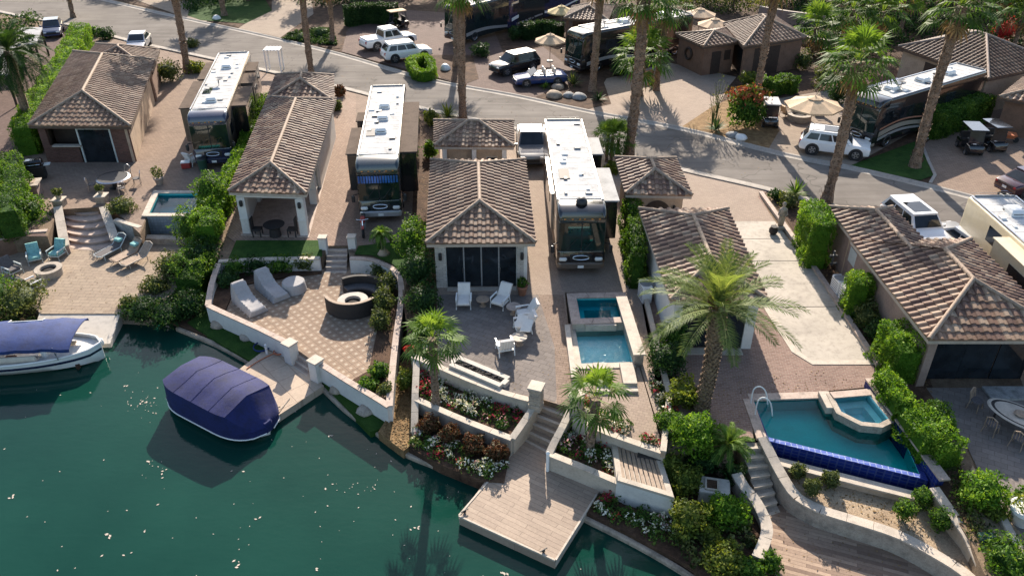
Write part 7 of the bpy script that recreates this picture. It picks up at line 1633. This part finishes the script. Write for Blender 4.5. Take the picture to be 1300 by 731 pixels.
# ---------------------------------------------------------------- shrubs
for (x, y, z, r, h, mt, n, lab) in (
    (272, 268, 0, 1.15, 2.6, 'hedge_green', 1100, 'tall leafy bush at the left column of the lanai'), (250, 312, -1.0, 1.2, 2.5, 'hedge_green', 1100, 'large bush between the stone spa and the covered loungers'), (262, 345, -1.2, 1.05, 2.0, 'dark_green', 900, 'dark bush below the lanai hedge at the stepped wall'),
    (222, 352, -1.2, .95, 1.5, 'olive', 800, 'bright tipped bush at the right edge of the lower patio'), (200, 372, -1.3, .8, 1.0, 'olive', 600, 'small pale bush at the lake corner of the lower patio'),
    (182, 404, -1.5, 1.0, 1.0, 'dark_green', 900, 'dark mounded bush at the water right of the launch slab'), (215, 408, -1.5, 1.15, 1.2, 'dark_green', 1000, 'dark mounded bush overhanging the lake'), (243, 398, -1.45, .95, 1.3, 'dark_green', 900, 'dark bush at the end of the grassy strip with boulders'),
    (166, 392, -1.3, .55, .7, 'olive', 350, 'sprig of pale shrub at the corner of the launch slab'),
    (26, 396, -1.3, 1.5, 1.6, 'olive', 1200, 'big olive bush at the left of the launch slab'), (-4, 400, -1.3, 1.5, 2.2, 'hedge_green', 1000, 'green bush at the left edge above the blue canopy boat'), (5, 428, -1.6, 1.5, .9, 'dark_green', 700, 'dark bush at the waterline behind the blue canopy boat'),
    (40, 288, -.6, 1.3, 2.0, 'hedge_green', 1200, 'dense bush left of the curved stone steps'), (20, 305, -.8, 1.0, 1.7, 'dark_green', 800, 'dark bush beside the left retaining wall'),
    (156, 270, -.1, .8, .9, 'olive', 600, 'flowering shrub between the curved steps and the stone spa'), (215, 103, 0, 1.1, 1.7, 'olive', 700, 'grey green bush at the rear of the navy capped motorhome'), (250, 92, 0, .8, 1.0, 'yellow_green', 450, 'bright bush round the palm behind the navy capped motorhome'), (135, 50, 0, .9, 1.1, 'dark_green', 450, 'dark round bush near the street behind the clipped hedge'),
    (120, 46, 0, .7, .9, 'hedge_green', 300, 'small bush at the street end of the clipped hedge'), (432, 122, 0, .5, .9, 'russet', 320, 'reddish shrub at the rear corner of the long lanai'), (428, 140, 0, .45, .8, 'olive', 300, 'low shrub beside the lanai eave at the tan driveway'),
    (300, 346, -.7, .75, .9, 'hedge_green', 600, 'leafy shrub at the left end of the lawn planter'), (328, 344, -.7, .75, .9, 'dark_green', 600, 'leafy shrub in the middle of the lawn planter'), (358, 343, -.7, .7, .8, 'hedge_green', 600, 'leafy shrub right of middle in the lawn planter'), (388, 341, -.7, .65, .8, 'olive', 550, 'olive shrub in the lawn planter beside the white pillar'), (290, 362, -.8, .7, .8, 'dark_green', 500, 'dark shrub behind the covered loungers'),
    (484, 350, -.75, .6, .8, 'olive', 450, 'pale shrub behind the curved wicker sofa'), (492, 372, -.75, .6, 1.2, 'olive', 550, 'pale upright shrub right of the curved wicker sofa'), (488, 395, -.75, .6, 1.3, 'olive', 550, 'pale upright shrub at the rim of the front wicker sofa'), (484, 418, -.75, .5, 1.1, 'olive', 450, 'pale shrub against the long curved white wall'), (470, 340, -.7, .5, .6, 'dark_green', 300, 'dark shrub below the little curved lawn'), 
    (482, 478, -.75, .5, .7, 'hedge_green', 400, 'green shrub in the sharp corner of the dotted patio planter'), (468, 492, -.75, .45, .5, 'hedge_green', 350, 'low shrub at the foot of the right white retaining wall'), (490, 500, -.7, .35, .5, 'olive', 250, 'small shrub in the tip of the white walled planter'),
    (524, 330, 0, .95, 2.3, 'hedge_green', 1000, 'tall bright bush left of the white stone casita'), (533, 362, 0, 1.0, 2.0, 'dark_green', 900, 'dark leafy bush beside the stone pier of the white stone casita'), (538, 395, -.0, .9, 1.4, 'dark_green', 700, 'dark bush in the narrow strip beside the grey patio'), (528, 302, 0, .6, 1.4, 'hedge_green', 450, 'leafy bush beside the swollen trunk palm'), (540, 425, 0, .6, .7, 'dark_green', 350, 'low dark shrub in the strip beside the grey patio'),
    (548, 158, 0, .6, 1.2, 'yellow_green', 400, 'bright bush at the street end of the narrow strip'), (546, 200, 0, .5, 1.2, 'hedge_green', 400, 'green bush beside the casita with three white posts'), (516, 492, -1.2, .45, .9, 'yellow_green', 350, 'yellow green plant in the dry mulch strip'),
    (545, 548, -1.25, .43, .8, 'russet', 600, 'russet round bush nearest the dry mulch strip'), (572, 560, -1.25, .43, .8, 'russet', 600, 'second russet round bush in the lower flower bed'), (602, 573, -1.25, .43, .8, 'russet', 600, 'third russet round bush in the lower flower bed'), (630, 582, -1.25, .43, .8, 'russet', 650, 'russet round bush nearest the wood dock'),
    (868, 512, 0, .75, 1.1, 'yellow_green', 800, 'yellow green round shrub left of the date palm trunk'), (845, 470, 0, .9, 1.4, 'dark_green', 900, 'dark shrub in front of the pale casita beside the low tan wall'), (855, 440, 0, .8, 1.4, 'hedge_green', 700, 'shrub under the date palm fronds at the pale casita'), (780, 218, 0, .6, .7, 'yellow_green', 350, 'yellow shrub below the small palm clump'),
    (880, 568, -.2, 1.0, 1.6, 'hedge_bright', 1300, 'big flowering shrub below the date palm trunk'), (848, 545, -.1, .6, .8, 'hedge_green', 500, 'small shrub at the end of the spa terrace'), (848, 602, -1.15, .6, 1.1, 'yellow_green', 600, 'round shrub at the corner of the slatted platform'), (868, 622, -1.15, .65, 1.0, 'yellow_green', 650, 'round shrub left of the concrete utility box'), (890, 596, -1.15, .8, 1.1, 'dark_green', 700, 'dark shrub above the concrete utility box'),
    (872, 672, -1.2, .75, 1.2, 'yellow_green', 800, 'round sunlit shrub nearest the slatted platform wall'), (921, 662, -1.15, .75, 1.1, 'hedge_bright', 800, 'flowering shrub below the concrete utility box'), (900, 690, -1.3, .4, .7, 'yellow_green', 300, 'small sunlit shrub among the lakeside bushes'), (918, 722, -1.4, .8, .9, 'yellow_green', 800, 'sunlit spreading shrub at the bottom edge'), (950, 735, -1.4, .6, .8, 'hedge_green', 500, 'shrub at the bottom edge by the plank deck'), (975, 722, -1.4, .45, .7, 'hedge_green', 350, 'small bush at the corner of the plank deck'), (930, 612, -1.1, .5, .8, 'dark_green', 400, 'dark plant tucked behind the curved stone wall'),
    (1085, 400, 0, .6, 1.0, 'dark_green', 500, 'dark shrub between the bright hedges by the mauve casita'), (1098, 415, 0, .65, 1.3, 'olive', 500, 'white flowering shrub between the bright hedges by the mauve casita'), (1112, 432, 0, .6, 1.1, 'dark_green', 500, 'dark shrub along the kerb beside the concrete pad'),
    (1000, 262, 0, .7, .9, 'olive', 450, 'olive shrub at the kerb bed above the statue'), (985, 252, 0, .5, .6, 'dark_green', 300, 'dark low shrub at the top of the kerb bed'), (1018, 300, 0, .4, .6, 'russet', 250, 'russet shrub beside the stone statue'),
    (1243, 640, 0, .85, 1.3, 'hedge_bright', 1000, 'round flowering shrub beside the sandy path'), (1275, 726, -.3, .95, 1.2, 'hedge_green', 1000, 'large shrub in the bottom right corner'), (1262, 655, 0, .45, .5, 'yellow_green', 250, 'low grassy shrub by the pale flower pot'), (1300, 640, 0, .5, .7, 'hedge_green', 300, 'shrub at the right edge above the pale flower pot'),
    (385, 50, .08, .7, .6, 'agave', 350, 'grey green ground shrub left of the bed palm'), (408, 45, .08, .8, .8, 'agave', 400, 'leafy shrub behind the bed palm'), (372, 46, .08, .5, .4, 'dark_green', 250, 'low shrub at the tip of the planted bed'), (245, 60, 0, .6, .8, 'olive', 300, 'yellowish bush at the planting ring near the street'),
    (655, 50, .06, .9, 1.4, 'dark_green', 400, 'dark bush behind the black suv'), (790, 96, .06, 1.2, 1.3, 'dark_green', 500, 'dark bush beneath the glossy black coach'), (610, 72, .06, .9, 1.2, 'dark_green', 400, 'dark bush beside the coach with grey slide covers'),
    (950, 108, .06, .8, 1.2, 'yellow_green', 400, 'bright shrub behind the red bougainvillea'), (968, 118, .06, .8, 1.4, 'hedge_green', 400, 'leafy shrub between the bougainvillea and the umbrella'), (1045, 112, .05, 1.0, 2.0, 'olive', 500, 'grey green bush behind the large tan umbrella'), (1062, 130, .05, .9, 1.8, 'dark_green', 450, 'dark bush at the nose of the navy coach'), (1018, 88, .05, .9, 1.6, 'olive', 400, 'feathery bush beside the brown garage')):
    shrub((x, y), z, r, h, MATS[mt], lab, n, .10 if y > 250 else .14)
# bougainvillea
b = P(945, 160, .1); rt = thing('bougainvillea', 'large rounded bush with red and orange blossoms at the far kerb', 'shrub', tuple(b)); m = MB(); blob_leaves(m, (b.x, b.y, 1.5), (1.5, 1.3, 1.5), 1700, .13, .2); m.build('foliage', MATS['hedge_green'], rt, world=True); m = MB(); blob_leaves(m, (b.x, b.y+.1, 2.55), (1.75, 1.2, .75), 900, .13, .35, .3, core=False); m.build('blossom', MATS['bougainvillea'], rt, world=True)
for (x, y, z, r, h, lab) in ((1250, 300, 0, .75, .8, 'red flowering bush at the near kerb beside the silver sedan'), (519, 447, 0, .22, .3, 'crimson flower clump at the top of the cream divider wall'), (768, 615, -1.4, .4, .7, 'red flowering plant against the slatted platform wall')):
    shrub((x, y), z, r, h, MATS['red_flower'], lab, 350, .09, name='flowering_bush', cat='flowering bush')
# small standard trees in the bare planter
for (x, y, lab) in ((1009, 613, 'small round topped shrub nearest the steps in the bare planter'), (1028, 632, 'small shrub second from the steps in the bare planter'), (1050, 622, 'small shrub under the stone ledge in the bare planter'), (1143, 664, 'left of three small trees at the right of the bare planter'), (1166, 648, 'back tree of three near the tiled pool corner'), (1187, 676, 'right tree of three beside the boundary wall')):
    big = x > 1100; shrub((x, y), -.92, .42 if big else .33, .75 if big else .6, MATS['hedge_green' if big else 'olive'], lab, 480, .07, name='small_tree', cat='tree', stem=.35)
# ---------------------------------------------------------------- flower beds
def flower_bed(px, z, label, dens=60, h=.35, size=.06, name='flower_bed', mat='flower_mix', pm=16, rr=(.14, .30)):
    poly = [P(x, y, z) for x, y in px]; xs = [p.x for p in poly]; ys = [p.y for p in poly]
    def inside(x, y):
        c = False; j = len(poly)-1
        for i in range(len(poly)):
            a, b = poly[i], poly[j]
            if (a.y > y) != (b.y > y) and x < (b.x-a.x)*(y-a.y)/(b.y-a.y)+a.x: c = not c
            j = i
        return c
    A = (max(xs)-min(xs))*(max(ys)-min(ys)); m = MB(); k = 0; C = []; RN = []
    for _ in range(int(A*pm)):
        x, y = random.uniform(min(xs), max(xs)), random.uniform(min(ys), max(ys))
        if not inside(x, y): continue
        kind = random.random(); hh = h*random.uniform(.5, 1.3); q = int(dens*random.uniform(.5, 1)); r = random.uniform(*rr)
        d = rng.normal(size=(q, 3)); d /= np.linalg.norm(d, axis=1)[:, None]; d[:, 2] = np.abs(d[:, 2])
        C.append(np.array([x, y, z])+d*np.array([r, r, hh]))
        hk = math.sin(math.floor(x/.7)*12.99+math.floor(y/.7)*78.2)*43758.5; hk -= math.floor(hk); base = (.72, .93, .98, .80, .45, .93, .2, .72)[int(hk*8)] if random.random() < .75 else random.choice((.98, .3, .80)); top = (d[:, 2] > .45)
        RN.append(np.where(top & (rng.random(q) < .6), base+.02*rng.normal(size=q), rng.random(q)*.5))
    m.arrays(*leaf_arrays(np.concatenate(C), size, .6, .55, None, np.concatenate(RN)))
    return tag(m.build(name, MATS[mat]), label, 'flower bed', None, 'stuff')
flower_bed([(530, 466), (560, 480), (600, 495), (640, 511), (670, 520), (652, 548), (600, 530), (560, 513), (530, 498)], -.62, 'mixed white red and green flowers between the two cream walls')
flower_bed([(528, 548), (560, 560), (600, 575), (640, 590), (636, 607), (610, 604), (565, 586), (525, 565)], -1.25, 'white and pink flowers along the lake below the russet bushes')
flower_bed([(729, 537), (772, 556), (780, 600), (702, 571), (714, 545)], -.72, 'red and white flowers around the foot of the lower fan palm')
flower_bed([(762, 628), (782, 612), (792, 642), (848, 658), (866, 690), (850, 696), (800, 672), (752, 646)], -1.40, 'dark leaved bed with white and purple flowers along the lake right of the wood dock')
flower_bed([(742, 505), (775, 530), (838, 560), (840, 568), (775, 545), (735, 525)], .0, 'narrow flower strip on top of the cream wall above the platform', 45, .3)
flower_bed([(826, 480), (846, 500), (866, 540), (850, 562), (836, 520)], .0, 'flower bed at the end of the spa terrace beside the yellow green shrub', 45, .35)
flower_bed([(900, 640), (940, 650), (955, 690), (935, 730), (880, 720), (862, 690)], -1.2, 'leafy ground cover under the lakeside shrubs', 45, .4, .08, 'ground_cover', 'olive')
flower_bed([(1200, 560), (1225, 600), (1262, 690), (1240, 700), (1205, 630)], .0, 'low plants in the bed along the boundary wall', 25, .25, .06, 'ground_cover', 'olive')
flower_bed([(530, 410), (552, 410), (552, 455), (524, 446)], .0, 'leafy ground cover with white flowers beside the grey patio', 45, .3, .07)
flower_bed([(360, 50), (392, 56), (428, 58), (420, 38), (380, 40)], .08, 'leafy ground cover in the planted bed across the street', 30, .3, .09, 'ground_cover', 'dark_green')
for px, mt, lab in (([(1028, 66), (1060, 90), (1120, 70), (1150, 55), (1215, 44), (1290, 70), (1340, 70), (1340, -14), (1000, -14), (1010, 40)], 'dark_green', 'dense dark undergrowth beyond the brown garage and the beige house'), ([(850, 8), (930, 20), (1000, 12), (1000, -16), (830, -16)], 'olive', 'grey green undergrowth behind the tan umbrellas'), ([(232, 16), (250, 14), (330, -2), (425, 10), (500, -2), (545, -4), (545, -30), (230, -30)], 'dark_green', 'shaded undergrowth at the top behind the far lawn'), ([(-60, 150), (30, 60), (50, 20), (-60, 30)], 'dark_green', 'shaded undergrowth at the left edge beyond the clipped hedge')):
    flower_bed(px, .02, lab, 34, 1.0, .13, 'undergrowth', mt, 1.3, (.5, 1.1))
# ---------------------------------------------------------------- trees and palms beyond the top of the street lots
FG = 'trees beyond the far lots'
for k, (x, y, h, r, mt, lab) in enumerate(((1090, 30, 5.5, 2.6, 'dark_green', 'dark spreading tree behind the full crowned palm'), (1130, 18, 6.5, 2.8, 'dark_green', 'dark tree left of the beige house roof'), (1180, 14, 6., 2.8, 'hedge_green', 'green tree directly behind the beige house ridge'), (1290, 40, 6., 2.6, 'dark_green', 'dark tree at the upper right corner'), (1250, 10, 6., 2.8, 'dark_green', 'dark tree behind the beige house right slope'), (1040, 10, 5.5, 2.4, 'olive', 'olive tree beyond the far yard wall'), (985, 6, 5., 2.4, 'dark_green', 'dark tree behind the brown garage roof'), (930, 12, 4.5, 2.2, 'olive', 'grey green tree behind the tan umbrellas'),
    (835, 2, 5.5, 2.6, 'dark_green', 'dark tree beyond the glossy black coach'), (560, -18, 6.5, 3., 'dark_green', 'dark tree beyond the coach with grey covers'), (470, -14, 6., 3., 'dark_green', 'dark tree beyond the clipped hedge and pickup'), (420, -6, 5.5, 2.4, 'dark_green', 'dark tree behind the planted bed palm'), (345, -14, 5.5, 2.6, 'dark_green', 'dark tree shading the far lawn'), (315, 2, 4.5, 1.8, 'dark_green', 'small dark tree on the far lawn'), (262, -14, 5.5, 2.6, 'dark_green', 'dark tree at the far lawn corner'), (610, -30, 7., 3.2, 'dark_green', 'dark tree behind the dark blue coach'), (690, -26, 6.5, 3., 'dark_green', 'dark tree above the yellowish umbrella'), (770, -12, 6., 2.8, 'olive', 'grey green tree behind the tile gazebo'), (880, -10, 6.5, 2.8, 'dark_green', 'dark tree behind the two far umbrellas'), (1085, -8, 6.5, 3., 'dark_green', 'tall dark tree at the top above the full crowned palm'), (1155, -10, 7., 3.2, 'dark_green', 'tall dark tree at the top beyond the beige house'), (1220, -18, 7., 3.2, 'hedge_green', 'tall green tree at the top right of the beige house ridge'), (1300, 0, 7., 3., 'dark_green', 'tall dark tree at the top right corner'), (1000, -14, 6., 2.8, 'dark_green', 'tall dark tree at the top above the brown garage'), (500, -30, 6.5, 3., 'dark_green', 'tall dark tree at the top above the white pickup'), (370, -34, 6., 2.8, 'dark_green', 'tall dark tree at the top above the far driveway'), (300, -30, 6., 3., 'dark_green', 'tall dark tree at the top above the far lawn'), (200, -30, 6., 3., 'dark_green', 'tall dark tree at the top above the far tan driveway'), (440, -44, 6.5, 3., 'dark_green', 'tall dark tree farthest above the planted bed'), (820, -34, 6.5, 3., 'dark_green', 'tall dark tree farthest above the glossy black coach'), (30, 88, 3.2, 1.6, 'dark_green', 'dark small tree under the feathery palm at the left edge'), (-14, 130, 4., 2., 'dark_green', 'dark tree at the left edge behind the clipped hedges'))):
    if y < 0: h *= 1.55; r *= 1.35  # trees out of view, enlarged so their shade darkens the far lots
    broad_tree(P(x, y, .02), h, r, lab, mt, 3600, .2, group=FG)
for k, (x, y, h, lab) in enumerate(((1110, 62, 3.6, 'low palm beside the beige house left corner'), (1142, 45, 4.5, 'palm behind the left slope of the beige house'), (1072, 62, 3.8, 'feathery palm between the full crowned palm and the garage'), (1205, 36, 5., 'palm beyond the ridge of the beige house'), (1262, 52, 4.8, 'palm beyond the right slope of the beige house'), (1030, 70, 2.6, 'small palm at the brown garage corner'), (1285, 66, 4.0, 'palm near the right edge behind the beige house'))):
    fan_palm(P(x, y, .02), h, lab, .2, 1.45, n=30, skirt=5, group='palms behind the beige house')
shrub((1272, 52), .02, 1.1, 2.2, MATS['red_flower'], 'rusty red flowering bush behind the beige house roof', 450, .16, name='flowering_bush', cat='flowering bush')
rwall([(965, 8), (1000, 14), (1048, 20)], 1.6, 0, 'tan yard wall beyond the brown garage', 'stucco_mauve', 'coping_pale', .3, smooth=1)
rwall([(1000, 38), (1030, 48), (1060, 52)], .9, 0, 'low pale yard wall right of the brown garage', 'stucco_mauve', 'coping_pale', .3, smooth=1)
# ---------------------------------------------------------------- petals drifting on the lake
m = MB(); C = []; RN = []; poly_ok = lambda x, y: True
spots = [(random.uniform(-10, 800), random.uniform(470, 735)) for _ in range(170)]
cl = [(random.gauss(185, 14), random.gauss(515, 9)) for _ in range(40)]+[(random.gauss(455, 22), random.gauss(617, 4)) for _ in range(16)]+[(random.gauss(200, 10), random.gauss(590, 5)) for _ in range(10)]+[(random.gauss(590, 10), random.gauss(620, 8)) for _ in range(8)]
def shore_y(x): return float(np.interp(x, [p[0] for p in SHORE], [p[1] for p in SHORE]))
for x, y in spots+cl:
    if y < shore_y(x)+12 or (583 < x < 765 and y < 715) : continue
    if (x-285)**2/85**2+(y-515)**2/50**2 < 1 or (x < 145 and y < 490): continue
    q = P(x, y, WZ+.012); s_ = random.choice((.02, .025, .03, .04, .06))*random.uniform(.8, 1.3); k = random.randint(1, 4) if s_ > .06 else 1
    for _ in range(k):
        a = random.random()*6.28; e = q+V(random.gauss(0, s_*1.2), random.gauss(0, s_*1.2), random.uniform(0, .006)); d = V(math.cos(a), math.sin(a), 0); n = V(-d.y, d.x, 0)
        m.face([e-d*s_, e-n*s_*.55+V(0, 0, .008), e+d*s_, e+n*s_*.55+V(0, 0, .01)][::-1] if False else [e-d*s_, e-n*s_*.55, e+d*s_, e+n*s_*.55])
tag(m.build('floating_petals', MATS['coping_pale']), 'pale petals and leaves scattered over the lake surface', 'petals', None, 'stuff')

# ---------------------------------------------------------------- fallen leaves
def litter(px, z, n, label, size=.045, mat='dead_frond'):
    poly = [P(x, y, z) for x, y in px]; xs = [p.x for p in poly]; ys = [p.y for p in poly]; C = []
    while len(C) < n:
        x, y = random.uniform(min(xs), max(xs)), random.uniform(min(ys), max(ys)); c = False; j = len(poly)-1
        for i in range(len(poly)):
            a, b = poly[i], poly[j]
            if (a.y > y) != (b.y > y) and x < (b.x-a.x)*(y-a.y)/(b.y-a.y)+a.x: c = not c
            j = i
        if c: C.append((x, y, z+.015+random.random()*.015))
    C = np.array(C); m = MB(); up = np.tile(np.array([0., 0., 1.]), (n, 1)); m.arrays(*leaf_arrays(C, size, 4., .5, up)); return tag(m.build('fallen_leaves', MATS[mat]), label, 'leaves', None, 'stuff')
litter([(497, 522), (508, 462), (526, 454), (528, 558), (512, 570), (482, 548)], -1.30, 900, 'dry fallen leaves on the mulch strip beside the cream divider wall', .06)
litter([(532, 142), (558, 148), (555, 300), (552, 460), (524, 452), (514, 382), (522, 330)], .012, 900, 'dry fallen leaves in the narrow planted strip between two lots', .05)
litter([(690, 380), (714, 380), (730, 500), (700, 505), (640, 494), (600, 478), (600, 400)], .012, 130, 'a few fallen leaves on the grey patio and walkway', .035)
litter([(900, 480), (1040, 470), (1100, 490), (955, 504), (955, 550), (880, 540)], .0, 200, 'fallen leaves on the brick terrace round the date palm', .04)
litter([(980, 640), (1050, 660), (1180, 720), (1060, 735), (990, 720)], -1.42, 120, 'fallen leaves on the lower plank deck', .035)
litter([(60, 340), (230, 330), (190, 396), (55, 396)], -1.10, 160, 'fallen leaves on the lower patio with the sun loungers', .04)
litter([(1000, 258), (1050, 268), (1060, 345), (1175, 480), (1185, 500), (1112, 465), (1048, 356)], .01, 900, 'dry fallen leaves along the side yard of the mauve casita', .05)
litter([(1200, 600), (1240, 610), (1262, 690), (1235, 690)], .0, 350, 'dry fallen leaves in the bed along the boundary wall', .05)
litter([(1000, 605), (1160, 640), (1200, 690), (1150, 672), (1050, 640)], -.70, 160, 'dry twigs and leaves on the bare earth planter', .05)
litter([(240, 50), (330, 86), (520, 130), (860, 210), (970, 236), (970, 200), (660, 126), (440, 76)], .004, 220, 'fallen leaves scattered over the street', .06)
